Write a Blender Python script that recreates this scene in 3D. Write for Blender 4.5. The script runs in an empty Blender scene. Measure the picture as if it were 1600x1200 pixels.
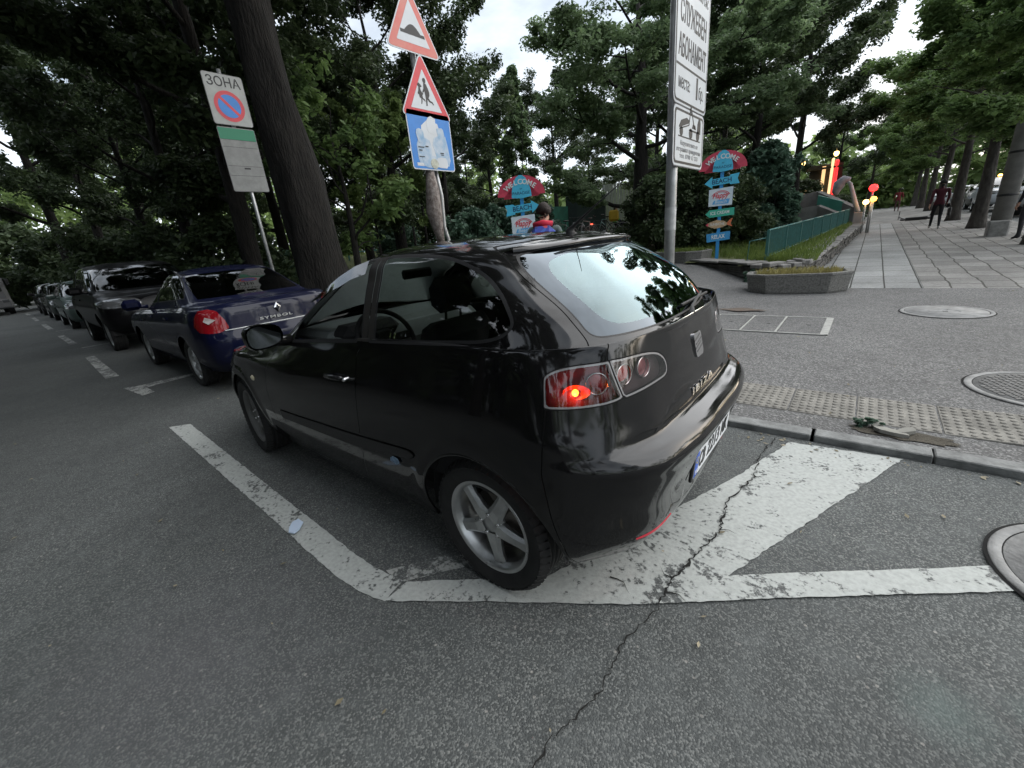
import bpy, bmesh, math, random
import numpy as np
from mathutils import Vector, Matrix
S = bpy.context.scene
COL = S.collection
R = math.radians
PI = math.pi

# ------------------------------------------------------------------ camera
cam_d = bpy.data.cameras.new('camera'); cam = bpy.data.objects.new('camera', cam_d); COL.objects.link(cam)
S.camera = cam
cam_d.sensor_width = 36.0; cam_d.lens = 36.0 * 650.0 / 1600.0
cam_d.clip_start = 0.02; cam_d.clip_end = 3000
def cam_axes(yaw, pitch, roll):
    cy, sy, cp, sp = math.cos(yaw), math.sin(yaw), math.cos(pitch), math.sin(pitch)
    F = Vector((cy*cp, sy*cp, -sp)); Rt = Vector((sy, -cy, 0)); U = Rt.cross(F)
    c, s = math.cos(roll), math.sin(roll)
    return Rt*c + U*s, U*c - Rt*s, F
r_, u_, f_ = cam_axes(R(-49.2254), R(19.0813), R(-5.5408))
CAM = Vector((-1.0605, 1.7834, 1.4102))
M = Matrix((r_, u_, -f_)).transposed().to_4x4(); M.translation = CAM
cam.matrix_world = M

# ------------------------------------------------------------------ world, sun, exposure
SUN_EL, SUN_AZ = 14.0, 238.0     # sun azimuth in degrees, counted from +x towards +y (behind the camera)
W = bpy.data.worlds.new("World"); S.world = W; W.use_nodes = True
nt = W.node_tree; nt.nodes.clear()
def wn(t, **k):
    n = nt.nodes.new(t)
    for a, b in k.items(): setattr(n, a, b)
    return n
sky = wn('ShaderNodeTexSky', sky_type='NISHITA', sun_disc=False)
sky.sun_elevation = R(SUN_EL); sky.sun_rotation = R(90.0 - SUN_AZ); sky.air_density = 1.0; sky.dust_density = 3.0; sky.ozone_density = 1.5
tc = wn('ShaderNodeTexCoord'); mp = wn('ShaderNodeMapping'); mp.inputs['Scale'].default_value = (1.0, 1.0, 2.6)
nt.links.new(tc.outputs['Generated'], mp.inputs['Vector'])
nz = wn('ShaderNodeTexNoise'); nz.inputs['Scale'].default_value = 1.7; nz.inputs['Detail'].default_value = 7; nz.inputs['Roughness'].default_value = 0.58
nt.links.new(mp.outputs['Vector'], nz.inputs['Vector'])
rp = wn('ShaderNodeValToRGB'); rp.color_ramp.elements[0].position = 0.30; rp.color_ramp.elements[0].color = (.22, .22, .22, 1); rp.color_ramp.elements[1].position = 0.62
nt.links.new(nz.outputs['Fac'], rp.inputs['Fac'])
nz2 = wn('ShaderNodeTexNoise'); nz2.inputs['Scale'].default_value = 3.1; nz2.inputs['Detail'].default_value = 4
nt.links.new(mp.outputs['Vector'], nz2.inputs['Vector'])
cc = wn('ShaderNodeMix', data_type='RGBA'); cc.inputs[6].default_value = (7.9, 9.3, 10.6, 1); cc.inputs[7].default_value = (10.6, 10.7, 11.2, 1)
nt.links.new(nz2.outputs['Fac'], cc.inputs[0])
mx = wn('ShaderNodeMix', data_type='RGBA')
nt.links.new(rp.outputs['Color'], mx.inputs[0]); nt.links.new(sky.outputs[0], mx.inputs[6]); nt.links.new(cc.outputs[2], mx.inputs[7])
bg = wn('ShaderNodeBackground'); bg.inputs['Strength'].default_value = 0.055
nt.links.new(mx.outputs[2], bg.inputs['Color'])
wo = wn('ShaderNodeOutputWorld'); nt.links.new(bg.outputs[0], wo.inputs[0])
sun_d = bpy.data.lights.new('sun', 'SUN'); sun = bpy.data.objects.new('sun', sun_d); COL.objects.link(sun)
sun_d.energy = 1.9; sun_d.angle = R(115); sun_d.color = (1.0, 0.98, 0.95)
sd = Vector((math.cos(R(SUN_AZ))*math.cos(R(SUN_EL+16)), math.sin(R(SUN_AZ))*math.cos(R(SUN_EL+16)), math.sin(R(SUN_EL+16))))
sun.rotation_euler = sd.to_track_quat('Z', 'Y').to_euler()
S.view_settings.view_transform = 'Standard'; S.view_settings.look = 'None'; S.view_settings.exposure = 1.5; S.view_settings.gamma = 1
S.view_settings.use_curve_mapping = False
S.render.engine = 'CYCLES'
S.cycles.use_denoising = True
S.cycles.max_bounces = 10; S.cycles.diffuse_bounces = 4; S.cycles.glossy_bounces = 3; S.cycles.transmission_bounces = 6; S.cycles.transparent_max_bounces = 12
S.cycles.caustics_reflective = False; S.cycles.caustics_refractive = False; S.cycles.sample_clamp_indirect = 4

# ------------------------------------------------------------------ small helpers
def pol(az, D, z=0.0):
    return Vector((CAM.x + D*math.cos(R(az)), CAM.y + D*math.sin(R(az)), z))

def newobj(name, me, parent=None, label=None, cat=None, group=None, kind=None, loc=None, rot=None):
    o = bpy.data.objects.new(name, me); COL.objects.link(o)
    if parent is not None: o.parent = parent
    if label: o['label'] = label
    if cat: o['category'] = cat
    if group: o['group'] = group
    if kind: o['kind'] = kind
    if loc is not None: o.location = loc
    if rot is not None: o.rotation_euler = rot
    return o

def thing(name, label, cat, loc=(0, 0, 0), rz=0.0, group=None):
    return newobj(name, None, None, label, cat, group, None, loc, (0, 0, rz))

def copy_tree(o, parent=None):
    c = o.copy(); COL.objects.link(c); c.parent = parent
    for ch in list(o.children): copy_tree(ch, c)
    return c

class MB:
    """collects shapes; build() makes ONE mesh object"""
    def __init__(s): s.v = []; s.f = []; s.mi = []; s.m = 0; s.smooth = []
    def add(s, vs, fs, smooth=False, mtx=None):
        b = len(s.v)
        s.v += [tuple(mtx @ Vector(v)) if mtx is not None else tuple(v) for v in vs]
        for f in fs: s.f.append([b+i for i in f]); s.mi.append(s.m); s.smooth.append(smooth)
        return s
    def box(s, c, d, mtx=None, bev=0.0):
        x, y, z = c; a, b, e = d[0]/2, d[1]/2, d[2]/2
        if bev > 0:
            k = min(bev, a*.9, b*.9, e*.9); vs = []; idx = {}
            for sx in (-1, 1):
                for sy in (-1, 1):
                    for sz in (-1, 1):
                        for ax in range(3):
                            p = [sx*(a-k), sy*(b-k), sz*(e-k)]; p[ax] = (sx*a, sy*b, sz*e)[ax]
                            idx[(sx, sy, sz, ax)] = len(vs); vs.append((x+p[0], y+p[1], z+p[2]))
            fs = []
            for ax in range(3):
                o1, o2 = (ax+1) % 3, (ax+2) % 3
                for sg in (-1, 1):
                    q = []
                    for (u, w) in ((-1, -1), (1, -1), (1, 1), (-1, 1)):
                        t = [0, 0, 0]; t[ax] = sg; t[o1] = u; t[o2] = w; q.append(idx[(t[0], t[1], t[2], ax)])
                    fs.append(q if sg > 0 else q[::-1])
            for ax in range(3):
                o1, o2 = (ax+1) % 3, (ax+2) % 3
                for u in (-1, 1):
                    for w in (-1, 1):
                        def K(s_, face):
                            t = [0, 0, 0]; t[ax] = s_; t[o1] = u; t[o2] = w; return idx[(t[0], t[1], t[2], face)]
                        q = [K(-1, o1), K(1, o1), K(1, o2), K(-1, o2)]
                        fs.append(q if u*w < 0 else q[::-1])
            for sx in (-1, 1):
                for sy in (-1, 1):
                    for sz in (-1, 1):
                        q = [idx[(sx, sy, sz, i)] for i in range(3)]; fs.append(q if sx*sy*sz > 0 else q[::-1])
            return s.add(vs, fs, False, mtx)
        vs = [(x+i*a, y+j*b, z+k*e) for i in (-1, 1) for j in (-1, 1) for k in (-1, 1)]
        return s.add(vs, [(0, 1, 3, 2), (4, 6, 7, 5), (0, 4, 5, 1), (2, 3, 7, 6), (0, 2, 6, 4), (1, 5, 7, 3)], False, mtx)
    def tube(s, pts, rad, n=8, cap=True, smooth=True, mtx=None):
        pts = [Vector(p) for p in pts]
        if not hasattr(rad, '__len__'): rad = [rad]*len(pts)
        vs = []; fs = []; prev = None
        for i, p in enumerate(pts):
            d = (pts[min(i+1, len(pts)-1)] - pts[max(i-1, 0)])
            if d.length < 1e-9: d = Vector((0, 0, 1))
            d.normalize()
            if prev is None:
                a = d.cross(Vector((0, 0, 1)) if abs(d.z) < .9 else Vector((1, 0, 0))).normalized()
            else:
                a = (prev - d*prev.dot(d)); a = a.normalized() if a.length > 1e-6 else d.orthogonal().normalized()
            prev = a; b = d.cross(a)
            for k in range(n):
                t = 2*PI*k/n; vs.append(p + (a*math.cos(t) + b*math.sin(t))*rad[i])
        for i in range(len(pts)-1):
            for k in range(n):
                fs.append((i*n+k, i*n+(k+1) % n, (i+1)*n+(k+1) % n, (i+1)*n+k))
        if cap: fs.append(tuple(range(n))[::-1]); fs.append(tuple((len(pts)-1)*n+k for k in range(n)))
        return s.add(vs, fs, smooth, mtx)
    def lathe(s, prof, n=32, axis='z', c=(0, 0, 0), smooth=True, mtx=None, closed=False):
        vs = []; fs = []
        for (r, h) in prof:
            for k in range(n):
                t = 2*PI*k/n; a, b = r*math.cos(t), r*math.sin(t)
                p = (a, b, h) if axis == 'z' else ((a, h, b) if axis == 'y' else (h, a, b))
                vs.append((p[0]+c[0], p[1]+c[1], p[2]+c[2]))
        m = len(prof); rng = m if closed else m-1
        for i in range(rng):
            for k in range(n):
                q = (i*n+k, i*n+(k+1) % n, ((i+1) % m)*n+(k+1) % n, ((i+1) % m)*n+k)
                fs.append(q if axis != 'y' else q[::-1])
        return s.add(vs, fs, smooth, mtx)
    def prism(s, poly, z0, z1, mtx=None, axis='z', smooth=False):
        n = len(poly)
        def P(u, w, h): return (u, w, h) if axis == 'z' else ((u, h, w) if axis == 'y' else (h, u, w))
        vs = [P(u, w, z0) for u, w in poly] + [P(u, w, z1) for u, w in poly]
        fs = [tuple(range(n))[::-1], tuple(range(n, 2*n))] + [(i, (i+1) % n, n+(i+1) % n, n+i) for i in range(n)]
        return s.add(vs, fs, smooth, mtx)
    def sheet(s, poly, z=0.0, mtx=None):
        return s.add([(p[0], p[1], p[2] if len(p) > 2 else z) for p in poly], [tuple(range(len(poly)))], False, mtx)
    def mesh(s, name, mats):
        me = bpy.data.meshes.new(name); me.from_pydata(s.v, [], s.f)
        for m in (mats if isinstance(mats, (list, tuple)) else [mats]): me.materials.append(m)
        me.polygons.foreach_set('material_index', s.mi); me.polygons.foreach_set('use_smooth', s.smooth)
        me.update(); return me
    def build(s, name, mats, parent=None, fix=True, **k):
        me = s.mesh(name, mats)
        if fix:
            bm = bmesh.new(); bm.from_mesh(me); bmesh.ops.recalc_face_normals(bm, faces=bm.faces); bm.to_mesh(me); bm.free()
        return newobj(name, me, parent, **k)

# ------------------------------------------------------------------ materials
def mat(name, col=(.5, .5, .5), rough=.5, metal=0.0, var=0.0, vscale=3.0, bump=0.0, bscale=40.0, coat=0.0, coatr=.03,
        emit=None, es=0.0, alpha=1.0, trans=0.0, ior=1.45, spec=.5, rvar=0.0, col2=None, translucent=0.0, coord='Object', detail=5, stretch=1.0):
    m = bpy.data.materials.new(name); m.use_nodes = True
    t = m.node_tree; n = t.nodes; L = t.links; p = n['Principled BSDF']
    p.inputs['Base Color'].default_value = (*col, 1); p.inputs['Roughness'].default_value = rough; p.inputs['Metallic'].default_value = metal
    p.inputs['IOR'].default_value = ior; p.inputs['Specular IOR Level'].default_value = spec
    p.inputs['Coat Weight'].default_value = coat; p.inputs['Coat Roughness'].default_value = coatr
    p.inputs['Transmission Weight'].default_value = trans; p.inputs['Alpha'].default_value = alpha
    if emit: p.inputs['Emission Color'].default_value = (*emit, 1); p.inputs['Emission Strength'].default_value = es
    tcn = n.new('ShaderNodeTexCoord')
    if var > 0 or col2 is not None or rvar > 0:
        z = n.new('ShaderNodeTexNoise'); z.inputs['Scale'].default_value = vscale; z.inputs['Detail'].default_value = detail; z.inputs['Roughness'].default_value = .62
        mpz = n.new('ShaderNodeMapping'); mpz.inputs['Scale'].default_value = (1, 1, stretch); L.new(tcn.outputs[coord], mpz.inputs['Vector']); L.new(mpz.outputs[0], z.inputs['Vector'])
        cr = n.new('ShaderNodeValToRGB'); cr.color_ramp.elements[0].position = .32; cr.color_ramp.elements[1].position = .68
        c2 = col2 if col2 is not None else tuple(min(1, c*(1+var)) for c in col)
        c1 = col if col2 is not None else tuple(c*(1-var) for c in col)
        cr.color_ramp.elements[0].color = (*c1, 1); cr.color_ramp.elements[1].color = (*c2, 1)
        L.new(z.outputs['Fac'], cr.inputs['Fac']); L.new(cr.outputs['Color'], p.inputs['Base Color'])
        if rvar > 0:
            mr = n.new('ShaderNodeMapRange'); mr.inputs['From Min'].default_value = .3; mr.inputs['From Max'].default_value = .7
            mr.inputs['To Min'].default_value = max(0, rough-rvar); mr.inputs['To Max'].default_value = min(1, rough+rvar)
            L.new(z.outputs['Fac'], mr.inputs['Value']); L.new(mr.outputs['Result'], p.inputs['Roughness'])
    if bump > 0:
        z2 = n.new('ShaderNodeTexNoise'); z2.inputs['Scale'].default_value = bscale; z2.inputs['Detail'].default_value = 4
        mp2 = n.new('ShaderNodeMapping'); mp2.inputs['Scale'].default_value = (1, 1, stretch); L.new(tcn.outputs[coord], mp2.inputs['Vector']); L.new(mp2.outputs[0], z2.inputs['Vector'])
        b = n.new('ShaderNodeBump'); b.inputs['Strength'].default_value = bump; b.inputs['Distance'].default_value = .01
        L.new(z2.outputs['Fac'], b.inputs['Height']); L.new(b.outputs['Normal'], p.inputs['Normal'])
    if translucent > 0:
        tr = n.new('ShaderNodeBsdfTranslucent'); mxs = n.new('ShaderNodeMixShader'); mxs.inputs[0].default_value = translucent
        src = cr.outputs['Color'] if (var > 0 or col2 is not None) else None
        if src is not None: L.new(src, tr.inputs['Color'])
        else: tr.inputs['Color'].default_value = (*col, 1)
        out = n['Material Output']; L.new(p.outputs[0], mxs.inputs[1]); L.new(tr.outputs[0], mxs.inputs[2]); L.new(mxs.outputs[0], out.inputs['Surface'])
    return m

def asphalt_nodes(t, base=(.074, .080, .079), light=(.40, .41, .39), scale=1.0, amount=.46):
    """coarse aggregate in dark binder; returns (color socket, height socket, coord socket)"""
    n = t.nodes; L = t.links
    tcn = n.new('ShaderNodeTexCoord'); co = tcn.outputs['Object']
    v = n.new('ShaderNodeTexVoronoi'); v.inputs['Scale'].default_value = 175*scale; v.inputs['Randomness'].default_value = 1; L.new(co, v.inputs['Vector'])
    v2 = n.new('ShaderNodeTexVoronoi'); v2.inputs['Scale'].default_value = 48*scale; L.new(co, v2.inputs['Vector'])
    def ramp(src, p0, p1, c0=(0, 0, 0, 1), c1=(1, 1, 1, 1)):
        r = n.new('ShaderNodeValToRGB'); r.color_ramp.elements[0].position = p0; r.color_ramp.elements[1].position = p1
        r.color_ramp.elements[0].color = c0; r.color_ramp.elements[1].color = c1; L.new(src, r.inputs['Fac']); return r.outputs['Color']
    sep = n.new('ShaderNodeSeparateColor'); L.new(v.outputs['Color'], sep.inputs[0])
    sep2 = n.new('ShaderNodeSeparateColor'); L.new(v2.outputs['Color'], sep2.inputs[0])
    stone = ramp(sep.outputs[0], .52, 1.0)      # brightness of each small stone
    big = ramp(sep2.outputs[1], .955, .985)      # a few larger pale stones
    core = ramp(v2.outputs['Distance'], .18, .32, (1, 1, 1, 1), (0, 0, 0, 1))
    nz = n.new('ShaderNodeTexNoise'); nz.inputs['Scale'].default_value = .55; nz.inputs['Detail'].default_value = 6; nz.inputs['Roughness'].default_value = .6; L.new(co, nz.inputs['Vector'])
    large = ramp(nz.outputs['Fac'], .35, .7)
    nf = n.new('ShaderNodeTexNoise'); nf.inputs['Scale'].default_value = 9; nf.inputs['Detail'].default_value = 5; L.new(co, nf.inputs['Vector'])
    def mix(f, a, b, blend='MIX'):
        m = n.new('ShaderNodeMix'); m.data_type = 'RGBA'; m.blend_type = blend
        for s, val in ((0, f), (6, a), (7, b)):
            if hasattr(val, 'is_output'): L.new(val, m.inputs[s])
            else: m.inputs[s].default_value = val if s == 0 else (*val, 1)
        return m.outputs[2]
    def mul(a, k):
        m = n.new('ShaderNodeMath'); m.operation = 'MULTIPLY'; L.new(a, m.inputs[0])
        if hasattr(k, 'is_output'): L.new(k, m.inputs[1])
        else: m.inputs[1].default_value = k
        return m.outputs[0]
    c = mix(mul(stone, amount), base, light)
    c = mix(mul(mul(big, core), .8), c, (.42, .40, .37))
    c = mix(mul(large, .55), c, tuple(b*.55 for b in base))
    c = mix(mul(ramp(nf.outputs['Fac'], .45, .75), .35), c, tuple(b*1.9 for b in base))
    hgt = n.new('ShaderNodeMath'); hgt.operation = 'ADD'; L.new(v.outputs['Distance'], hgt.inputs[0]); L.new(mul(nf.outputs['Fac'], .6), hgt.inputs[1])
    return c, hgt.outputs[0], co, mix, ramp, mul

def asphalt(name, **k):
    m = bpy.data.materials.new(name); m.use_nodes = True; t = m.node_tree; p = t.nodes['Principled BSDF']
    c, h, co, mix, ramp, mul = asphalt_nodes(t, **k)
    t.links.new(c, p.inputs['Base Color']); p.inputs['Roughness'].default_value = .82; p.inputs['Specular IOR Level'].default_value = .35
    b = t.nodes.new('ShaderNodeBump'); b.inputs['Strength'].default_value = .55; b.inputs['Distance'].default_value = .004; b.invert = True
    t.links.new(h, b.inputs['Height']); t.links.new(b.outputs['Normal'], p.inputs['Normal'])
    return m

def paint_mat(name, wear=.5, col=(.43, .45, .43)):
    m = bpy.data.materials.new(name); m.use_nodes = True; t = m.node_tree; p = t.nodes['Principled BSDF']
    c, h, co, mix, ramp, mul = asphalt_nodes(t)
    n = t.nodes; L = t.links
    z = n.new('ShaderNodeTexNoise'); z.inputs['Scale'].default_value = 7; z.inputs['Detail'].default_value = 9; z.inputs['Roughness'].default_value = .75; L.new(co, z.inputs['Vector'])
    z2 = n.new('ShaderNodeTexNoise'); z2.inputs['Scale'].default_value = 55; z2.inputs['Detail'].default_value = 5; L.new(co, z2.inputs['Vector'])
    zl = n.new('ShaderNodeTexNoise'); zl.inputs['Scale'].default_value = 1.3; zl.inputs['Detail'].default_value = 3; L.new(co, zl.inputs['Vector'])
    a0 = n.new('ShaderNodeMath'); a0.operation = 'ADD'; L.new(z.outputs['Fac'], a0.inputs[0]); L.new(mul(z2.outputs['Fac'], .45), a0.inputs[1])
    a1 = n.new('ShaderNodeMath'); a1.operation = 'MULTIPLY_ADD'; L.new(zl.outputs['Fac'], a1.inputs[0]); a1.inputs[1].default_value = .30; a1.inputs[2].default_value = -.15
    a = n.new('ShaderNodeMath'); a.operation = 'ADD'; L.new(a0.outputs[0], a.inputs[0]); L.new(a1.outputs[0], a.inputs[1])
    msk = ramp(a.outputs[0], .90-.22*wear-.10, .90-.22*wear+.02+.05, (1, 1, 1, 1), (0, 0, 0, 1))
    msk = ramp(a.outputs[0], 1.02-.30*wear-.06, 1.02-.30*wear, (1, 1, 1, 1), (.0, .0, .0, 1))
    dirt = mix(mul(ramp(z2.outputs['Fac'], .35, .7), .6), col, tuple(k*.62 for k in col))
    L.new(mix(msk, c, dirt), p.inputs['Base Color']); p.inputs['Roughness'].default_value = .7
    b = n.new('ShaderNodeBump'); b.inputs['Strength'].default_value = .25; b.inputs['Distance'].default_value = .003
    ad = n.new('ShaderNodeMath'); ad.operation = 'SUBTRACT'; L.new(msk, ad.inputs[0]); L.new(mul(h, 1.2), ad.inputs[1])
    L.new(ad.outputs[0], b.inputs['Height']); L.new(b.outputs['Normal'], p.inputs['Normal'])
    return m

def glass_mat(name, tint=(.75, .8, .78), rough=0.0, refl_ior=1.5, density=.55, gcol=(1, 1, 1)):
    """thin pane: fresnel reflection over a tinted see-through"""
    m = bpy.data.materials.new(name); m.use_nodes = True; t = m.node_tree; n = t.nodes; L = t.links
    n.remove(n['Principled BSDF']); out = n['Material Output']
    g = n.new('ShaderNodeBsdfGlossy'); g.inputs['Roughness'].default_value = rough; g.inputs['Color'].default_value = (*gcol, 1)
    tr = n.new('ShaderNodeBsdfTransparent'); tr.inputs['Color'].default_value = (*[c*density for c in tint], 1)
    fr = n.new('ShaderNodeFresnel'); fr.inputs['IOR'].default_value = refl_ior
    ml = n.new('ShaderNodeMath'); ml.operation = 'MULTIPLY_ADD'; ml.inputs[1].default_value = 1.7; ml.inputs[2].default_value = 0.0; ml.use_clamp = True
    L.new(fr.outputs[0], ml.inputs[0])
    mx = n.new('ShaderNodeMixShader'); L.new(ml.outputs[0], mx.inputs[0]); L.new(tr.outputs[0], mx.inputs[1]); L.new(g.outputs[0], mx.inputs[2])
    L.new(mx.outputs[0], out.inputs['Surface'])
    return m

MT = {}
MT['asphalt'] = asphalt('asphalt')
MT['asphalt_walk'] = asphalt('asphalt_walk', base=(.095, .094, .093), light=(.36, .36, .35), amount=.75, scale=.62)
MT['paint'] = paint_mat('road_paint', .60)
MT['paint_worn'] = paint_mat('road_paint_worn', .88, (.36, .37, .35))
MT['steel'] = mat('galvanised_steel', (.42, .43, .43), .45, .7, var=.2, vscale=12, rvar=.12)
MT['black'] = mat('black_plastic', (.015, .015, .016), .55, bump=.2, bscale=300)
MT['rubber'] = mat('rubber', (.02, .02, .02), .8, var=.3, vscale=9, bump=.15, bscale=200)
MT['interior'] = mat('interior_dark', (.018, .018, .019), .8, var=.25, vscale=6)
MT['dash'] = mat('interior_grey', (.17, .19, .185), .75, var=.1, vscale=9)
MT['seatcloth'] = mat('seat_cloth', (.035, .035, .038), .95, bump=.3, bscale=250)
MT['concrete'] = mat('concrete', (.24, .235, .225), .9, var=.35, vscale=7, bump=.6, bscale=60)
MT['carblack'] = mat('black_car_paint', (.0045, .0045, .0055), .5, 0.0, coat=1.0, coatr=.05, spec=0.0, col2=(.010, .0098, .0095), vscale=2.2, detail=8)
def dusty_coat(m, lo=.03, hi=.16, sc=3.0):
    t = m.node_tree; n = t.nodes; L = t.links; tcn = n.new('ShaderNodeTexCoord'); z = n.new('ShaderNodeTexNoise'); z.inputs['Scale'].default_value = sc; z.inputs['Detail'].default_value = 9; z.inputs['Roughness'].default_value = .7
    L.new(tcn.outputs['Object'], z.inputs['Vector']); mr = n.new('ShaderNodeMapRange'); mr.inputs['From Min'].default_value = .38; mr.inputs['From Max'].default_value = .72; mr.inputs['To Min'].default_value = lo; mr.inputs['To Max'].default_value = hi
    L.new(z.outputs['Fac'], mr.inputs['Value']); L.new(mr.outputs[0], n['Principled BSDF'].inputs['Coat Roughness']); return m
dusty_coat(MT['carblack'])
MT['chrome'] = mat('chrome', (.75, .75, .76), .12, 1.0)
MT['alloy'] = mat('alloy', (.50, .51, .51), .34, .85, var=.12, vscale=20, rvar=.08)
MT['disc'] = mat('brake_disc', (.12, .11, .10), .5, .8, var=.3)
MT['tyre'] = mat('tyre_rubber', (.018, .018, .018), .78, var=.35, vscale=14, bump=.1, bscale=150)
MT['glass'] = glass_mat('tinted_glass', (.80, .86, .83), density=.82)
MT['glass_rear'] = glass_mat('rear_glass', (.55, .66, .62), 0.0, 1.63, .5, (.76, .95, .99))
MT['mirror'] = mat('mirror_glass', (.22, .24, .25), .04, 1.0)

# text: flat lettering as a mesh.  FACE_BACK: readable for someone looking towards +x (as the traffic and our camera do)
FACE_BACK = Matrix(((0, 0, -1), (-1, 0, 0), (0, 1, 0)))
def text_mesh(txt, size, width=None, depth=.002, align='CENTER', bold=0.0, shear=0.0, spacing=1.0):
    c = bpy.data.curves.new('lettering', 'FONT'); c.body = txt; c.size = size; c.extrude = depth/2; c.align_x = align; c.align_y = 'CENTER'
    c.offset = bold; c.shear = shear; c.space_character = spacing; c.resolution_u = 3
    o = bpy.data.objects.new('lettering', c); COL.objects.link(o)
    bpy.context.view_layer.update()
    me = bpy.data.meshes.new_from_object(o.evaluated_get(bpy.context.evaluated_depsgraph_get()))
    COL.objects.unlink(o); bpy.data.objects.remove(o); bpy.data.curves.remove(c)
    if width and len(me.vertices):
        xs = [v.co.x for v in me.vertices]; w = max(xs)-min(xs); mid = (max(xs)+min(xs))/2
        k = width/w
        for v in me.vertices: v.co.x = (v.co.x-mid)*k
    return me
def text(name, txt, size, m, parent, loc, rot=FACE_BACK, width=None, **k):
    me = text_mesh(txt, size, width, **k); me.name = name; me.materials.clear(); me.materials.append(m)
    o = newobj(name, me, parent); M4 = rot.to_4x4(); M4.translation = Vector(loc); o.matrix_local = M4
    return o
def ray_px(x, y):
    return ((x-800)/650*r_+(600-y)/650*u_+f_)
# ------------------------------------------------------------------ car body surface
def cubic_interp(P, ts, T):
    """P (n,k,3) rows at parameters ts -> values at T ; Hermite with finite-difference tangents"""
    P = np.asarray(P, float); ts = np.asarray(ts, float); n = len(ts)
    m = np.zeros_like(P)
    d = (P[1:]-P[:-1]) / (ts[1:]-ts[:-1]).reshape((-1,)+(1,)*(P.ndim-1))
    h = (ts[1:]-ts[:-1]).reshape((-1,)+(1,)*(P.ndim-1))
    m[1:-1] = (d[:-1]*h[1:] + d[1:]*h[:-1])/(h[1:]+h[:-1])
    m[0] = d[0]; m[-1] = d[-1]
    i = np.clip(np.searchsorted(ts, T, side='right')-1, 0, n-2)
    sh = (-1,)+(1,)*(P.ndim-1)
    hh = (ts[i+1]-ts[i]).reshape(sh); u = ((T-ts[i])/(ts[i+1]-ts[i])).reshape(sh)
    h00 = 2*u**3-3*u**2+1; h10 = u**3-2*u**2+u; h01 = -2*u**3+3*u**2; h11 = u**3-u**2
    return h00*P[i] + h10*hh*m[i] + h01*P[i+1] + h11*hh*m[i+1]

def surf_grid(rows, step=.016):
    """rows: list of rows (bottom to top) of (x,y,z) columns from rear centre to front centre. y>=0 half."""
    P = np.array(rows, float)                       # (r, c, 3)
    # column parameter: mean chord length
    dc = np.linalg.norm(np.diff(P, axis=1), axis=2)[:max(3, len(P)-3)].mean(0); us = np.concatenate([[0], np.cumsum(dc)])
    # mirrored ends so the centre line is smooth
    Pm = P * np.array([1, -1, 1])
    Q = np.concatenate([Pm[:, 1:2], P, Pm[:, -2:-1]], 1); uq = np.concatenate([[-us[1]], us, [2*us[-1]-us[-2]]])
    nu = int(us[-1]/step); U = np.linspace(0, us[-1], nu+1)
    A = cubic_interp(Q.transpose(1, 0, 2), uq, U)    # (U, r, 3)
    dr = np.linalg.norm(np.diff(P, axis=0), axis=2).max(1)*.5 + np.linalg.norm(np.diff(P, axis=0), axis=2).mean(1)*.5
    vs = np.concatenate([[0], np.cumsum(np.maximum(dr, .01))])
    nv = int(vs[-1]/step); V = np.unique(np.concatenate([np.linspace(0, vs[-1], nv+1)]))
    B = cubic_interp(A.transpose(1, 0, 2), vs, V)    # (V, U, 3)
    B[:, 0, 1] = 0; B[:, -1, 1] = 0; B[-1, :, 1] = 0
    nV, nU = B.shape[:2]
    verts = B.reshape(-1, 3)
    i = np.arange((nV-1)*(nU-1)); r = i//(nU-1); c = i % (nU-1)
    a = r*nU+c; b = a+1; d = a+nU; e = d+1
    tris = np.concatenate([np.stack([a, e, b], 1), np.stack([a, d, e], 1)], 0)
    return verts, tris, (nV, nU), B

def grid_normals(B):
    nV, nU = B.shape[:2]
    du = np.gradient(B, axis=1); dv = np.gradient(B, axis=0)
    # mirror-symmetric tangent at the centre line
    du[:, 0] = np.array([0, 1, 0])*np.abs(du[:, 0, 1:2])+1e-9; du[:, -1] = np.array([0, -1, 0])*np.abs(du[:, -1, 1:2])+1e-9
    n = np.cross(dv, du); L = np.linalg.norm(n, axis=2, keepdims=True)
    n = np.where(L > 1e-12, n/np.maximum(L, 1e-12), np.array([0, 0, 1.0])); n[-1, :] = (0, 0, 1)
    return n.reshape(-1, 3)

def smooth_closed(pts, n=10):
    """closed curve; a point with a 3rd value 1 is a sharp corner"""
    P = [Vector(p[:2]) for p in pts]; sh = [len(p) > 2 and p[2] for p in pts]; N = len(P); out = []
    for i in range(N):
        p0, p1, p2, p3 = P[i-1], P[i], P[(i+1) % N], P[(i+2) % N]
        m1 = (p2-p1) if sh[i] else (p2-p0)*.5
        m2 = (p2-p1) if sh[(i+1) % N] else (p3-p1)*.5
        L = (p2-p1).length
        for m in (m1, m2): 
            if m.length > 1.2*L: m *= 1.2*L/m.length
        for k in range(n):
            u = k/n
            out.append(p1*(2*u**3-3*u**2+1)+m1*(u**3-2*u**2+u)+p2*(-2*u**3+3*u**2)+m2*(u**3-u**2))
    return np.array([tuple(o) for o in out])

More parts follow.
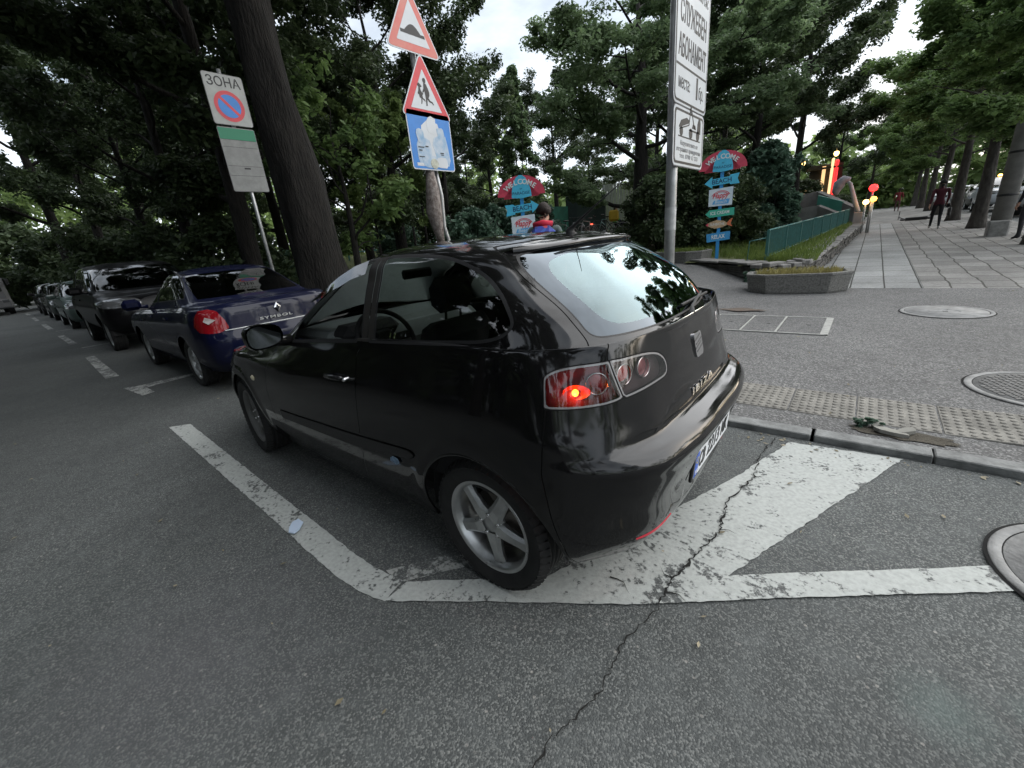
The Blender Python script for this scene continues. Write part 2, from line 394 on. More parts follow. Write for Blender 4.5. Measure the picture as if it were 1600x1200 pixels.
def sdist(poly, X, closed=True):
    """signed distance (negative inside) from points X (n,2) to polygon; unsigned if open"""
    A = poly; Bp = np.roll(poly, -1, 0) if closed else poly[1:]
    if not closed: A = poly[:-1]
    best = np.full(len(X), 1e9); inside = np.zeros(len(X), bool)
    for a, b in zip(A, Bp):
        ab = b-a; t = np.clip(((X-a) @ ab)/max(ab @ ab, 1e-12), 0, 1)
        d = np.hypot(*(X-a-t[:, None]*ab).T); best = np.minimum(best, d)
        if closed:
            c = ((a[1] > X[:, 1]) != (b[1] > X[:, 1]))
            with np.errstate(divide='ignore', invalid='ignore'):
                xi = (b[0]-a[0])*(X[:, 1]-a[1])/(b[1]-a[1]+1e-15)+a[0]
            inside ^= c & (X[:, 0] < xi)
    return np.where(inside, -best, best) if closed else best

class Shell:
    """half body surface that can be cut along curves; every triangle carries a label"""
    def __init__(s, rows, step, disp=None):
        s.V, s.T, _, B = surf_grid(rows, step)
        if disp is not None: B = disp(B); s.V = B.reshape(-1, 3)
        s.N = grid_normals(B); s.lab = np.zeros(len(s.T), int); s.names = ['body']
    def lid(s, name):
        if name not in s.names: s.names.append(name)
        return s.names.index(name)
    def split(s, f, mask):
        """cut triangles in mask (labels) where f changes sign; f: values per vertex"""
        eps = 2e-4
        f = np.where(np.abs(f) < eps, np.sign(f)*eps+ (f == 0)*eps, f)
        ft = f[s.T]; mixed = mask & (ft.min(1) < 0) & (ft.max(1) > 0)
        idx = np.nonzero(mixed)[0]
        if not len(idx): return f
        newV = []; newN = []; newF = []; cache = {}; base = len(s.V); T2 = []; L2 = []
        def cut(i, j):
            k = (i, j) if i < j else (j, i)
            if k not in cache:
                a, b = k; t = f[a]/(f[a]-f[b]); newV.append(s.V[a]*(1-t)+s.V[b]*t)
                nn = s.N[a]*(1-t)+s.N[b]*t; newN.append(nn/max(np.linalg.norm(nn), 1e-9)); newF.append(0.0); cache[k] = base+len(newV)-1
            return cache[k]
        for q in idx:
            t = list(s.T[q]); sg = [f[v] > 0 for v in t]
            k = [i for i in range(3) if sg.count(sg[i]) == 1][0]
            a, b, c = t[k], t[(k+1) % 3], t[(k+2) % 3]
            ab = cut(a, b); ac = cut(a, c)
            T2 += [(a, ab, ac), (ab, b, c), (ab, c, ac)]; L2 += [s.lab[q]]*3
        keep = np.ones(len(s.T), bool); keep[idx] = False
        s.V = np.concatenate([s.V, np.array(newV)]); s.N = np.concatenate([s.N, np.array(newN)])
        s.T = np.concatenate([s.T[keep], np.array(T2)]); s.lab = np.concatenate([s.lab[keep], np.array(L2)])
        return np.concatenate([f, np.array(newF)])
    def region(s, fn, name, where, offset=0.0, only=None):
        """label the triangles where fn<offset (and where(centroid) true); fn(V)->values"""
        C = s.V[s.T].mean(1); w = where(C)
        if only is not None: w &= np.isin(s.lab, [s.lid(o) for o in only])
        f = fn(s.V)-offset
        f = s.split(f, w)
        C = s.V[s.T].mean(1); w = where(C)
        if only is not None: w &= np.isin(s.lab, [s.lid(o) for o in only])
        s.lab[w & (f[s.T].mean(1) < 0)] = s.lid(name)
    def part(s, names, sides=(1,), mirror_join=False, off=0.0):
        """arrays of the triangles with these labels; sides: (1,), (-1,) or both"""
        ids = [s.names.index(n) for n in names if n in s.names]
        T = s.T[np.isin(s.lab, ids)]
        u, inv = np.unique(T, return_inverse=True); T = inv.reshape(-1, 3); V = s.V[u]; N = s.N[u]
        if off: V = V - N*off
        out = []
        for sd in sides:
            k = np.array([1, sd, 1]); out.append((V*k, N*k, T if sd > 0 else T[:, ::-1]))
        return out
    def build(s, name, labels, mat_, parent, sides=(1,), off=0.0, label=None):
        V = []; N = []; T = []; b = 0
        for v, n, t in s.part(labels, sides, off=off):
            V.append(v); N.append(n); T.append(t+b); b += len(v)
        if not len(V) or not len(V[0]): return None
        V = np.concatenate(V); N = np.concatenate(N); T = np.concatenate(T)
        me = bpy.data.meshes.new(name); me.from_pydata(V.tolist(), [], T.tolist())
        me.polygons.foreach_set('use_smooth', [True]*len(me.polygons)); me.materials.append(mat_)
        me.normals_split_custom_set_from_vertices([tuple(x) for x in N]); me.update()
        return newobj(name, me, parent, label=label)
    def project(s, o, d):
        """first hit of a ray on the half surface (both halves tested by caller)"""
        v0, v1, v2 = (s.V[s.T[:, i]] for i in range(3)); e1 = v1-v0; e2 = v2-v0
        h = np.cross(d, e2); a = (e1*h).sum(1); ok = np.abs(a) > 1e-12; f = np.where(ok, 1/np.where(ok, a, 1), 0)
        sv = o-v0; u = f*(sv*h).sum(1); q = np.cross(sv, e1); v = f*(q @ d); t = f*(e2*q).sum(1)
        hit = ok & (u >= -1e-6) & (v >= -1e-6) & (u+v <= 1+1e-6) & (t > 1e-4)
        if not hit.any(): return None
        i = np.where(hit, t, 1e9).argmin(); return o+d*t[i], s.N[s.T[i, 0]]
# ------------------------------------------------------------------ the black hatchback
def R_(z, *pts):
    return [(p[0], p[1], p[2] if len(p) > 2 else z) for p in pts]
HATCH = [
 R_(.215, (-.56,0),(-.555,.30),(-.52,.50),(-.43,.63),(-.345,.715),(-.2,.765),(.15,.775),(.6,.78),(1.2,.78),(1.75,.78),(2.2,.765),(2.65,.74),(2.95,.62),(3.12,.35),(3.17,0)),
 R_(.32, (-.615,0),(-.61,.32),(-.58,.535),(-.48,.685),(-.37,.775),(-.2,.81),(.15,.818),(.6,.818),(1.2,.818),(1.75,.816),(2.2,.81),(2.65,.785),(3.02,.66),(3.19,.36),(3.24,0)),
 R_(.46, (-.655,0),(-.65,.33),(-.62,.565),(-.515,.72),(-.39,.805),(-.2,.838),(.15,.845),(.6,.842),(1.2,.842),(1.75,.842),(2.2,.836),(2.65,.81),(3.06,.67),(3.22,.36),(3.27,0)),
 R_(.60, (-.695,0),(-.69,.34),(-.65,.58),(-.54,.73),(-.40,.812),(-.2,.842),(.15,.850),(.6,.848),(1.2,.848),(1.75,.846),(2.2,.836),(2.65,.80),(3.05,.66),(3.21,.36),(3.26,0)),
 R_(.685, (-.706,0,.672),(-.701,.34,.672),(-.657,.58,.674),(-.548,.728,.68),(-.40,.810),(-.2,.842),(.15,.850),(.6,.848),(1.2,.848),(1.75,.845),(2.2,.830),(2.65,.785),(3.02,.64),(3.19,.35),(3.235,0)),
 R_(.709, (-.688,0,.700),(-.683,.33,.700),(-.641,.57,.701),(-.54,.717,.706),(-.395,.803),(-.2,.838),(.15,.847),(.6,.846),(1.2,.846),(1.75,.842),(2.2,.827),(2.65,.775),(3.0,.63),(3.18,.35),(3.225,0)),
 R_(.712, (-.648,0,.714),(-.644,.33,.714),(-.617,.55,.714),(-.535,.709,.718),(-.394,.80,.722),(-.2,.836,.72),(.15,.846,.72),(.6,.8455,.72),(1.2,.8455,.72),(1.75,.841,.72),(2.2,.8255,.718),(2.65,.771,.715),(2.995,.625,.712),(3.175,.347,.71),(3.22,0,.708)),
 R_(.716, (-.614,0,.727),(-.611,.33,.727),(-.599,.53,.726),(-.53,.70,.735),(-.392,.797,.745),(-.2,.834,.74),(.15,.845,.74),(.6,.845,.74),(1.2,.845,.74),(1.75,.84,.74),(2.2,.824,.735),(2.65,.768,.73),(2.99,.62,.72),(3.17,.345,.715),(3.215,0,.71)),
 R_(.742, (-.610,0,.748),(-.607,.335,.748),(-.594,.54,.747),(-.523,.698,.752),(-.388,.794,.765),(-.2,.831,.765),(.15,.843,.765),(.6,.843,.765),(1.2,.843,.765),(1.75,.837,.765),(2.2,.82,.76),(2.65,.763,.75),(2.987,.617,.735),(3.168,.343,.725),(3.213,0,.72)),
 R_(.80, (-.602,0),(-.597,.34),(-.575,.555),(-.505,.69),(-.375,.785),(-.2,.824),(.15,.838),(.6,.839),(1.2,.838),(1.75,.83),(2.2,.81),(2.65,.75,.78),(2.98,.61,.755),(3.165,.34,.735),(3.21,0,.73)),
 R_(.94, (-.572,0),(-.567,.34),(-.54,.56),(-.468,.675),(-.345,.757),(-.2,.795),(.15,.808),(.6,.81,.935),(1.2,.805,.915),(1.75,.79,.885),(2.2,.765,.855),(2.65,.70,.805),(2.94,.58,.765),(3.12,.33,.745),(3.16,0,.74)),
 R_(1.06, (-.51,0,1.055),(-.50,.32,1.055),(-.455,.525),(-.388,.628),(-.305,.692),(-.2,.725),(.15,.748,1.055),(.6,.757,1.035),(1.2,.754,.99),(1.66,.728,.955),(1.80,.66,.955),(1.88,.52,.965),(1.93,.36,.975),(1.96,.18,.98),(1.97,0,.985)),
 R_(1.17, (-.385,0,1.175),(-.375,.31,1.17),(-.335,.505),(-.28,.60),(-.225,.655),(-.14,.688),(.17,.71),(.6,.715,1.155),(1.14,.708,1.12),(1.40,.685,1.10),(1.55,.62,1.10),(1.63,.48,1.11),(1.67,.33,1.12),(1.69,.16,1.125),(1.70,0,1.125)),
 R_(1.28, (-.235,0,1.29),(-.23,.30,1.285),(-.195,.475,1.275),(-.15,.56,1.27),(-.105,.605,1.27),(-.03,.633,1.275),(.21,.655,1.282),(.6,.66,1.28),(1.0,.652,1.26),(1.17,.63,1.24),(1.29,.57,1.24),(1.37,.45,1.25),(1.41,.30,1.26),(1.43,.15,1.265),(1.44,0,1.265)),
 R_(1.37, (-.075,0,1.39),(-.07,.28,1.385),(-.035,.44,1.372),(.0,.515,1.362),(.04,.555,1.362),(.11,.58,1.368),(.28,.594,1.378),(.6,.598,1.378),(.86,.588,1.36),(.98,.565,1.345),(1.07,.51,1.35),(1.13,.40,1.365),(1.17,.28,1.375),(1.19,.14,1.38),(1.20,0,1.382)),
 R_(1.41, (.02,0,1.414),(.02,.24,1.41),(.05,.36,1.403),(.09,.43,1.398),(.14,.468,1.400),(.21,.49,1.405),(.35,.505,1.411),(.6,.508,1.412),(.8,.49,1.402),(.9,.465,1.388),(.96,.41,1.388),(1.0,.32,1.394),(1.03,.22,1.40),(1.05,.11,1.403),(1.06,0,1.403)),
 R_(1.43, (.12,0,1.424),(.12,.14,1.423),(.15,.22,1.422),(.18,.27,1.421),(.22,.30,1.422),(.28,.32,1.425),(.40,.33,1.429),(.6,.33,1.43),(.75,.32,1.426),(.82,.29,1.42),(.86,.25,1.418),(.9,.19,1.418),(.92,.13,1.418),(.93,.07,1.418),(.94,0,1.418)),
 R_(1.44, (.22,0,1.430),(.23,0,1.431),(.25,0,1.431),(.28,0,1.433),(.32,0,1.434),(.38,0,1.436),(.48,0,1.438),(.6,0,1.439),(.68,0,1.436),(.73,0,1.434),(.77,0,1.432),(.80,0,1.430),(.82,0,1.429),(.83,0,1.428),(.84,0,1.428)),
]

def _adj(rows):
    # side panels: keep the crease rows on one smooth curve through the four main rows
    zi = [i for i, r in enumerate(rows) if abs(r[6][2]-.46) < .02 or abs(r[6][2]-.60) < .02 or abs(r[6][2]-.80) < .02 or abs(r[6][2]-.94) < .02]
    rows = [list(r) for r in rows]
    for c in range(4, 10):
        K = [(rows[i][c][2], rows[i][c][1]) for i in zi]
        for i in range(zi[0]+1, zi[-1]):
            if i in zi: continue
            z = rows[i][c][2]; y = 0
            for a, (za, ya) in enumerate(K):
                w = 1
                for b, (zb, yb) in enumerate(K):
                    if a != b: w *= (z-zb)/(za-zb)
                y += w*ya
            t = 1.0 if c > 4 else .5
            rows[i][c] = (rows[i][c][0], rows[i][c][1]*(1-t)+y*t, z)
    out = []
    for k, r in enumerate(rows):
        if k < 12:
            d = [.012, .018, .03, .03, .015, .004] + [0]*9
            g = 1.0 if k > 1 else .5
            r = [(p[0]+d[i]*g, p[1], p[2]) for i, p in enumerate(r)]
        if 11 <= k <= 15: r = [(p[0], p[1], p[2] if i < 10 else p[2]-.022*min(1, (i-9)/2)*(1.0 if k < 14 else .35)) for i, p in enumerate(r)]
        out.append(r)
    return out
HATCH = _adj(HATCH)
def arr(f): return f
def side_fn(poly):
    return lambda V: sdist(poly, V[:, [0, 2]])
def rear_fn(poly):
    return lambda V: sdist(poly, V[:, [1, 2]])
def diag_fn(poly):
    return lambda V: sdist(poly, np.stack([V[:, 0]+V[:, 1], V[:, 2]], 1))

def wheel(parent, x, side, ang=0.0, R0=.296, Wd=.20, rim=.213, style='five', yc=.712, steer=0.0, mats=None):
    """road wheel, outer face towards side*y"""
    mt, ma, md = mats or (MT['tyre'], MT['alloy'], MT['disc'])
    h = Wd/2; o = thing('wheel', None, None); del o
    t = MB()
    prof = [(rim-.012, -h*.8), (rim+.004, -h*.86), (rim+.025, -h*.97), (rim+.05, -h*1.02), (R0-.02, -h*.98), (R0-.006, -h*.86), (R0, -h*.62)]
    for gx in (-.45, -.15, .15, .45):
        prof += [(R0, h*(gx-.06)), (R0-.007, h*(gx-.045)), (R0-.007, h*(gx+.045)), (R0, h*(gx+.06))]
    prof += [(R0, h*.62), (R0-.006, h*.86), (R0-.02, h*.98), (rim+.05, h*1.02), (rim+.025, h*.97), (rim+.004, h*.86), (rim-.012, h*.8)]
    t.lathe(prof, 72, 'y', smooth=True)
    for k in range(54):      # shoulder blocks
        a = 2*PI*k/54
        M0 = Matrix.Rotation(a, 4, 'Y') @ Matrix.Translation((R0-.0115, h*.80, 0)) @ Matrix.Rotation(R(35), 4, 'Z')
        t.box((0, 0, 0), (.017, .042, .021), M0)
    base = newobj('wheel', None, parent, loc=(x, side*yc, R0)); base.rotation_euler = (0, ang, steer)
    if side < 0: base.scale = (1, -1, 1)
    t.build('tyre', mt, base)
    r = MB()
    r.lathe([(rim-.003, h*.86), (rim+.003, h*.80), (rim-.010, h*.72), (rim-.022, h*.60), (rim-.030, h*.2), (rim-.034, -h*.5), (rim-.012, -h*.8)], 64, 'y')
    r.lathe([(rim-.001, h*.86), (rim-.013, h*.87), (rim-.020, h*.78), (rim-.030, h*.55)], 64, 'y')
    ns = 5 if style == 'five' else (7 if style == 'seven' else 10)
    y1 = h*.80
    for k in range(ns):
        Mk = Matrix.Rotation(2*PI*k/ns, 4, 'Y')
        w0, w1 = (.036, .030) if style == 'five' else (.02, .016)
        # tapered faceted spoke running out along +z
        P = []; st = [(.035, .046 if style == 'five' else .024, y1*.90, .035), (.085, w0, y1*.93, .035), (.15, w1*1.0, y1*.86, .03), (rim-.018, w1*1.25, y1*.80, .03)]
        for (rr, w, yt, th) in st:
            P += [(-w, yt-.012, rr), (-w*.55, yt, rr), (w*.55, yt, rr), (w, yt-.012, rr), (w*.8, yt-th, rr), (-w*.8, yt-th, rr)]
        F = []
        for i in range(3):
            for j in range(6): F.append((i*6+j, i*6+(j+1) % 6, (i+1)*6+(j+1) % 6, (i+1)*6+j))
        F.append((18, 19, 20, 21, 22, 23)); r.add(P, F, False, Mk)
    r.lathe([(0, y1*.90), (.028, y1*.90), (.032, y1*.86), (.05, y1*.84), (.068, y1*.80), (.07, y1*.5)], 40, 'y')
    r.build('rim', ma, base)
    b = MB()
    for k in range(5):
        b = MB(); a = 2*PI*(k+.5)/5
        b.lathe([(0, y1*.93), (.008, y1*.93), (.010, y1*.90), (.010, y1*.8)], 8, 'y', (.05*math.sin(a), 0, .05*math.cos(a)))
        b.build('wheel_bolt', MT['chrome'], base)
    d = MB(); d.lathe([(0, -.01), (.135, -.01), (.135, .01), (.06, .01), (.055, .03), (0, .03)], 40, 'y'); d.box((-.11, .0, .06), (.06, .08, .12))
    d.build('brake_disc', MT['disc'], base)
    return base

def wheel_well(parent, x, r=.36, y0=.45, y1=.80, zc=.295):
    for s in (1, -1):
        w = MB(); n = 24; vs = []; fs = []
        for k in range(n+1):
            a = -.08+(PI+.16)*k/n
            vs += [(x+r*math.cos(a), s*y0, zc+r*math.sin(a)), (x+r*math.cos(a), s*(y1-.03), zc+r*math.sin(a))]
        for k in range(n): fs.append((2*k, 2*k+1, 2*k+3, 2*k+2))
        c = len(vs); vs.append((x, s*y0, zc))
        for k in range(n): fs.append((c, 2*k, 2*k+2))
        w.add(vs, fs, True); w.build('wheel_well', MT['rubber'], parent)

def build_hatch():
    T_ = thing('parked_car', 'black three-door hatchback parked across the white hatched markings, tail lamp glowing orange', 'car', (0, 0, 0))
    def disp(B):
        x, y, z = B[..., 0], B[..., 1], B[..., 2]
        sm = lambda e0, e1, v: (lambda t: t*t*(3-2*t))(np.clip((v-e0)/(e1-e0), 0, 1))
        w = (1-sm(.27, .305, y))*sm(.20, .26, z)*(1-sm(.575, .605, z))*(x < -.4)
        B = B.copy(); B[..., 0] = x + w*np.maximum(0, (-.628-(z-.49)*.10)-x)
        # flared arch lips
        for cx in (0, 2.46):
            d = np.hypot(x-cx, z-.295); f = np.exp(-((d-.385)/.035)**2)*(y > .6)*(z > .25)
            B[..., 1] += .007*f
        return B
    sh = Shell(HATCH, .0125, disp)
    up = lambda C: C[:, 1] > -.01
    sideW = lambda C: (C[:, 1] > .45)
    rearW = lambda C: (C[:, 0] < .09)
    q_poly = smooth_closed([(.62, 1.042, 1), (.285, 1.060), (-.01, 1.078), (-.11, 1.10), (-.147, 1.132), (-.13, 1.168), (-.07, 1.23), (.036, 1.298), (.18, 1.349), (.385, 1.374), (.633, 1.380, 1)])
    f_poly = smooth_closed([(.735, 1.034, 1), (1.1, 1.006), (1.50, .972, 1), (1.44, 1.065), (1.27, 1.19), (1.02, 1.308), (.88, 1.354), (.752, 1.376, 1)])
    door_poly = smooth_closed([(.684, 1.392, 1), (.684, 1.03), (.728, .96), (.742, .80), (.765, .64), (.798, .48), (.858, .315), (.91, .232, 1), (1.3, .232), (1.74, .236, 1), (1.84, .34), (1.875, .52), (1.86, .68), (1.79, .80), (1.69, .90), (1.60, .98), (1.49, 1.075), (1.28, 1.225), (1.02, 1.345), (.85, 1.392)])
    ws_poly = smooth_closed([(-.3, 1.0, 1), (.30, .995), (.535, .99, 1), (.50, 1.10), (.455, 1.24), (.40, 1.335), (.34, 1.362), (-.3, 1.375, 1)])
    rg_poly = smooth_closed([(-.3, 1.060, 1), (0, 1.060), (.30, 1.064), (.50, 1.072), (.562, 1.085), (.572, 1.14), (.570, 1.21), (.553, 1.275), (.53, 1.322), (.49, 1.350), (.30, 1.368), (-.3, 1.374, 1)])
    rgi_poly = smooth_closed([(-.3, 1.086, 1), (.25, 1.089), (.43, 1.098), (.487, 1.125), (.505, 1.18), (.496, 1.25), (.465, 1.30), (.41, 1.326), (.25, 1.343), (-.3, 1.350, 1)])
    tg_poly = smooth_closed([(-.3, .737, 1), (.45, .737), (.525, .745), (.556, .775), (.585, .83), (.593, .892), (.606, .98), (.608, 1.03), (.590, 1.07), (.592, 1.14), (.588, 1.22), (.572, 1.285), (.548, 1.335), (.50, 1.379), (.45, 1.389), (.25, 1.398), (-.3, 1.402, 1)])
    l1 = smooth_closed([(.447, .965), (.436, .986), (.384, 1.003), (.297, 1.011), (.144, 1.013, 1), (.120, .954), (.088, .889, 1), (.167, .882), (.317, .880), (.458, .884, 1)])
    l2 = smooth_closed([(.138, 1.014, 1), (-.036, 1.008), (-.15, .99), (-.208, .961), (-.227, .925), (-.215, .903), (-.181, .896), (-.015, .891), (.080, .887, 1), (.112, .954)])
    lampW = lambda C: (C[:, 0] < -.27) & (C[:, 1] > .15) & (C[:, 2] > .8) & (C[:, 2] < 1.04)
    # wheel openings
    for cx in (-.008, 2.46):
        circ = lambda V, cx=cx: np.hypot(V[:, 0]-cx, V[:, 2]-.297)-.357
        sh.region(circ, 'void', lambda C: (C[:, 1] > .35) & (C[:, 2] < .8))
    sh.region(rear_fn(tg_poly), 'gap', rearW, .0035, ['body'])
    sh.region(rear_fn(tg_poly), 'tailgate', rearW, 0, ['gap'])
    sh.region(rear_fn(rg_poly), 'seal', rearW, .006, ['tailgate', 'gap'])
    sh.region(rear_fn(rg_poly), 'frit', rearW, 0, ['seal'])
    sh.region(rear_fn(rgi_poly), 'rear_glass', rearW, 0, ['frit'])
    for poly, nm in ((l1, 'lamp_outer'), (l2, 'lamp_inner')):
        sh.region(diag_fn(poly), 'lampgap', lampW, .004, ['body', 'tailgate', 'gap'])
        sh.region(diag_fn(poly), nm+'_edge', lampW, 0, ['lampgap'])
        sh.region(diag_fn(poly), nm, lampW, -.0065, [nm+'_edge'])
    # rear bumper
    bx = lambda V: V[:, 0]+.325+.05*np.clip((.66-V[:, 2])/.3, 0, 1)
    sh.region(bx, 'gap', lambda C: (C[:, 2] < .885) & (C[:, 0] < 0), .002, ['body'])
    sh.region(bx, 'rear_bumper', lambda C: (C[:, 2] < .885) & (C[:, 0] < 0), -.002, ['gap'])
    sh.region(side_fn(door_poly), 'gap', sideW, .004, ['body'])
    sh.region(side_fn(door_poly), 'door', sideW, 0, ['gap'])
    sh.region(side_fn(q_poly), 'seal', sideW, .012, ['body', 'gap', 'door'])
    sh.region(side_fn(q_poly), 'quarter_glass', sideW, 0, ['seal'])
    sh.region(side_fn(f_poly), 'seal', sideW, .013, ['body', 'gap', 'door'])
    sh.region(side_fn(f_poly), 'open_window', sideW, 0, ['seal'])
    pil = np.array([(.60, 1.035), (.745, 1.03), (.765, 1.382), (.63, 1.388)])
    sh.region(side_fn(pil), 'pillar', sideW, 0, ['body', 'door'])
    sh.region(rear_fn(ws_poly), 'seal', lambda C: C[:, 0] > .95, .02, ['body'])
    sh.region(rear_fn(ws_poly), 'windscreen', lambda C: C[:, 0] > .95, 0, ['seal'])
    tr_ = smooth_closed([(1.745, .51, 1), (1.49, .519), (.80, .552), (.40, .580), (.356, .576), (.346, .560), (.385, .541), (.83, .483), (1.74, .455, 1)], 5)
    sh.region(side_fn(tr_), 'trimedge', sideW, .004, ['body', 'door', 'gap'])
    sh.region(side_fn(tr_), 'trim', sideW, 0, ['trimedge'])
    hl = smooth_closed([(.38, .62), (.70, .60), (.74, .70), (.60, .745), (.40, .72)], 6)
    sh.region(rear_fn(hl), 'headlamp', lambda C: C[:, 0] > 2.6, 0, ['body'])
    gr = smooth_closed([(-.3, .42), (.28, .42), (.30, .62), (-.3, .66)], 4)
    sh.region(rear_fn(gr), 'grille', lambda C: C[:, 0] > 2.9, 0, ['body'])
    P = MT['carblack']
    sh.build('body', ['body'], P, T_, (1, -1))
    MT['line'] = mat('panel_gap', (.002, .002, .002), .9)
    sh.build('panel_gap', ['gap', 'trimedge', 'lampgap'], MT['line'], T_, (1, -1), off=.002)
    tg = sh.build('tailgate', ['tailgate'], P, T_, (1, -1))
    sh.build('rear_bumper', ['rear_bumper'], P, T_, (1, -1))
    sh.build('window_seal', ['seal'], MT['black'], T_, (1, -1))
    frit = glass_mat('frit_glass', (.02, .02, .03), 0.0, 1.5, 0.0, (.80, .90, 1.0))
    g = sh.build('rear_window', ['rear_glass'], MT['glass_rear'], tg, (1, -1))
    sh.build('window_border', ['frit'], frit, g, (1, -1))
    sh.build('windscreen', ['windscreen'], glass_mat('windscreen_glass', (.80, .86, .83), 0.0, 1.28, .82), T_, (1, -1))
    for s in (1, -1):
        d = sh.build('door', ['door'], P, T_, (s,))
        sh.build('side_trim', ['trim'], mat('side_trim', (.012, .012, .013), .42, bump=.1, bscale=120), T_, (s,), off=-.006)
        sh.build('door_pillar', ['pillar'], mat('pillar_film', (.022, .020, .018), .5), d, (s,), off=-.001)
        sh.build('quarter_window', ['quarter_glass'], MT['glass'], T_, (s,), off=.002)
        if s < 0: sh.build('door_window', ['open_window'], MT['glass'], d, (s,), off=.002)
        sh.build('headlight', ['headlamp'], mat('headlamp', (.5, .5, .52), .08, .3, coat=1), T_, (s,), off=.0)
        # window frame visor
        v = MB(); pts = [(1.25, 1.195), (1.02, 1.303), (.88, 1.35), (.76, 1.372)]; vs = []
        for i in range(24):
            t = i/23*3; k = min(2, int(t)); u = t-k; x = pts[k][0]*(1-u)+pts[k+1][0]*u; z = pts[k][1]*(1-u)+pts[k+1][1]*u
            yy = .645-.42*(z-1.28)-.01
            dn = .052*math.sin(PI*min(1, (i+1)/12)/2); vs += [(x, s*(yy+.020), z+.006), (x-.010, s*(yy+.040+.42*dn), z-dn)]
        v.add(vs, [(2*i, 2*i+1, 2*i+3, 2*i+2) for i in range(23)], True)
        v.build('wind_deflector', glass_mat('smoked', (.2, .2, .2), .03, 1.5, .6), T_)
        # lamps
        smoke = glass_mat('lamp_lens', (1, .93, .92), .02, 1.45, .9); housing = mat('lamp_housing', (.10, .085, .09), .32, .35, var=.25, vscale=14)
        hred = mat('lamp_housing_red', (.12, .010, .014), .25, .3, var=.5, vscale=11)
        edge = mat('lamp_edge', (.24, .235, .24), .25, .2, coat=1)
        for nm, part in (('lamp_outer', T_), ('lamp_inner', tg)):
            L_ = sh.build('taillight', [nm], smoke, part, (s,))
            sh.build('lamp_edge', [nm+'_edge'], edge, L_, (s,))
            sh.build('lamp_housing', [nm, nm+'_edge'], hred if nm == 'lamp_outer' else housing, L_, (s,), off=.030)
            rings = [((-.449, .655, .944), .036, 'a')] if nm == 'lamp_outer' else [((-.505, .552, .953), .036, 'b'), ((-.532, .455, .955), .036, 'c')]
            for (c, rr, kk) in rings:
                nn = Vector((-.62, .78, .05)) if kk == 'a' else Vector((-.96, .27 if kk == 'b' else .2, .05)); nn.normalize(); nn.y *= s
                c = Vector((c[0], s*c[1], c[2])) - nn*.016
                Q = nn.to_track_quat('Z', 'Y').to_matrix().to_4x4(); Q.translation = c
                rg = MB(); rg.lathe([(rr, -.012), (rr+.0025, .0), (rr, .004), (rr-.003, .0), (rr, -.012)], 28, 'z', smooth=True, mtx=Q); rg.build('lamp_ring', MT['chrome'], L_)
                rd = MB(); rd.lathe([(0, -.004), (rr*.6, -.006), (rr, -.012)], 24, 'z', mtx=Q)
                rd.build('lamp_reflector', mat('lamp_red', (.42, .02, .03), .22, 0, coat=1, var=.2, vscale=60) if kk != 'c' else mat('lamp_pale', (.36, .12, .13), .22, .2, coat=1), L_)
            if nm == 'lamp_outer':
                rb = MB(); nn = Vector((-.5, .86*s, 0)); c = Vector((-.400, s*.715, .922)) - nn*.018
                Q = nn.to_track_quat('Z', 'Y').to_matrix().to_4x4(); Q.translation = c
                rb.lathe([(0, .010), (.007, .008), (.0105, .002), (.0115, -.006), (.009, -.016)], 20, 'z', mtx=Q)
                lit = s > 0
                rb.build('lamp_bulb', mat('lit_bulb', (.9, .25, .05), .3, emit=(1.0, .20, .02), es=(3.0 if lit else 0)), L_)
                gl = MB(); Q2 = Q.copy(); Q2 = Q @ Matrix.Translation((.004, 0, -.010)) @ Matrix.Diagonal((1.5, .85, 1, 1)); gl.lathe([(.010, -.004), (.018, -.003), (.026, .001), (.030, .004)], 24, 'z', mtx=Q2)
                gl.build('lamp_reflector', mat('lit_reflector', (.34, .018, .012), .4, var=.6, vscale=75), L_)
                if lit:
                    pd = bpy.data.lights.new('bulb_light', 'POINT'); pd.energy = .20; pd.color = (1, .15, .03); pd.shadow_soft_size = .008; po = bpy.data.objects.new('bulb_light', pd); COL.objects.link(po); po.parent = L_; po.location = c+nn*.014
                rh = MB()
                for k in range(3): pass
        # arch lip
        for cx in (-.008, 2.46):
            a_ = MB(); pts = []; 
            for k in range(41):
                a = -.30+(PI+.60)*k/40; x = cx+.357*math.cos(a); z = .297+.357*math.sin(a)
                if z < .20: continue
                h_ = sh.project(np.array([x*1.0-0*cx + .004*math.cos(a), 2.0, z+.004*math.sin(a)]), np.array([0, -1.0, 0]))
                if h_ is not None: pts.append((x, s*(h_[0][1]-.006), z))
            if len(pts) > 3: a_.tube(pts, .0085, 8); a_.build('wheel_arch', P, T_)
    wheel_well(T_, 0); wheel_well(T_, 2.46)
    WM = (MT['tyre'], MT['alloy'], MT['disc'])
    for s in (1, -1):
        wheel(T_, 0, s, R(HATCH_SPOKE), mats=WM); wheel(T_, 2.46, s, R(20), mats=(MT['tyre'], mat('dusty_alloy', (.16, .16, .155), .6, .4, var=.2), MT['disc']), steer=R(-5))
    # floor and underside
    f = MB(); f.box((1.15, 0, .24), (2.9, 1.30, .04)); f.build('underbody', MT['rubber'], T_)
    
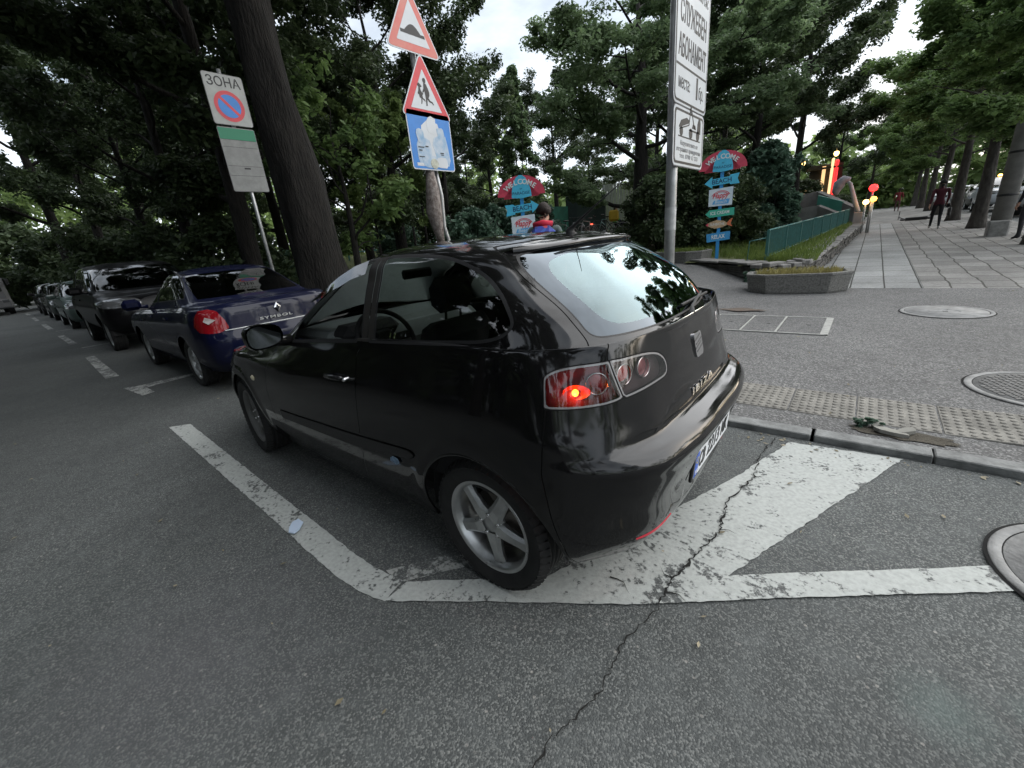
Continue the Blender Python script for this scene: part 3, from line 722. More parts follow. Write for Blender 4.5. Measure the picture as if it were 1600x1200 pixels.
    # red reflectors low in the bumper
    for s in (1, -1):
        rf = MB(); vs = []
        for i in range(9):
            t = i/8; y = .37+.21*t
            h_ = sh.project(np.array([-2.0, y, .332]), np.array([1.0, 0, 0])); x = h_[0][0]-.002
            hh = .008*math.sin(PI*(.08+.84*t))**.5
            vs += [(x, s*y, .332-hh), (x-.002, s*y, .332), (x+.001, s*y, .332+hh)]
        rf.add(vs, [q for i in range(8) for q in ((3*i, 3*i+1, 3*i+4, 3*i+3), (3*i+1, 3*i+2, 3*i+5, 3*i+4))], True)
        rf.build('reflector', mat('reflector_red', (.5, .03, .05), .15, 0, coat=1), T_)
    # number plate
    pl = MB(); Mp = Matrix.Translation((-.6435, 0, .500)) @ Matrix.Rotation(R(-5), 4, 'Y')
    pl.box((0, 0, -.006), (.012, .54, .134), Mp, .004); plate = pl.build('number_plate', MT['black'], T_)
    w = MB(); w.box((-.0075, 0, 0), (.002, .52, .112), Mp); white = w.build('plate_face', mat('plate_white', (.72, .74, .76), .35), plate)
    b = MB(); b.box((-.0092, .236, 0), (.001, .044, .108), Mp); b.build('plate_band', mat('plate_blue', (.01, .09, .50), .4), plate)
    rotp = (Mp.to_3x3() @ FACE_BACK)
    def onp(y, z, d=-.0095): return Mp @ Vector((d, y, z))
    blk = mat('plate_ink', (.01, .01, .012), .4)
    for tx, yc, wd in (('CB', .165, .082), ('2213', .0, .178), ('MK', -.178, .098)):
        text('plate_letters', tx, .104, blk, plate, onp(yc, 0), rotp, width=wd, bold=.0012)
    text('plate_letters', 'BG', .026, mat('plate_ink_white', (.8, .8, .8), .4), plate, onp(.236, -.033, -.0102), rotp, width=.026)
    st = MB()
    for k in range(12):
        a = 2*PI*k/12; st.box((-.0102, .236+.013*math.cos(a), .022+.013*math.sin(a)), (.0006, .004, .004), Mp)
    st.build('plate_stars', mat('plate_stars', (.8, .65, .05), .5), plate)
    # emblem and lettering on the tailgate
    e = MB(); Me = Matrix.Translation((-.5665, 0, .930)) @ Matrix.Rotation(R(11), 4, 'Y')
    def rr(a, b_, r_0, n=5):
        out = []
        for (cx, cy, s0) in ((a-r_0, b_-r_0, 0), (-a+r_0, b_-r_0, 1), (-a+r_0, -b_+r_0, 2), (a-r_0, -b_+r_0, 3)):
            for k in range(n+1):
                t = PI/2*(s0+k/n); out.append((cx+r_0*math.cos(t), cy+r_0*math.sin(t)))
        return out
    e.prism(rr(.046, .050, .018), -.003, .010, Me, 'x'); em = e.build('emblem', MT['chrome'], tg)
    cut = MB()
    for k, (z0, sg) in enumerate(((.020, 1), (.004, 1), (-.012, 1), (-.026, 1))):
        cut.prism([(.046 if k % 2 == 0 else .030, z0-.002), (-.030 if k % 2 == 0 else -.046, z0+.016), (-.030 if k % 2 == 0 else -.046, z0+.0205), (.046 if k % 2 == 0 else .030, z0+.003)], -.0038, -.0025, Me, 'x')
    cut.build('emblem_bars', blk, em)
    text('model_lettering', 'IBIZA', .042, MT['chrome'], tg, (sh.project(np.array([-2.0, .02, .768]), np.array([1.0, 0, 0]))[0][0]-.002, .005, .768), FACE_BACK, width=.28, depth=.003, bold=.001, spacing=1.25)
    # tailgate grip lip and small spoiler above the glass
    sp = MB(); vs = []; n = 30
    for i in range(n+1):
        y = -.50+1.0*i/n; h_ = sh.project(np.array([-2.0, abs(y), 1.372-.05*abs(y)**2]), np.array([1.0, 0, 0]))
        x = h_[0][0]; z = 1.385-.06*y*y; e_ = max(0, 1-abs(y/.5)**8)
        vs += [(x+.055, y, z+.0125), (x+.0, y, z+.008), (x-.020*e_, y, z-.004), (x-.021*e_, y, z-.009), (x+.004, y, z-.018)]
    sp.add(vs, [(5*i+j, 5*i+j+1, 5*i+j+6, 5*i+j+5) for i in range(n) for j in range(4)], True)
    spo = sp.build('roof_spoiler', P, tg)
    wp = MB(); wp.tube([(-.520, .0, 1.045), (-.535, -.01, 1.055), (-.520, -.05, 1.075), (-.47, -.34, 1.094)], [.014, .012, .008, .005], 8)
    wp.box((-.485, -.20, 1.085), (.012, .36, .012), Matrix.Rotation(0, 4, 'Z'), .003); wp.build('rear_wiper', MT['black'], tg)
    # aerial
    an = MB(); an.tube([(.02, 0, 1.395), (.03, 0, 1.425), (.005, 0, 1.445), (-.10, 0, 1.515), (-.24, 0, 1.60)], [.034, .020, .0075, .0035, .0018], 10); an.build('aerial', MT['black'], T_)
    # mirrors
    for s in (1, -1):
        m_ = MB(); vs = []; fs = []; n = 20; secs = [(.0, 1.0), (.025, 1.04), (.06, .98), (.10, .72), (.125, .38)]
        for (dx, sc) in secs:
            for k in range(n):
                t = 2*PI*k/n; cy, cz = math.cos(t), math.sin(t)
                yy = .095*math.copysign(abs(cy)**.7, cy); zz = .066*math.copysign(abs(cz)**.7, cz)*(1.0+.12*cy)
                vs.append((1.415+dx, s*(.925+yy*sc), 1.035+zz*sc))
        for i in range(len(secs)-1):
            for k in range(n): fs.append((i*n+k, i*n+(k+1) % n, (i+1)*n+(k+1) % n, (i+1)*n+k))
        fs.append(tuple((len(secs)-1)*n+k for k in range(n))); m_.add(vs, fs, True)
        m_.tube([(1.49, s*.77, .975), (1.48, s*.83, .985), (1.46, s*.88, 1.0)], [.035, .03, .03], 8)
        mo = m_.build('door_mirror', P, T_)
        gm = MB(); vs2 = [(1.4185+(.012 if False else 0), s*(.925+(v[1]*s-.925)*.90), 1.035+(v[2]-1.035)*.88) for v in [(vs[k][0], vs[k][1], vs[k][2]) for k in range(n)]]
        gm.add(vs2, [tuple(range(n))]); gm.build('mirror_glass', MT['mirror'], mo)
        # handle, repeater
        hd = MB(); hd.tube([(1.00, s*.838, .842), (.98, s*.853, .846), (.90, s*.858, .850), (.85, s*.853, .851), (.832, s*.840, .851)], [.010, .013, .014, .013, .010], 8); h0 = hd.build('door_handle', P, T_)
        lk = MB(); lk.lathe([(0, .860), (.008, .860), (.010, .850), (.010, .83)], 12, 'y', (.80, 0, .850)) if s > 0 else lk.lathe([(0, -.860), (.008, -.860), (.010, -.850), (.010, -.83)], 12, 'y', (.80, 0, .850)); lk.build('door_lock', MT['chrome'], h0)
        rp_ = MB(); rp_.lathe([(0, .012), (.018, .010), (.028, .0), (.03, -.008)], 18, 'y'); o = rp_.build('indicator', mat('indicator', (.55, .50, .36), .2, coat=1), T_, loc=(2.10, s*.836, .675)); o.scale = (1.2, s, .75)
    ch = MB(); ch.prism([(.535, .487), (.49, .478), (.465, .493), (.472, .512), (.51, .517), (.53, .505)], .8535, .8550, None, 'y'); ch.build('scuff_mark', mat('scuff_blue', (.16, .24, .34), .6, var=.4, vscale=60), T_)
    # interior
    D = MB()
    D.box((1.42, 0, .80), (.40, 1.30, .30), None, .09); D.box((1.62, 0, .945), (.50, 1.20, .07), None, .03); D.build('dashboard', MT['dash'], T_)
    b = MB(); b.box((1.335, .36, .955), (.22, .40, .11), Matrix.Identity(4), .05); b.box((1.22, 0, .62), (.9, .2, .2), None, .04); b.build('instrument_binnacle', MT['interior'], T_)
    sw = MB(); Ms = Matrix.Translation((1.13, .36, .91)) @ Matrix.Rotation(R(-62), 4, 'Y')
    sw.lathe([(.185+.015*math.cos(2*PI*k/8), .015*math.sin(2*PI*k/8)) for k in range(8)], 40, 'z', mtx=Ms, closed=True)
    sw.box((0, 0, -.02), (.14, .14, .05), Ms, .02); sw.box((0, .10, -.01), (.05, .16, .02), Ms, .006); sw.box((0, -.10, -.01), (.05, .16, .02), Ms, .006); sw.box((-.10, 0, -.01), (.16, .05, .02), Ms, .006)
    sw.build('steering_wheel', MT['interior'], T_)
    for s in (1, -1):
        st = MB(); st.box((.92, s*.36, .50), (.52, .48, .16), None, .06)
        st.box((.66, s*.36, .80), (.13, .46, .60), Matrix.Translation((.66, 0, .5)) @ Matrix.Rotation(R(-18), 4, 'Y') @ Matrix.Translation((-.66, 0, -.5)), .055)
        seat = st.build('seat', MT['seatcloth'], T_)
        hr = MB(); hr.box((.50, s*.36, 1.19), (.10, .27, .17), None, .045); hr.tube([(.515, s*.36-.05, 1.05), (.50, s*.36-.05, 1.15)], .007, 6); hr.tube([(.515, s*.36+.05, 1.05), (.50, s*.36+.05, 1.15)], .007, 6); hr.build('headrest', MT['seatcloth'], seat)
    st = MB(); st.box((.14, 0, .50), (.48, 1.16, .16), None, .05)
    st.box((-.12, 0, .78), (.14, 1.14, .50), Matrix.Translation((-.12, 0, .5)) @ Matrix.Rotation(R(-14), 4, 'Y') @ Matrix.Translation((.12, 0, -.5)), .05)
    seat = st.build('rear_seat', MT['seatcloth'], T_)
    for y in (-.34, .34):
        hr = MB(); hr.box((-.19, y, 1.09), (.08, .24, .13), None, .035); hr.build('headrest', MT['seatcloth'], seat)
    sf = MB(); sf.box((-.33, 0, .96), (.30, 1.10, .02)); sf.box((1.15, .74, .72), (.85, .06, .44)); sf.box((1.15, -.74, .72), (.85, .06, .44)); sf.box((.2, .74, .70), (.8, .05, .5)); sf.box((.2, -.74, .70), (.8, .05, .5))
    sf.build('interior_lining', MT['interior'], T_)
    rm = MB(); rm.box((1.20, 0, 1.26), (.03, .24, .06), None, .012); rm.build('interior_mirror', MT['interior'], T_)
    return T_, sh
HATCH_SPOKE = 0.0
HATCH_SPOKE = 42.0
HT, HSH = build_hatch()
# ------------------------------------------------------------------ ground
def interp(x, xs, ys): return float(np.interp(x, xs, ys))
def sstep(a, b, v):
    t = min(1, max(0, (v-a)/(b-a))); return t*t*(3-2*t)
def walk_h(y): return .042 + .016*max(0, -y-6)
def H(x, y):
    """height of sidewalk and park ground"""
    w = walk_h(y)
    if x <= -.2: return w
    s = -y + .12*max(0, x-3)*max(0, -y-3)**.5*1.0
    park = interp(s, [0, 3, 6, 10, 14, 18, 24, 60], [.042, .062, .16, .42, .74, 1.02, 1.34, 1.5])
    k = sstep(.0, 2.6, x)
    return w*(1-k)+park*k
def bed_h(x, y):
    k = sstep(.8, 4, x)
    return (walk_h(y)+.36)*(1-k)+(H(x, y)+.03)*k
def grid_sheet(name, m, xs, ys, hf, inside=None, **k):
    vs = [(x, y, hf(x, y)) for y in ys for x in xs]; nx = len(xs); fs = []
    for j in range(len(ys)-1):
        for i in range(nx-1):
            if inside and not inside((xs[i]+xs[i+1])/2, (ys[j]+ys[j+1])/2): continue
            fs.append((j*nx+i, j*nx+i+1, (j+1)*nx+i+1, (j+1)*nx+i))
    used = sorted({i for f in fs for i in f}); mp_ = {u: n for n, u in enumerate(used)}
    b = MB(); b.add([vs[u] for u in used], [tuple(mp_[i] for i in f) for f in fs], True)
    return b.build(name, m, kind='structure', **k)
KERB_Y = -1.25; SIDE_X = -5.2
def road_mat():
    m = asphalt('road_asphalt'); t = m.node_tree; n = t.nodes; L = t.links; p = n['Principled BSDF']
    src = p.inputs['Base Color'].links[0].from_socket
    # dark old surfacing towards the middle of the road, with left-hand shade painted in; a pale greenish scuffed patch
    tcn = n.new('ShaderNodeTexCoord')
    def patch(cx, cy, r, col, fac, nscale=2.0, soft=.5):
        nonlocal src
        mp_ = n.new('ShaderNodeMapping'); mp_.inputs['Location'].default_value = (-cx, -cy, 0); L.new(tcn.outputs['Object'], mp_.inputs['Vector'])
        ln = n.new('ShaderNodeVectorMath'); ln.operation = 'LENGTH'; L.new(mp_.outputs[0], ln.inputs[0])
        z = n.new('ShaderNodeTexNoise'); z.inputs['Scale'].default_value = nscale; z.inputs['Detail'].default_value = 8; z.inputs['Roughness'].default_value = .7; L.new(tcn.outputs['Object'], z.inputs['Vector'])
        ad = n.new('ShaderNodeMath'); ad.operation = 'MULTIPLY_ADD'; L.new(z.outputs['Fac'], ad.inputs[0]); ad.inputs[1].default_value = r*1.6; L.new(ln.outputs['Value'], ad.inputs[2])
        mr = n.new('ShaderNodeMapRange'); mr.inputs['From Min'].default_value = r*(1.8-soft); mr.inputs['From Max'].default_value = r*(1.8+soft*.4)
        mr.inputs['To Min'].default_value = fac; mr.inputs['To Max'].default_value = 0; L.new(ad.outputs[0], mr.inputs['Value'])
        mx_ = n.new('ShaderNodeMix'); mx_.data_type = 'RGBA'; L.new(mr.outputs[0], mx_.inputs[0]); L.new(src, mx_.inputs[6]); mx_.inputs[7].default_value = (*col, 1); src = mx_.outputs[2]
    patch(-1.42, .42, .11, (.115, .155, .145), .45, 30, .9)
    patch(-1.62, .30, .06, (.115, .155, .145), .4, 34, .9)
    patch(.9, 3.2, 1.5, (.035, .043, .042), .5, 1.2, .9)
    patch(.75, 1.75, .55, (.13, .125, .135), .30, 5, 1.0)
    patch(-1.0, 1.6, .7, (.10, .11, .11), .25, 3, 1.0)
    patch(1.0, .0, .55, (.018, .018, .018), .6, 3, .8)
    patch(-.2, 1.9, .16, (.024, .024, .024), .5, 9, .9)
    patch(2.6, 2.4, .22, (.022, .022, .022), .5, 7, .9)
    patch(7.5, 3.2, 4.2, (.030, .034, .034), .62, .5, .9)  # broad patch: older asphalt plus canopy shade put into the colour
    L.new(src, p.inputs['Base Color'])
    return m
def ground():
    g = MB(); g.sheet([(-300, -600), (700, -600), (700, 400), (-300, 400)], -.25); g.build('ground', mat('far_ground', (.045, .05, .035), .95, var=.4, vscale=.2), kind='structure')
    r = MB()
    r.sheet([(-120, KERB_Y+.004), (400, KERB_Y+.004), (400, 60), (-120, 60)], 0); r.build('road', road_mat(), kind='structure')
    r = MB(); r.sheet([(-60, -300), (SIDE_X, -300), (SIDE_X, KERB_Y+.004), (-60, KERB_Y+.004)], -.002)
    vs = [(-60, KERB_Y, -.002), (SIDE_X, KERB_Y, -.002), (SIDE_X, -6, -.002), (-60, -6, -.002), (SIDE_X, -300, walk_h(-300)-.06), (-60, -300, walk_h(-300)-.06)]
    r = MB(); r.add(vs, [(3, 2, 1, 0), (5, 4, 2, 3)]); r.build('side_road', MT['asphalt'], kind='structure')
    wk = bpy.data.materials.get('asphalt_walk')
    ys = list(np.arange(KERB_Y-.115, -12, -.35)) + list(np.arange(-12, -30, -1.2)); xs = [SIDE_X] + list(np.arange(-4.8, 6, .4)) + list(np.arange(6, 90, 3.0))
    def in_walk(x, y):
        if x > 4.4: return y > -3.8
        if x > -.5: return y > -(8.9+.75*max(0, x-.2))
        return y > -7.62 or x < SIDE_X
    grid_sheet('sidewalk', wk, xs, ys, H, in_walk)
    # large paving slabs and the old cracked pavers beside them
    def tile_mat(name, base, w, h, off, mortar, gap, crack=0.0, var=.25):
        m = bpy.data.materials.new(name); m.use_nodes = True; t = m.node_tree; n = t.nodes; L = t.links; p = n['Principled BSDF']
        tcn = n.new('ShaderNodeTexCoord'); mp_ = n.new('ShaderNodeMapping'); mp_.inputs['Rotation'].default_value = (0, 0, R(90)); L.new(tcn.outputs['Object'], mp_.inputs['Vector'])
        vec = mp_.outputs[0]
        if crack:
            z = n.new('ShaderNodeTexNoise'); z.inputs['Scale'].default_value = 1.6; z.inputs['Detail'].default_value = 6; L.new(vec, z.inputs['Vector'])
            sb = n.new('ShaderNodeVectorMath'); sb.operation = 'SUBTRACT'; L.new(z.outputs['Color'], sb.inputs[0]); sb.inputs[1].default_value = (.5, .5, .5)
            sc = n.new('ShaderNodeVectorMath'); sc.operation = 'SCALE'; L.new(sb.outputs[0], sc.inputs[0]); sc.inputs['Scale'].default_value = crack
            ad = n.new('ShaderNodeVectorMath'); L.new(vec, ad.inputs[0]); L.new(sc.outputs[0], ad.inputs[1]); vec = ad.outputs[0]
        b = n.new('ShaderNodeTexBrick'); b.offset = off; b.inputs['Scale'].default_value = 1; b.inputs['Brick Width'].default_value = w; b.inputs['Row Height'].default_value = h
        b.inputs['Mortar Size'].default_value = gap; b.inputs['Mortar Smooth'].default_value = .3
        b.inputs['Color1'].default_value = (*[c*(1-var) for c in base], 1); b.inputs['Color2'].default_value = (*[c*(1+var) for c in base], 1); b.inputs['Mortar'].default_value = (*mortar, 1)
        L.new(vec, b.inputs['Vector'])
        z = n.new('ShaderNodeTexNoise'); z.inputs['Scale'].default_value = 22; z.inputs['Detail'].default_value = 7; z.inputs['Roughness'].default_value = .7; L.new(tcn.outputs['Object'], z.inputs['Vector'])
        z2 = n.new('ShaderNodeTexNoise'); z2.inputs['Scale'].default_value = .9; z2.inputs['Detail'].default_value = 5; L.new(tcn.outputs['Object'], z2.inputs['Vector'])
        mm = n.new('ShaderNodeMath'); mm.operation = 'ADD'; L.new(z.outputs['Fac'], mm.inputs[0]); L.new(z2.outputs['Fac'], mm.inputs[1])
        mr = n.new('ShaderNodeMapRange'); mr.inputs['From Min'].default_value = .7; mr.inputs['From Max'].default_value = 1.3; mr.inputs['To Min'].default_value = .62; mr.inputs['To Max'].default_value = 1.3; L.new(mm.outputs[0], mr.inputs['Value'])
        mx_ = n.new('ShaderNodeVectorMath'); mx_.operation = 'SCALE'; L.new(b.outputs['Color'], mx_.inputs[0]); L.new(mr.outputs[0], mx_.inputs['Scale'])
        L.new(mx_.outputs[0], p.inputs['Base Color']); p.inputs['Roughness'].default_value = .88
        bp = n.new('ShaderNodeBump'); bp.inputs['Distance'].default_value = .02; bp.inputs['Strength'].default_value = .8
        iv = n.new('ShaderNodeMath'); iv.operation = 'MULTIPLY_ADD'; L.new(b.outputs['Fac'], iv.inputs[0]); iv.inputs[1].default_value = -1; L.new(z.outputs['Fac'], iv.inputs[2])
        L.new(iv.outputs[0], bp.inputs['Height']); L.new(bp.outputs['Normal'], p.inputs['Normal'])
        return m
    ys2 = [-7.62] + list(np.arange(-8, -40, -1.6)) + list(np.arange(-40, -300, -20))
    sl = tile_mat('paving_slabs', (.27, .275, .27), .82, .455, .0, (.035, .035, .03), .012, .02, .07)
    grid_sheet('slab_path', sl, [-1.84, -1.4, -.9, -.45, .0, .3], [y for y in ys2 if y > -30], lambda x, y: walk_h(y)+.004, lambda x, y: y > -28)
    pv = tile_mat('cracked_pavers', (.215, .21, .20), .62, .36, .5, (.055, .052, .045), .013, .14, .22)
    grid_sheet('paver_area', pv, [SIDE_X, -4.5, -4, -3, -2.4, -1.846], [y for y in ys2 if y > -30], lambda x, y: walk_h(y)+.002, None)
    grid_sheet('far_sidewalk', mat('far_walk', (.22, .212, .20), .92, var=.45, vscale=1.6, bump=.5, bscale=18), [SIDE_X, -4, -2, -.2, .6], [-27.5, -30, -40, -80, -300], lambda x, y: walk_h(y)-.001)
    # park ground
    xs = list(np.arange(-.45, 12, .5)) + list(np.arange(12, 120, 5.0)); ys = list(np.arange(-3.6, -40, -.6)) + list(np.arange(-40, -200, -12))
    pk = mat('park_soil', (.055, .062, .025), .95, col2=(.10, .115, .035), vscale=1.3, bump=.8, bscale=25, detail=8)
    def in_park(x, y):
        if x < .3: return y < -8.4 and x > -.1-.03*(-y-8)
        return y < -(8.2+.85*max(0, x-.3)) if x < 3.9 else y < -3.6
    grid_sheet('park_ground', pk, xs, ys, lambda x, y: bed_h(x, y) if (x < 3.4) else H(x, y)+.015, in_park)
    dirt = mat('dirt_path', (.20, .17, .12), .95, var=.3, vscale=3)
    xs = list(np.arange(4, 16, 1.0)); ys = list(np.arange(-13, -24, -1.0))
    grid_sheet('park_path', dirt, xs, ys, lambda x, y: H(x, y)+.03, lambda x, y: abs(y+15.5+.35*(x-6)) < 1.6)
    # kerb stones
    ks = mat('kerb_stone', (.20, .205, .20), .85, var=.35, vscale=9, bump=.5, bscale=70)
    k = MB(); random.seed(4); x = 1.9-.90*3
    edges = [-5.2, -4.7, -3.75, -2.82, -1.89, -1.515, -.955, -.02, .9, 1.85, 2.8, 3.75, 4.7, 5.65, 6.6, 7.5, 8.4, 9.4, 10.4, 12, 14, 16, 19, 22, 26, 30, 40, 60, 90]
    for a, b in zip(edges, edges[1:]):
        dz = random.uniform(-.006, .004); dy = random.uniform(-.008, .008); g_ = .008 if not abs(a+.955) < .01 else .03
        k.box(((a+b)/2, KERB_Y-.058+dy, -.069+dz), (b-a-g_, .115, .23), None, .006)
    k.build('kerb', ks, kind='structure')
    k = MB()
    for i in range(60):
        y = -1.4-i*1.0; k.box((SIDE_X+.0, y-.5, walk_h(y)-.10), (.12, .985, .22), None, .012)
    k.build('side_kerb', ks, kind='structure')
    # tactile paving along the kerb
    tl = mat('tactile_concrete', (.205, .196, .176), .9, var=.30, vscale=8, bump=.4, bscale=90)
    k = MB(); x = 2.45; i = 0; seams = [3.25, 2.85, 2.45, 2.05, 1.65, 1.25, .85, .44, .04, -.36, -.765, -1.155, -1.58, -2.0, -2.42, -2.84, -3.26, -3.68, -4.1]
    random.seed(8)
    for a, b in zip(seams, seams[1:]):
        z = .048+random.uniform(-.003, .004); c = (a+b)/2; w = a-b-.009; tilt = random.uniform(-.3, .3)
        if a < -1.5 and a > -1.65: tilt = 1.3; z += .006
        Mt = Matrix.Translation((c, -1.86, z-.03)) @ Matrix.Rotation(R(tilt), 4, 'Y')
        k.box((0, 0, 0), (w, .50, .06), Mt, .004)
        for u in range(8):
            for v in range(9):
                k.lathe([(.017, .0), (.015, .0045), (.009, .006), (0, .0062)], 8, 'z', (-w/2+w*(u+.5)/8, -.25+.50*(v+.5)/9, .030), mtx=Mt)
    k.build('tactile_paving', tl, kind='structure')
    # broken-out hollow between kerb and tiles
    random.seed(3)
    h = MB(); poly = []
    for i in range(28):
        a = 2*PI*i/28; r_1 = 1+random.uniform(-.22, .22); poly.append((-1.38+0.25*r_1*math.cos(a), -1.48+.072*r_1*math.sin(a), H(-1.4, -1.4)+.006))
    h.sheet(poly); h.build('dirt_patch', mat('dirt', (.045, .038, .028), .95, col2=(.10, .09, .07), vscale=30, bump=1, bscale=120, detail=8), kind='structure')
    # painted markings
    def ragged(name, poly, m, z=.004, seed=1, step=.028, jit=.0028):
        random.seed(seed); out = []
        for a, b in zip(poly, poly[1:]+poly[:1]):
            a = Vector(a); b = Vector(b); n_ = max(1, int((b-a).length/step)); nn = Vector((-(b-a).y, (b-a).x)).normalized()
            for i in range(n_):
                out.append(a.lerp(b, i/n_) + nn*random.uniform(-jit, jit))
        bm = bmesh.new(); vs = [bm.verts.new((p.x, p.y, z)) for p in out]; f = bm.faces.new(vs)
        if f.normal.z < 0: f.normal_flip()
        bmesh.ops.triangulate(bm, faces=bm.faces); me = bpy.data.meshes.new(name); bm.to_mesh(me); bm.free(); me.materials.append(m)
        return newobj(name, me, kind='structure')
    ragged('road_marking', [(.33, 1.138), (.36, 1.02), (.52, 1.045), (.70, 1.05), (3.82, .965), (3.94, 1.11), (1.41, 1.165), (.80, 1.182), (.60, 1.182), (.45, 1.168)], MT['paint'], .004, 1)
    ragged('road_marking', [(.33, 1.14), (-.13, .835), (-.56, .56), (-.95, .262), (-1.33, -.018), (-1.63, -.235), (-2.4, -.78), (-2.32, -.89), (-1.61, -.375), (-1.12, -.015), (-.76, .25), (-.10, .70), (.335, 1.015)], MT['paint'], .008, 2)
    ragged('road_marking', [(-.78, .262), (-1.39, -1.235), (-.84, -1.17), (-.66, -.60), (-.20, .57), (-.13, .72)], MT['paint'], .004, 3, jit=.005)
    ragged('road_marking', [(.36, 1.03), (.10, .70), (-.02, .42), (.14, .42), (.26, .72), (.48, 1.03)], MT['paint_worn'], .0035, 4)
    for i, x0 in enumerate([7.5, 13.45, 19.5, 25.6, 31.8]):
        L_ = 2.95 if i < 2 else 3.2
        ragged('road_marking', [(x0, .955), (x0+L_, .90), (x0+L_, 1.03), (x0, 1.115)] if i == 0 else [(x0, .86), (x0+L_, .86), (x0+L_, .99), (x0, .99)], MT['paint_worn'], .004, 10+i)
    ragged('road_marking', [(5.66, 1.00), (6.45, 1.07), (6.36, .95), (6.3, .30), (6.15, .30), (6.1, .88), (5.72, .87)], MT['paint_worn'], .004, 20)
    for x0 in (12.2, 18.2, 24.2): ragged('road_marking', [(x0, .9), (x0+.12, .9), (x0+.12, -.9), (x0, -.9)], MT['paint_worn'], .004, 30)
    # long crack running through the paint into the road
    random.seed(11); pts = [(-.765, -1.20), (-.72, -.92), (-.74, -.62), (-.67, -.30), (-.70, -.05), (-.66, .15), (-.62, .36), (-.62, .55), (-.575, .75), (-.59, .96), (-.54, 1.15), (-.52, 1.5), (-.45, 2.2)]
    L_ = []; Rr = []
    P = []
    for a, b in zip(pts, pts[1:]):
        for i in range(14): P.append(Vector(a).lerp(Vector(b), i/14)+Vector((random.uniform(-.008, .008), random.uniform(-.006, .006))))
    for p in P:
        w = abs(random.gauss(.0024, .0018))*(1 if p.y < .5 else .6)+.0008; L_.append((p.x-w, p.y, .0112)); Rr.append((p.x+w, p.y, .0112))
    c = MB(); c.add(L_+Rr, [(i, i+1, len(P)+i+1, len(P)+i) for i in range(len(P)-1)])
    for (sx, sy, ang, ln) in [(-.70, -.05, 200, .08), (-.62, .36, -10, .08), (-.62, .45, 190, .10), (-.40, .50, 175, .12)]:
        a = R(ang); q = [(sx+ln*t*math.cos(a+.3*math.sin(t*5)), sy+ln*t*math.sin(a+.3*math.sin(t*5))) for t in (0, .25, .5, .75, 1)]
        c.add([(x_, y_-.004*(1-i/4), .0116) for i, (x_, y_) in enumerate(q)]+[(x_, y_+.004*(1-i/4), .0116) for i, (x_, y_) in enumerate(q)], [(i, i+1, 6+i, 5+i) for i in range(4)])
    c.build('road_crack', mat('crack_dark', (.012, .012, .011), .95, bump=.5), kind='structure')
    # thin joint across the line near its bend
    # manhole covers
    iron = mat('cast_iron', (.13, .13, .128), .62, .35, var=.25, vscale=14, bump=.4, bscale=60)
    pale = mat('iron_concrete', (.24, .24, .235), .85, var=.3, vscale=8, bump=.4, bscale=60)
    def cover(label, x, y, z, r, pattern, mm):
        t = thing('manhole_cover', label, 'manhole cover', (x, y, z))
        b = MB(); b.lathe([(r*.90, .004), (r*.905, .007), (r*.99, .007), (r, .002), (r*1.0, -.05)], 64, 'z'); b.build('frame_ring', mm, t)
        b = MB(); b.lathe([(0, .005), (r*.885, .005), (r*.892, .0)], 64, 'z')
        if pattern == 'grid':
            s_ = .042
            for i in range(-10, 11):
                for j in range(-10, 11):
                    if math.hypot(i*s_, j*s_) < r*.80: b.box((i*s_, j*s_, .0072), (s_*.80, s_*.80, .004), Matrix.Rotation(.4, 4, 'Z'))
        elif pattern == 'ring':
            b.lathe([(r*.60, .0062), (r*.61, .010), (r*.66, .010), (r*.67, .0062)], 56, 'z'); b.box((0, 0, .008), (.06, .012, .004))
        else: b.lathe([(r*.3, .0062), (r*.31, .009), (r*.35, .009), (r*.36, .0062)], 40, 'z'); b.box((.0, .0, .008), (.05, .02, .006))
        b.build('cover_plate', mm if pattern != 'grid' else iron, t)
        g_ = MB(); g_.lathe([(r*.89, .003), (r*.902, .0035)], 64, 'z'); g_.lathe([(r*1.0, .003), (r*1.03, .0)], 64, 'z'); g_.build('rim_gap', MT['line'], t)
    cover('pale round manhole cover in the asphalt beside the paving slabs', -1.93, -5.72, walk_h(-5.7)+.004, .43, 'plain', pale)
    cover('round iron manhole cover with a square grid pattern behind the tactile strip', -2.22, -2.72, .044, .44, 'grid', pale)
    cover('round manhole cover in the road beside the end of the diagonal white line', -2.02, -.46, .010, .40, 'ring', pale)
    t = thing('utility_hatch', 'rectangular utility hatch of asphalt-filled panels in a pale steel frame', 'hatch', (-.13, -4.55, H(-.1, -4.5)+.004), 0)
    f = MB(); Lx, Ly = 1.35, .98
    for yy in (-Ly/2, Ly/2): f.box((0, yy, .004), (Lx, .028, .012))
    for xx, w in ((-Lx/2, .075), (-.19, .022), (.20, .022), (Lx/2, .05)): f.box((xx, 0, .005), (w, Ly, .012))
    f.build('hatch_frame', mat('frame_pale', (.34, .34, .32), .7, .1, var=.2, vscale=18), t)
    for xc, w in ((-.44, .45), (.005, .36), (.45, .45)):
        b = MB(); b.box((xc, 0, .001), (w, Ly-.05, .010)); b.box((xc-.05, 0, .009), (.05, .02, .004)); b.build('hatch_panel', wk, t)
    rs = MB(); poly = [(.35+.33*math.cos(a)*(1+.25*math.sin(3*a)), -5.45+.14*math.sin(a)*(1+.3*math.cos(4*a)), H(.35, -5.45)+.012+.006*math.sin(a)) for a in [2*PI*i/24 for i in range(24)]]
    rs.sheet(poly); rs.build('rust_stain', mat('rust_stain', (.085, .055, .040), .95, col2=(.14, .12, .10), vscale=18, bump=.4), kind='structure')
ground()
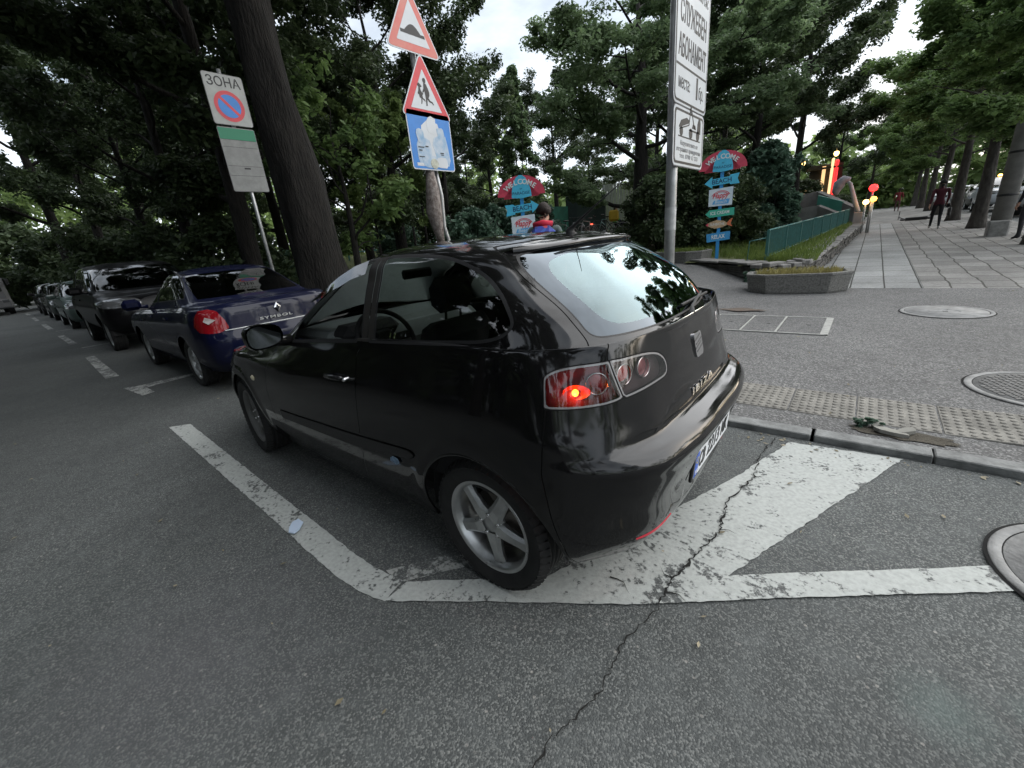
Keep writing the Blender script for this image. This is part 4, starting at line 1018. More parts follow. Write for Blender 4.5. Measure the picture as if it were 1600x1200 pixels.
# small things on the ground
m_ = MB(); random.seed(2)
n_ = 9
pts = [(-.055, -.015), (-.02, .028), (.045, .035), (.075, .018), (.06, -.018), (.015, -.036), (-.03, -.038)]
m_.add([(x, y, .014+.010*math.sin(8*x+5*y)**2) for x, y in pts]+[(x*1.02, y*1.02, .011) for x, y in pts], [tuple(range(7)), tuple(range(13, 6, -1))]+[(i, (i+1) % 7, 7+(i+1) % 7, 7+i) for i in range(7)])
m_.build('face_mask', mat('mask_blue', (.50, .60, .74), .8), label='crumpled pale blue paper face mask lying on the white parking line', cat='face mask', loc=(1.20, 1.115, .004), rot=(0, 0, 2.3))
for i, (x, y, s) in enumerate([(-1.33, -1.47, .085), (-1.41, -1.52, .06), (-1.27, -1.535, .05)]):
    b = MB(); n = 7; P = [(s*(1+.3*math.sin(3*k+i))*math.cos(2*PI*k/n), s*.55*(1+.25*math.cos(2*k+i))*math.sin(2*PI*k/n)) for k in range(n)]
    b.prism(P, 0, .022); lab = ['largest flat chunk of broken paving lying in the dirt hollow by the kerb', 'middle-sized chunk of broken paving in the dirt hollow by the kerb', 'smallest chunk of broken paving in the dirt hollow by the kerb'][i]
    b.build('paving_fragment', mat('fragment', (.25, .245, .22), .9, var=.2), label=lab, cat='paving fragment', group='broken paving chunks in the hollow', loc=(x, y, .050), rot=(R(6), R(-5+8*i), i))
# ------------------------------------------------------------------ vegetation
def leaf_mat(name, c1, c2, c3=None, tl=.28, vs=1.2):
    m = bpy.data.materials.new(name); m.use_nodes = True; t = m.node_tree; n = t.nodes; L = t.links; p = n['Principled BSDF']
    tcn = n.new('ShaderNodeTexCoord'); z = n.new('ShaderNodeTexNoise'); z.inputs['Scale'].default_value = vs; z.inputs['Detail'].default_value = 3; L.new(tcn.outputs['Object'], z.inputs['Vector'])
    at = n.new('ShaderNodeAttribute'); at.attribute_name = 'tone'
    ad = n.new('ShaderNodeMath'); ad.operation = 'MULTIPLY_ADD'; L.new(at.outputs['Fac'], ad.inputs[0]); ad.inputs[1].default_value = .55; 
    sb = n.new('ShaderNodeMath'); sb.operation = 'SUBTRACT'; L.new(z.outputs['Fac'], sb.inputs[0]); sb.inputs[1].default_value = .27; L.new(sb.outputs[0], ad.inputs[2])
    cr = n.new('ShaderNodeValToRGB'); cr.color_ramp.elements[0].color = (*c1, 1); cr.color_ramp.elements[0].position = .15; cr.color_ramp.elements[1].color = (*c2, 1); cr.color_ramp.elements[1].position = .8
    if c3: e = cr.color_ramp.elements.new(.95); e.color = (*c3, 1)
    L.new(ad.outputs[0], cr.inputs['Fac']); L.new(cr.outputs[0], p.inputs['Base Color']); p.inputs['Roughness'].default_value = .55; p.inputs['Specular IOR Level'].default_value = .3
    tr = n.new('ShaderNodeBsdfTranslucent'); L.new(cr.outputs[0], tr.inputs['Color']); mx_ = n.new('ShaderNodeMixShader'); mx_.inputs[0].default_value = tl
    L.new(p.outputs[0], mx_.inputs[1]); L.new(tr.outputs[0], mx_.inputs[2]); L.new(mx_.outputs[0], n['Material Output'].inputs['Surface'])
    return m
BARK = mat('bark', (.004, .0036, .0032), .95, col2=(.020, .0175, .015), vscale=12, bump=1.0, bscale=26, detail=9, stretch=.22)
BARK2 = mat('bark_pale', (.022, .019, .016), .95, col2=(.07, .063, .055), stretch=.3, vscale=7, bump=.9, bscale=14, detail=8)
for bk_ in (BARK, BARK2):
    for n_ in bk_.node_tree.nodes:
        if n_.type == 'BUMP': n_.inputs['Distance'].default_value = .05
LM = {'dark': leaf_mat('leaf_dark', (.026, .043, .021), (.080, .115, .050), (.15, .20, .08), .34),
      'mid': leaf_mat('leaf_mid', (.075, .13, .05), (.20, .30, .10), (.32, .43, .16), .48),
      'light': leaf_mat('leaf_light', (.095, .15, .055), (.25, .34, .12), (.38, .48, .20), .5),
      'blue': leaf_mat('leaf_blue', (.075, .12, .06), (.19, .27, .13), (.33, .42, .24), .44),
      'shrub': leaf_mat('leaf_shrub', (.04, .08, .055), (.13, .22, .15), (.32, .42, .34), .3, 2.0)}
def leaves_mesh(name, C, rad, per, size, mat_, seed, flat=.8, droop=.25, long_=1.6, tone=None):
    """diamond leaves scattered round clump centres C (n,3)"""
    rng = np.random.default_rng(seed); C = np.asarray(C, float); n = len(C)*per
    idx = np.repeat(np.arange(len(C)), per); rr = np.asarray(rad)[idx] if hasattr(rad, '__len__') else np.full(n, rad)
    g = rng.normal(size=(n, 3)); g /= np.linalg.norm(g, axis=1, keepdims=True); g *= (rng.random(n)**.45)[:, None]
    P = C[idx] + g*rr[:, None]*np.array([1, 1, flat])
    s = size*(.6+.8*rng.random(n))
    nrm = rng.normal(size=(n, 3)); nrm[:, 2] = np.abs(nrm[:, 2])+.5; nrm += g*.5; nrm /= np.linalg.norm(nrm, axis=1, keepdims=True)
    a = rng.normal(size=(n, 3)); a[:, 2] -= droop; a -= nrm*(a*nrm).sum(1, keepdims=True); a /= np.linalg.norm(a, axis=1, keepdims=True)+1e-9
    b = np.cross(nrm, a)
    L = (a*s[:, None]*long_*.5); Wd = b*(s[:, None]*.42); fold = nrm*(s[:, None]*.12)
    V = np.stack([P-L, P+Wd+fold-L*.1, P+L, P-Wd+fold-L*.1], 1).reshape(-1, 3)
    F = np.arange(4*n).reshape(-1, 4)
    me = bpy.data.meshes.new(name); me.vertices.add(4*n); me.vertices.foreach_set('co', V.ravel()); me.loops.add(4*n); me.loops.foreach_set('vertex_index', F.ravel())
    me.polygons.add(n); me.polygons.foreach_set('loop_start', np.arange(n)*4); me.polygons.foreach_set('loop_total', np.full(n, 4))
    me.update(calc_edges=True)
    at = me.attributes.new('tone', 'FLOAT', 'FACE'); ct = rng.random(len(C))
    at.data.foreach_set('value', (.6*ct[idx]+.4*rng.random(n)).astype(np.float32))
    me.materials.append(mat_); return me
def skeleton(seed, Ht, Rc, tr, h0, nl, lean=(0, 0), up=.55, sub=5, crown_z=1.0, twist=.25, fork=True):
    """trunk and limbs: list of (points, radii); clump centres"""
    rd = random.Random(seed); tubes = []; cl = []; cr = []
    top = Ht*.82; n = 9; tp = []
    for i in range(n):
        t = i/(n-1); tp.append(Vector((lean[0]*t+math.sin(t*4+seed)*.10*t*Rc*.3, lean[1]*t+math.cos(t*3+seed)*.10*t*Rc*.3, t*top)))
    rads = [tr*(1-.80*(i/(n-1))**.9) for i in range(n)]
    base = [tp[0]+Vector((0, 0, -.15))]+[tp[0].lerp(tp[1], .12)]+[tp[0].lerp(tp[1], .45)]+tp[1:]; br = [tr*1.42, tr*1.2, tr*1.02]+rads[1:]
    tubes.append((base, br))
    for k in range(nl):
        t = h0/top+(1-h0/top)*(k/max(1, nl-1))**.85*.98; i = min(n-2, int(t*(n-1))); p = tp[i].lerp(tp[i+1], t*(n-1)-i)
        az = k*2.4+rd.uniform(-.5, .5); prof = math.sin(PI*min(1, (.18+.82*(1-(t-h0/top)/(1.0001-h0/top)))))**.6 if True else 1
        L = Rc*(.55+.45*prof)*rd.uniform(.75, 1.08)*(1-.35*(t-h0/top))
        el = up*(.35+t*.9)+rd.uniform(-.12, .15); pts = [p]; d = Vector((math.cos(az)*math.cos(el), math.sin(az)*math.cos(el), math.sin(el)))
        m = 6
        for q in range(m):
            d = (d+Vector((rd.uniform(-twist, twist), rd.uniform(-twist, twist), rd.uniform(-twist*.6, twist*.8)))).normalized(); pts.append(pts[-1]+d*L/m)
        r0 = max(.02, rads[i]*.42); tubes.append((pts, [r0*(1-.82*q/m) for q in range(m+1)]))
        for j in range(sub):
            s = .32+.68*(j+.5)/sub; i2 = min(m-1, int(s*m)); q0 = pts[i2].lerp(pts[i2+1], s*m-i2)
            a2 = az+rd.choice((-1, 1))*rd.uniform(.4, 1.3); e2 = rd.uniform(-.15, .75); L2 = L*rd.uniform(.22, .42)
            d2 = Vector((math.cos(a2)*math.cos(e2), math.sin(a2)*math.cos(e2), math.sin(e2))); mid = q0+d2*L2*.5+Vector((0, 0, rd.uniform(-.1, .1)*L2)); end = q0+d2*L2+Vector((rd.uniform(-.15, .15), rd.uniform(-.15, .15), rd.uniform(-.1, .1)))*L2
            tubes.append(([q0, mid, end], [r0*.32, r0*.2, r0*.07]))
            for c in (mid, end, q0.lerp(end, .8)+Vector((rd.uniform(-.4, .4), rd.uniform(-.4, .4), rd.uniform(-.3, .4)))*L2*.7):
                cl.append(tuple(c)); cr.append(rd.uniform(.55, 1.1)*Rc*.115*crown_z)
        cl.append(tuple(pts[-1])); cr.append(Rc*.13)
    return tubes, cl, cr
def tree_proto(seed, Ht, Rc, tr, h0, nl, mat_, bark, per=60, size=.13, label='', group=None, sub=5, cat='tree', name='tree', **k):
    fl = k.pop('flat', .8); dr = k.pop('droop', .25); lg = k.pop('long_', 1.6)
    tubes, cl, cr = skeleton(seed, Ht, Rc, tr, h0, nl, sub=sub, **k)
    t = thing(name, label, cat, (0, 0, 0), 0, group)
    b = MB(); b.tube(*tubes[0], n=28)
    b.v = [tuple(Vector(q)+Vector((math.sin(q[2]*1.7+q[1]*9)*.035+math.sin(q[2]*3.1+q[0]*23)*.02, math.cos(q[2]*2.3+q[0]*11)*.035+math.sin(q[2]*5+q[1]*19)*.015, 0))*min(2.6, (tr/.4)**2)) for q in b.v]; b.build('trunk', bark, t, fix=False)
    b = MB()
    for pts, rr in tubes[1:]: b.tube(pts, rr, n=6, cap=False)
    b.build('branches', bark, t, fix=False)
    me = leaves_mesh('crown', cl, cr, per, size, mat_, seed, fl, dr, lg); newobj('crown', me, t)
    return t
def bush_proto(seed, a, b_, h, mat_, per=40, n=90, size=.07, label='', cat='shrub', name='shrub', group=None, stems=True, shape='round', long_=1.5):
    rd = random.Random(seed); cl = []; cr = []
    for i in range(n):
        u = rd.random(); az = rd.uniform(0, 2*PI); rr = rd.random()**.35
        z = u; w = math.sqrt(max(.02, 1-(2*(z*.9-.35))**2*.9)) if shape == 'round' else (1-z*.93)
        lump = 1+.22*math.sin(az*3+seed)+.12*math.sin(az*7+z*9)
        cl.append((a*rr*w*lump*math.cos(az), b_*rr*w*lump*math.sin(az), .08*h+h*z*.95)); cr.append(rd.uniform(.7, 1.3)*.20*min(a, b_, h)*(1 if shape == 'round' else (.5+.6*(1-z))))
    t = thing(name, label, cat, (0, 0, 0), 0, group)
    if stems:
        s = MB()
        for i in range(9):
            az = i*.7; s.tube([(0.06*math.cos(az), .06*math.sin(az), -.1), (.25*a*math.cos(az), .25*b_*math.sin(az), .4*h), (.5*a*math.cos(az), .5*b_*math.sin(az), .8*h)], [.03, .02, .008], 6)
        s.build('stem', BARK, t, fix=False)
    newobj('foliage', leaves_mesh('foliage', cl, cr, per, size, mat_, seed, 1.0, .1, long_), t)
    return t
def place(proto, first, x, y, z=None, s=1.0, rz=0.0, label=None, group=None, sz=None):
    o = proto if first else copy_tree(proto)
    o.location = (x, y, H(x, y) if z is None else z); o.rotation_euler = (0, 0, rz); o.scale = (s, s, sz or s)
    if label: o['label'] = label
    if group: o['group'] = group
    return o
def vegetation():
    # the great dark tree over the parked cars
    big = tree_proto(5, 14, 8.0, .54, 6.0, 17, LM['dark'], BARK, per=460, size=.105, sub=7, label='huge dark tree with a thick leaning trunk behind the no-parking zone sign', lean=(-.6, .6), twist=.3)
    p = pol(-27.3, 10.2); place(big, True, p.x, p.y, H(p.x, p.y))
    # crooked small tree right of it
    sm = tree_proto(21, 5.2, 3.0, .13, 1.0, 9, LM['mid'], BARK, per=40, size=.11, sub=4, label='small crooked tree with bare curling limbs right of the huge trunk', twist=.55, up=.8)
    p = pol(-31.2, 13.5); place(sm, True, p.x, p.y)
    A = tree_proto(31, 12, 4.6, .24, 2.2, 15, LM['mid'], BARK, per=130, size=.10, sub=6, label='.', group='park trees behind the parked cars')
    B = tree_proto(47, 14, 5.0, .30, 3.0, 15, LM['dark'], BARK, per=280, size=.11, sub=6, label='.', group='park trees behind the parked cars')
    Cc = tree_proto(53, 11, 5.2, .34, 1.6, 16, LM['blue'], BARK, per=210, size=.09, sub=7, flat=.5, up=.25, label='.', group='park trees behind the parked cars')
    D = tree_proto(67, 10, 4.2, .20, 1.8, 14, LM['light'], BARK, per=140, size=.095, sub=6, label='.', group='park trees behind the parked cars')
    St = tree_proto(71, 11.5, 4.4, .235, 3.9, 15, LM['mid'], BARK2, per=220, size=.10, sub=6, label='.', group='street trees along the side street', up=.45)
    first = set()
    def put(P, az, d, s, rz, lab, g='park trees behind the parked cars', z=None, sz=None):
        p = pol(az, d); o = place(P, P.name not in first, p.x, p.y, z, s, rz, lab, g, sz); first.add(P.name); return o
    L = [(B, -20, 15, 1.0, .3, 'dark tree directly behind the no-parking zone sign'), (A, -15, 19, .95, 1.0, 'leafy tree above the black van parked in the row'),
         (D, -11.5, 23, 1.0, 2.0, 'dark leafy tree above the rear of the black van'), (A, -8, 29, 1.0, 4.0, 'bushy tree above the pale car in the row'), (B, -5.5, 36, 1.15, 5.0, 'tall dark tree over the farthest parked cars'),
         (A, -23.5, 21, 1.0, 2.2, 'leafy tree seen between the zone sign pole and the huge trunk'), (D, -33, 22, .9, .4, 'pale green tree seen through the crooked tree'),
         (A, -37, 17, .85, 3.0, 'green tree left of the triangular warning signs'), (A, -43, 19, .86, 3.6, 'green tree right of the blue sign with torn stickers'), (D, -38.5, 28, .95, 1.4, 'yellow-green tree behind the triangular warning signs'),
         (D, -49, 25, .75, 5.2, 'low pale tree behind the welcome post by the person with the backpack'), (Cc, -67, 17, .95, .2, 'wide blue-green cedar spreading over the bicycles', .80), (Cc, -72.5, 21, .88, 2.0, 'blue-green cedar rising behind the tow-away sign', .74),
         (A, -57, 31, .8, 1.5, 'green tree behind the green mesh by the bicycles'), (A, -79, 20, .78, 2.6, 'green tree above the grey-green shrub'), (B, -83, 27, .74, 0.6, 'tall tree left of the lit shop front'),
         (D, -86.5, 42, .8, 1.9, 'yellow-green tree over the lit shop front'), (A, -76, 31, .95, 4.4, 'dim tree far behind the tow-away sign'), (A, -69, 33, .95, 5.0, 'tree far behind the cedar'), (D, -61, 40, .9, 3.3, 'dark tree at the back of the park'),
         (A, -29, 31, 1.0, 1.1, 'leafy tree far behind the huge trunk'), (D, -35, 38, 1.1, 2.1, 'dark tree at the back of the lawn'), (D, -46, 37, .8, 4.1, 'dark tree behind the green tree by the blue sign'), (A, -18, 33, 1.1, .9, 'leafy tree behind the van roof'), (B, -12, 44, 1.1, 2.9, 'dark tree deep behind the van'), (D, -25, 42, 1.2, 6.0, 'dark tree at the far end of the lawn')]
    def shade_leaves(o, m):  # darker leaf colour stands in for the shade on the left side
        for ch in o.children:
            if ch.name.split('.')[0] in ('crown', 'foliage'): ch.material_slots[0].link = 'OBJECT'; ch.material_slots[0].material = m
    for (P, az, d, s, rz, lab, *zs) in L:
        o = put(P, az, d, s, rz, lab, sz=zs[0] if zs else None)
        if az > -24: shade_leaves(o, LM['dark'])
    # trees on the far side of the road, left edge of the picture
    for (P, x, y, s, rz, lab) in [(A, 33, 4.6, 1.0, 1, 'roadside tree at the left edge above the grey truck'), (A, 40, 7.5, 1.1, 2, 'second roadside tree behind the grey truck'), (B, 25, 8.5, 1.0, 3, 'nearest roadside tree at the left edge of the picture'), (D, 52, 5, 1.2, 4, 'farthest roadside tree over the end of the road')]:
        o = place(P, False, x, y, 0, s, rz, lab, 'trees on the far side of the road'); shade_leaves(o, LM['dark'])
    # trees across the junction: mirrored in the car, some added to darken the road
    for (P, x, y, s, rz, lab) in [(B, 6, 11, 1.0, 0, 'tree across the road mirrored in the quarter window'), (A, 12, 10.5, 1.0, 1.3, 'tree across the road mirrored in the driver side doors'), (B, 18, 10, 1.0, 2.2, 'tree across the road, third from the junction'), (A, .5, 12.5, .95, 3.1, 'tree across the road mirrored in the rear wing'), (B, -2.6, 7.2, 1.0, 1.9, 'unseen tree added behind the camera to darken the road, left'), (B, -7.5, 9.0, .95, 3.7, 'unseen tree added behind the camera to darken the road, farther back'), (B, 9, 7.3, 1.0, 2.6, 'tree added to shade the road beside the blue saloon'), (B, 4.5, 6.3, 1.0, .7, 'tree added to shade the road beside the hatchback'), (B, 12, 5.6, 1.0, 5.5, 'tree added to shade the road beside the gap in the parked row'), (B, 15, 7.0, 1.05, 4.0, 'tree added to shade the road beside the off-road van'), (D, -14, 3.5, .62, 2.5, 'small tree across the junction mirrored low in the rear window'), (A, -8.5, 15, .9, 4, 'tree across the road behind the camera')]:
        o = place(P, False, x, y, 0, s, rz, lab, 'trees across the road')
    sap = tree_proto(151, 5.5, 1.7, .06, 1.6, 8, LM['light'], BARK, per=60, size=.09, sub=4, label='.', twist=.35, up=.9)
    for i, (az, d, s, lab) in enumerate([(-34.3, 15.5, 1, 'slender bare-stemmed sapling just right of the crooked tree'), (-36.4, 17, 1.1, 'slender sapling left of the warning sign pole'), (-38.6, 16, .95, 'slender sapling behind the warning sign pole'), (-40.2, 18, 1.1, 'slender sapling just right of the warning sign pole'), (-32.6, 18, 1.05, 'slender sapling behind the crooked tree')]):
        p = pol(az, d); place(sap, i == 0, p.x, p.y, None, s, i*2.1, lab, 'slender saplings in the park')
    # conical spire
    sp = bush_proto(91, 1.5, 1.5, 8.0, LM['blue'], per=120, n=150, size=.12, label='slim dark conifer spire rising against the bright sky', cat='conifer', name='conifer', shape='cone')
    p = pol(-52.6, 25); place(sp, True, p.x, p.y)
    # street trees
    for i, (x, y, s, rz, lab) in enumerate([(-4.15, -14.2, .95, .5, 'street tree at the right edge, nearest of the row'), (-3.95, -21.0, 1.0, 2.0, 'street tree just left of the banded pole'), (-3.9, -27.2, 1.0, 3.3, 'street tree right of the walking woman'), (-3.9, -34.5, 1.0, 4.6, 'street tree behind the walking woman'), (-4.0, -42, 1.0, 1.2, 'street tree over the fallen scooter'), (-4.0, -50, 1.1, 2.4, 'street tree near the far pedestrian'), (-4.0, -59, 1.1, 5.4, 'farthest street tree of the row'), (-.5, -46, .8, 5.0, 'tree hanging over the far sidewalk'), (-9.5, -70, 1.3, 1, 'tree closing the far end of the side street')]):
        place(St, i == 0, x, y, walk_h(y), s*.92, rz, lab, 'street trees along the side street', sz=s*.70)
    # shrubs
    gs = bush_proto(101, .9, .9, 2.9, LM['shrub'], per=130, n=150, size=.085, label='big grey-green shrub beside the right welcome post', long_=2.2)
    p = pol(-80.6, 17.0); place(gs, True, p.x, p.y, bed_h(p.x, p.y)-.1)
    dh = bush_proto(103, 1.5, 1.2, 2.1, LM['dark'], per=90, n=130, size=.08, label='.', cat='hedge shrub')
    for i, (az, d, s, lab) in enumerate([(-69.5, 15.2, .92, 'dark shrub right of the thick cedar trunk'), (-73.5, 15, .95, 'dark shrub behind the tow-away sign pole'), (-77, 15.8, .85, 'dark shrub behind the right welcome post')]):
        p = pol(az, d); place(dh, i == 0, p.x, p.y, None, s, i*1.3, lab, 'dark shrubs behind the planter')
    ls = bush_proto(107, 1.3, 1.2, 2.0, LM['shrub'], per=80, n=110, size=.10, label='.', cat='shrub')
    for i, (az, d, s, lab) in enumerate([(-45.8, 15, .92, 'glossy round shrub right of the blue sign pole'), (-49.2, 17, .9, 'glossy shrub behind the left welcome post'), (-21.5, 17.5, .8, 'light shrub at the foot of the zone sign pole'), (-36.5, 23, .9, 'shrub beside the park bench'), (-54.5, 20, .8, 'shrub left of the green mesh')]):
        p = pol(az, d); place(ls, i == 0, p.x, p.y, None, s, i*1.7, lab, 'green shrubs in the park')
    us = bush_proto(109, 2.6, 1.6, 2.6, LM['light'], per=70, n=150, size=.12, label='.', cat='undergrowth')
    for i, (az, d, s, lab) in enumerate([(-17.5, 17, 1, 'undergrowth behind the blue car roof'), (-12.5, 23, 1.1, 'undergrowth behind the van roof'), (-9, 30, 1.2, 'undergrowth above the pale car'), (-5, 41, 1.5, 'undergrowth at the far end of the parked row'), (-1.5, 52, 2.2, 'undergrowth closing the end of the road'), (4, 48, 2.2, 'undergrowth at the left edge, upper side'), (9, 38, 1.8, 'undergrowth left of the grey truck'), (70, 8.3, 1.5, 'unseen undergrowth added across the road beside the hatchback'), (45, 10.5, 1.6, 'unseen undergrowth added across the road, right clump'), (30, 14, 1.7, 'unseen undergrowth added across the road beside the blue saloon'), (21, 19, 1.8, 'unseen undergrowth added across the road beside the van'), (95, 10, 1.5, 'unseen undergrowth added across the road behind the camera'), (-40.5, 30, 1.2, 'undergrowth behind the warning signs'), (-51, 32, 1.2, 'undergrowth behind the conifer spire'), (-31, 40, 1.2, 'undergrowth at the back of the lawn'), (-46, 27, .9, 'undergrowth right of the blue sign'), (-87.1, 28.6, .55, 'bush lit by the shop front, right of its red panel'), (-83.9, 28.8, .6, 'bush left of the lit shop front')]):  # clumps across the road are out of view, added to darken the car reflections
        p = pol(az, d); o = place(us, i == 0, p.x, p.y, None, s, i*1.9, lab, 'undergrowth round the park')
        if az > -24: shade_leaves(o, LM['dark'])  # left-hand clumps carry the shade in their leaf colour
    # a far wood that reads as one mass
    rd = random.Random(5); cl = []; cr = []
    for i in range(1150):
        az = rd.uniform(-100, 22) if i < 640 else rd.uniform(22, 260); D_ = rd.uniform(62, 84); zz = rd.random()**1.1*(10+3*math.sin(az*.23)+2*math.sin(az*.71)+(9 if az > -22 else 0)); p = pol(az, D_); 
        if az < -88 or az > 22: zz *= .75
        cl.append((p.x, p.y, zz)); cr.append(rd.uniform(1.6, 3.0))
    newobj('far_wood', leaves_mesh('far_wood', cl, cr, 110, .55, LM['light'], 77), label='mass of far trees closing the view behind the park', kind='stuff', cat='wood')
    # fallen / growing grass
    def blades(name, pts, h, w, mat_, label, seed=1):
        rng = random.Random(seed); vs = []; fs = []
        for (x, y, z) in pts:
            a = rng.uniform(0, 2*PI); hh = h*rng.uniform(.45, 1.2); ww = w*rng.uniform(.7, 1.3); lx, ly = rng.uniform(-.5, .5)*hh, rng.uniform(-.5, .5)*hh; b = len(vs)
            vs += [(x-ww*math.cos(a), y-ww*math.sin(a), z-.01), (x+ww*math.cos(a), y+ww*math.sin(a), z-.01), (x+lx*.4+ww*.6*math.cos(a), y+ly*.4, z+hh*.6), (x+lx, y+ly, z+hh)]; fs.append((b, b+1, b+2)); fs.append((b, b+2, b+3))
        m = MB(); m.add(vs, fs); return m.build(name, mat_, fix=False, label=label, kind='stuff', cat='grass')
    g1 = mat('grass', (.07, .12, .025), .6, col2=(.20, .26, .06), vscale=2.0, translucent=.35)
    g2 = mat('dry_grass', (.22, .20, .07), .7, col2=(.38, .34, .14), vscale=6, translucent=.3)
    rd = random.Random(9); pts = []
    for i in range(15000):
        y = -8.8-rd.random()**1.6*15; x = rd.uniform(-.28-.01*(-y-8), 3.4)
        if x > 1.0 and y > -(9.2+.9*(x-.6)): continue
        pts.append((x, y, bed_h(x, y)+.012))
    blades('grass', pts, .16, .007, g1, 'fresh green grass on the raised bed round the railing', 3)
    pts = [(x, y, H(x, y)+.02) for x, y in ((rd.uniform(3, 40), -4-rd.random()**1.5*18) for i in range(15000))]
    blades('lawn_grass', pts, .13, .012, g1, 'short green lawn in the park behind the parked cars', 4)
    return blades, g1, g2
blades, G1, G2 = vegetation()
# ------------------------------------------------------------------ signs
SIGN_BACK = mat('sign_back', (.16, .16, .165), .6, .3)
WHITE = mat('sign_white', (.50, .53, .56), .38, var=.05, vscale=6)
WHITE_D = mat('sign_white_dusty', (.33, .34, .33), .55, var=.14, vscale=5)
RED = mat('sign_red', (.50, .02, .035), .4, var=.1, vscale=5)
BLUE = mat('sign_blue', (.01, .17, .52), .4, var=.1, vscale=5)
GREEN = mat('sign_green', (.01, .17, .09), .5)
INK = mat('sign_ink', (.012, .012, .014), .5)
def rrect(w, h, r, n=5, cx=0, cy=0):
    out = []
    for (sx, sy, s0) in ((1, 1, 0), (-1, 1, 1), (-1, -1, 2), (1, -1, 3)):
        for k in range(n+1):
            t = PI/2*(s0+k/n); out.append((cx+sx*(w/2-r)+r*math.cos(t), cy+sy*(h/2-r)+r*math.sin(t)))
    return out
def rpoly(P, r, n=5):
    out = []; N = len(P)
    for i in range(N):
        a, b, c = Vector(P[i-1]), Vector(P[i]), Vector(P[(i+1) % N]); u = (a-b).normalized(); v = (c-b).normalized()
        ang = u.angle(v); d = r/math.tan(ang/2); p0 = b+u*d; p1 = b+v*d
        for k in range(n+1):
            t = k/n; out.append(tuple((p0*(1-t)+b*t)*(1-t)+(b*(1-t)+p1*t)*t))
    return out
class Panel:
    """flat sign panel in its own frame: u to the viewer's right, v up, w towards the viewer; faces -x in the world"""
    def __init__(s, parent, x, y, z, rot=0.0):
        s.p = parent; s.M = Matrix.Translation((x, y, z)) @ (Matrix.Rotation(rot, 3, 'Z') @ FACE_BACK).to_4x4()
    def poly(s, name, P, w0, w1, m, parent=None):
        b = MB(); n = len(P); b.prism(P, w0, w1, s.M, 'z'); return b.build(name, m, parent or s.p)
    def text(s, name, t, size, u, v, w, m, parent, **k):
        me = text_mesh(t, size, **k); me.name = name; me.materials.clear(); me.materials.append(m)
        o = newobj(name, me, parent); o.matrix_local = s.M @ Matrix.Translation((u, v, w)); return o
    def bars(s, name, rects, w0, w1, m, parent):
        b = MB()
        for (u0, v0, u1, v1) in rects: b.prism([(u0, v0), (u1, v0), (u1, v1), (u0, v1)], w0, w1, s.M)
        return b.build(name, m, parent)
def pole_at(t, x, y, z0, z1, r, m=None, lean=(0, 0)):
    b = MB(); b.tube([(x, y, z0), (x+lean[0], y+lean[1], z1)], r, 16); b.lathe([(0, .012), (r*.8, .010), (r*1.02, .0)], 16, 'z', (x+lean[0], y+lean[1], z1)); return b.build('pole', m or MT['steel'], t)
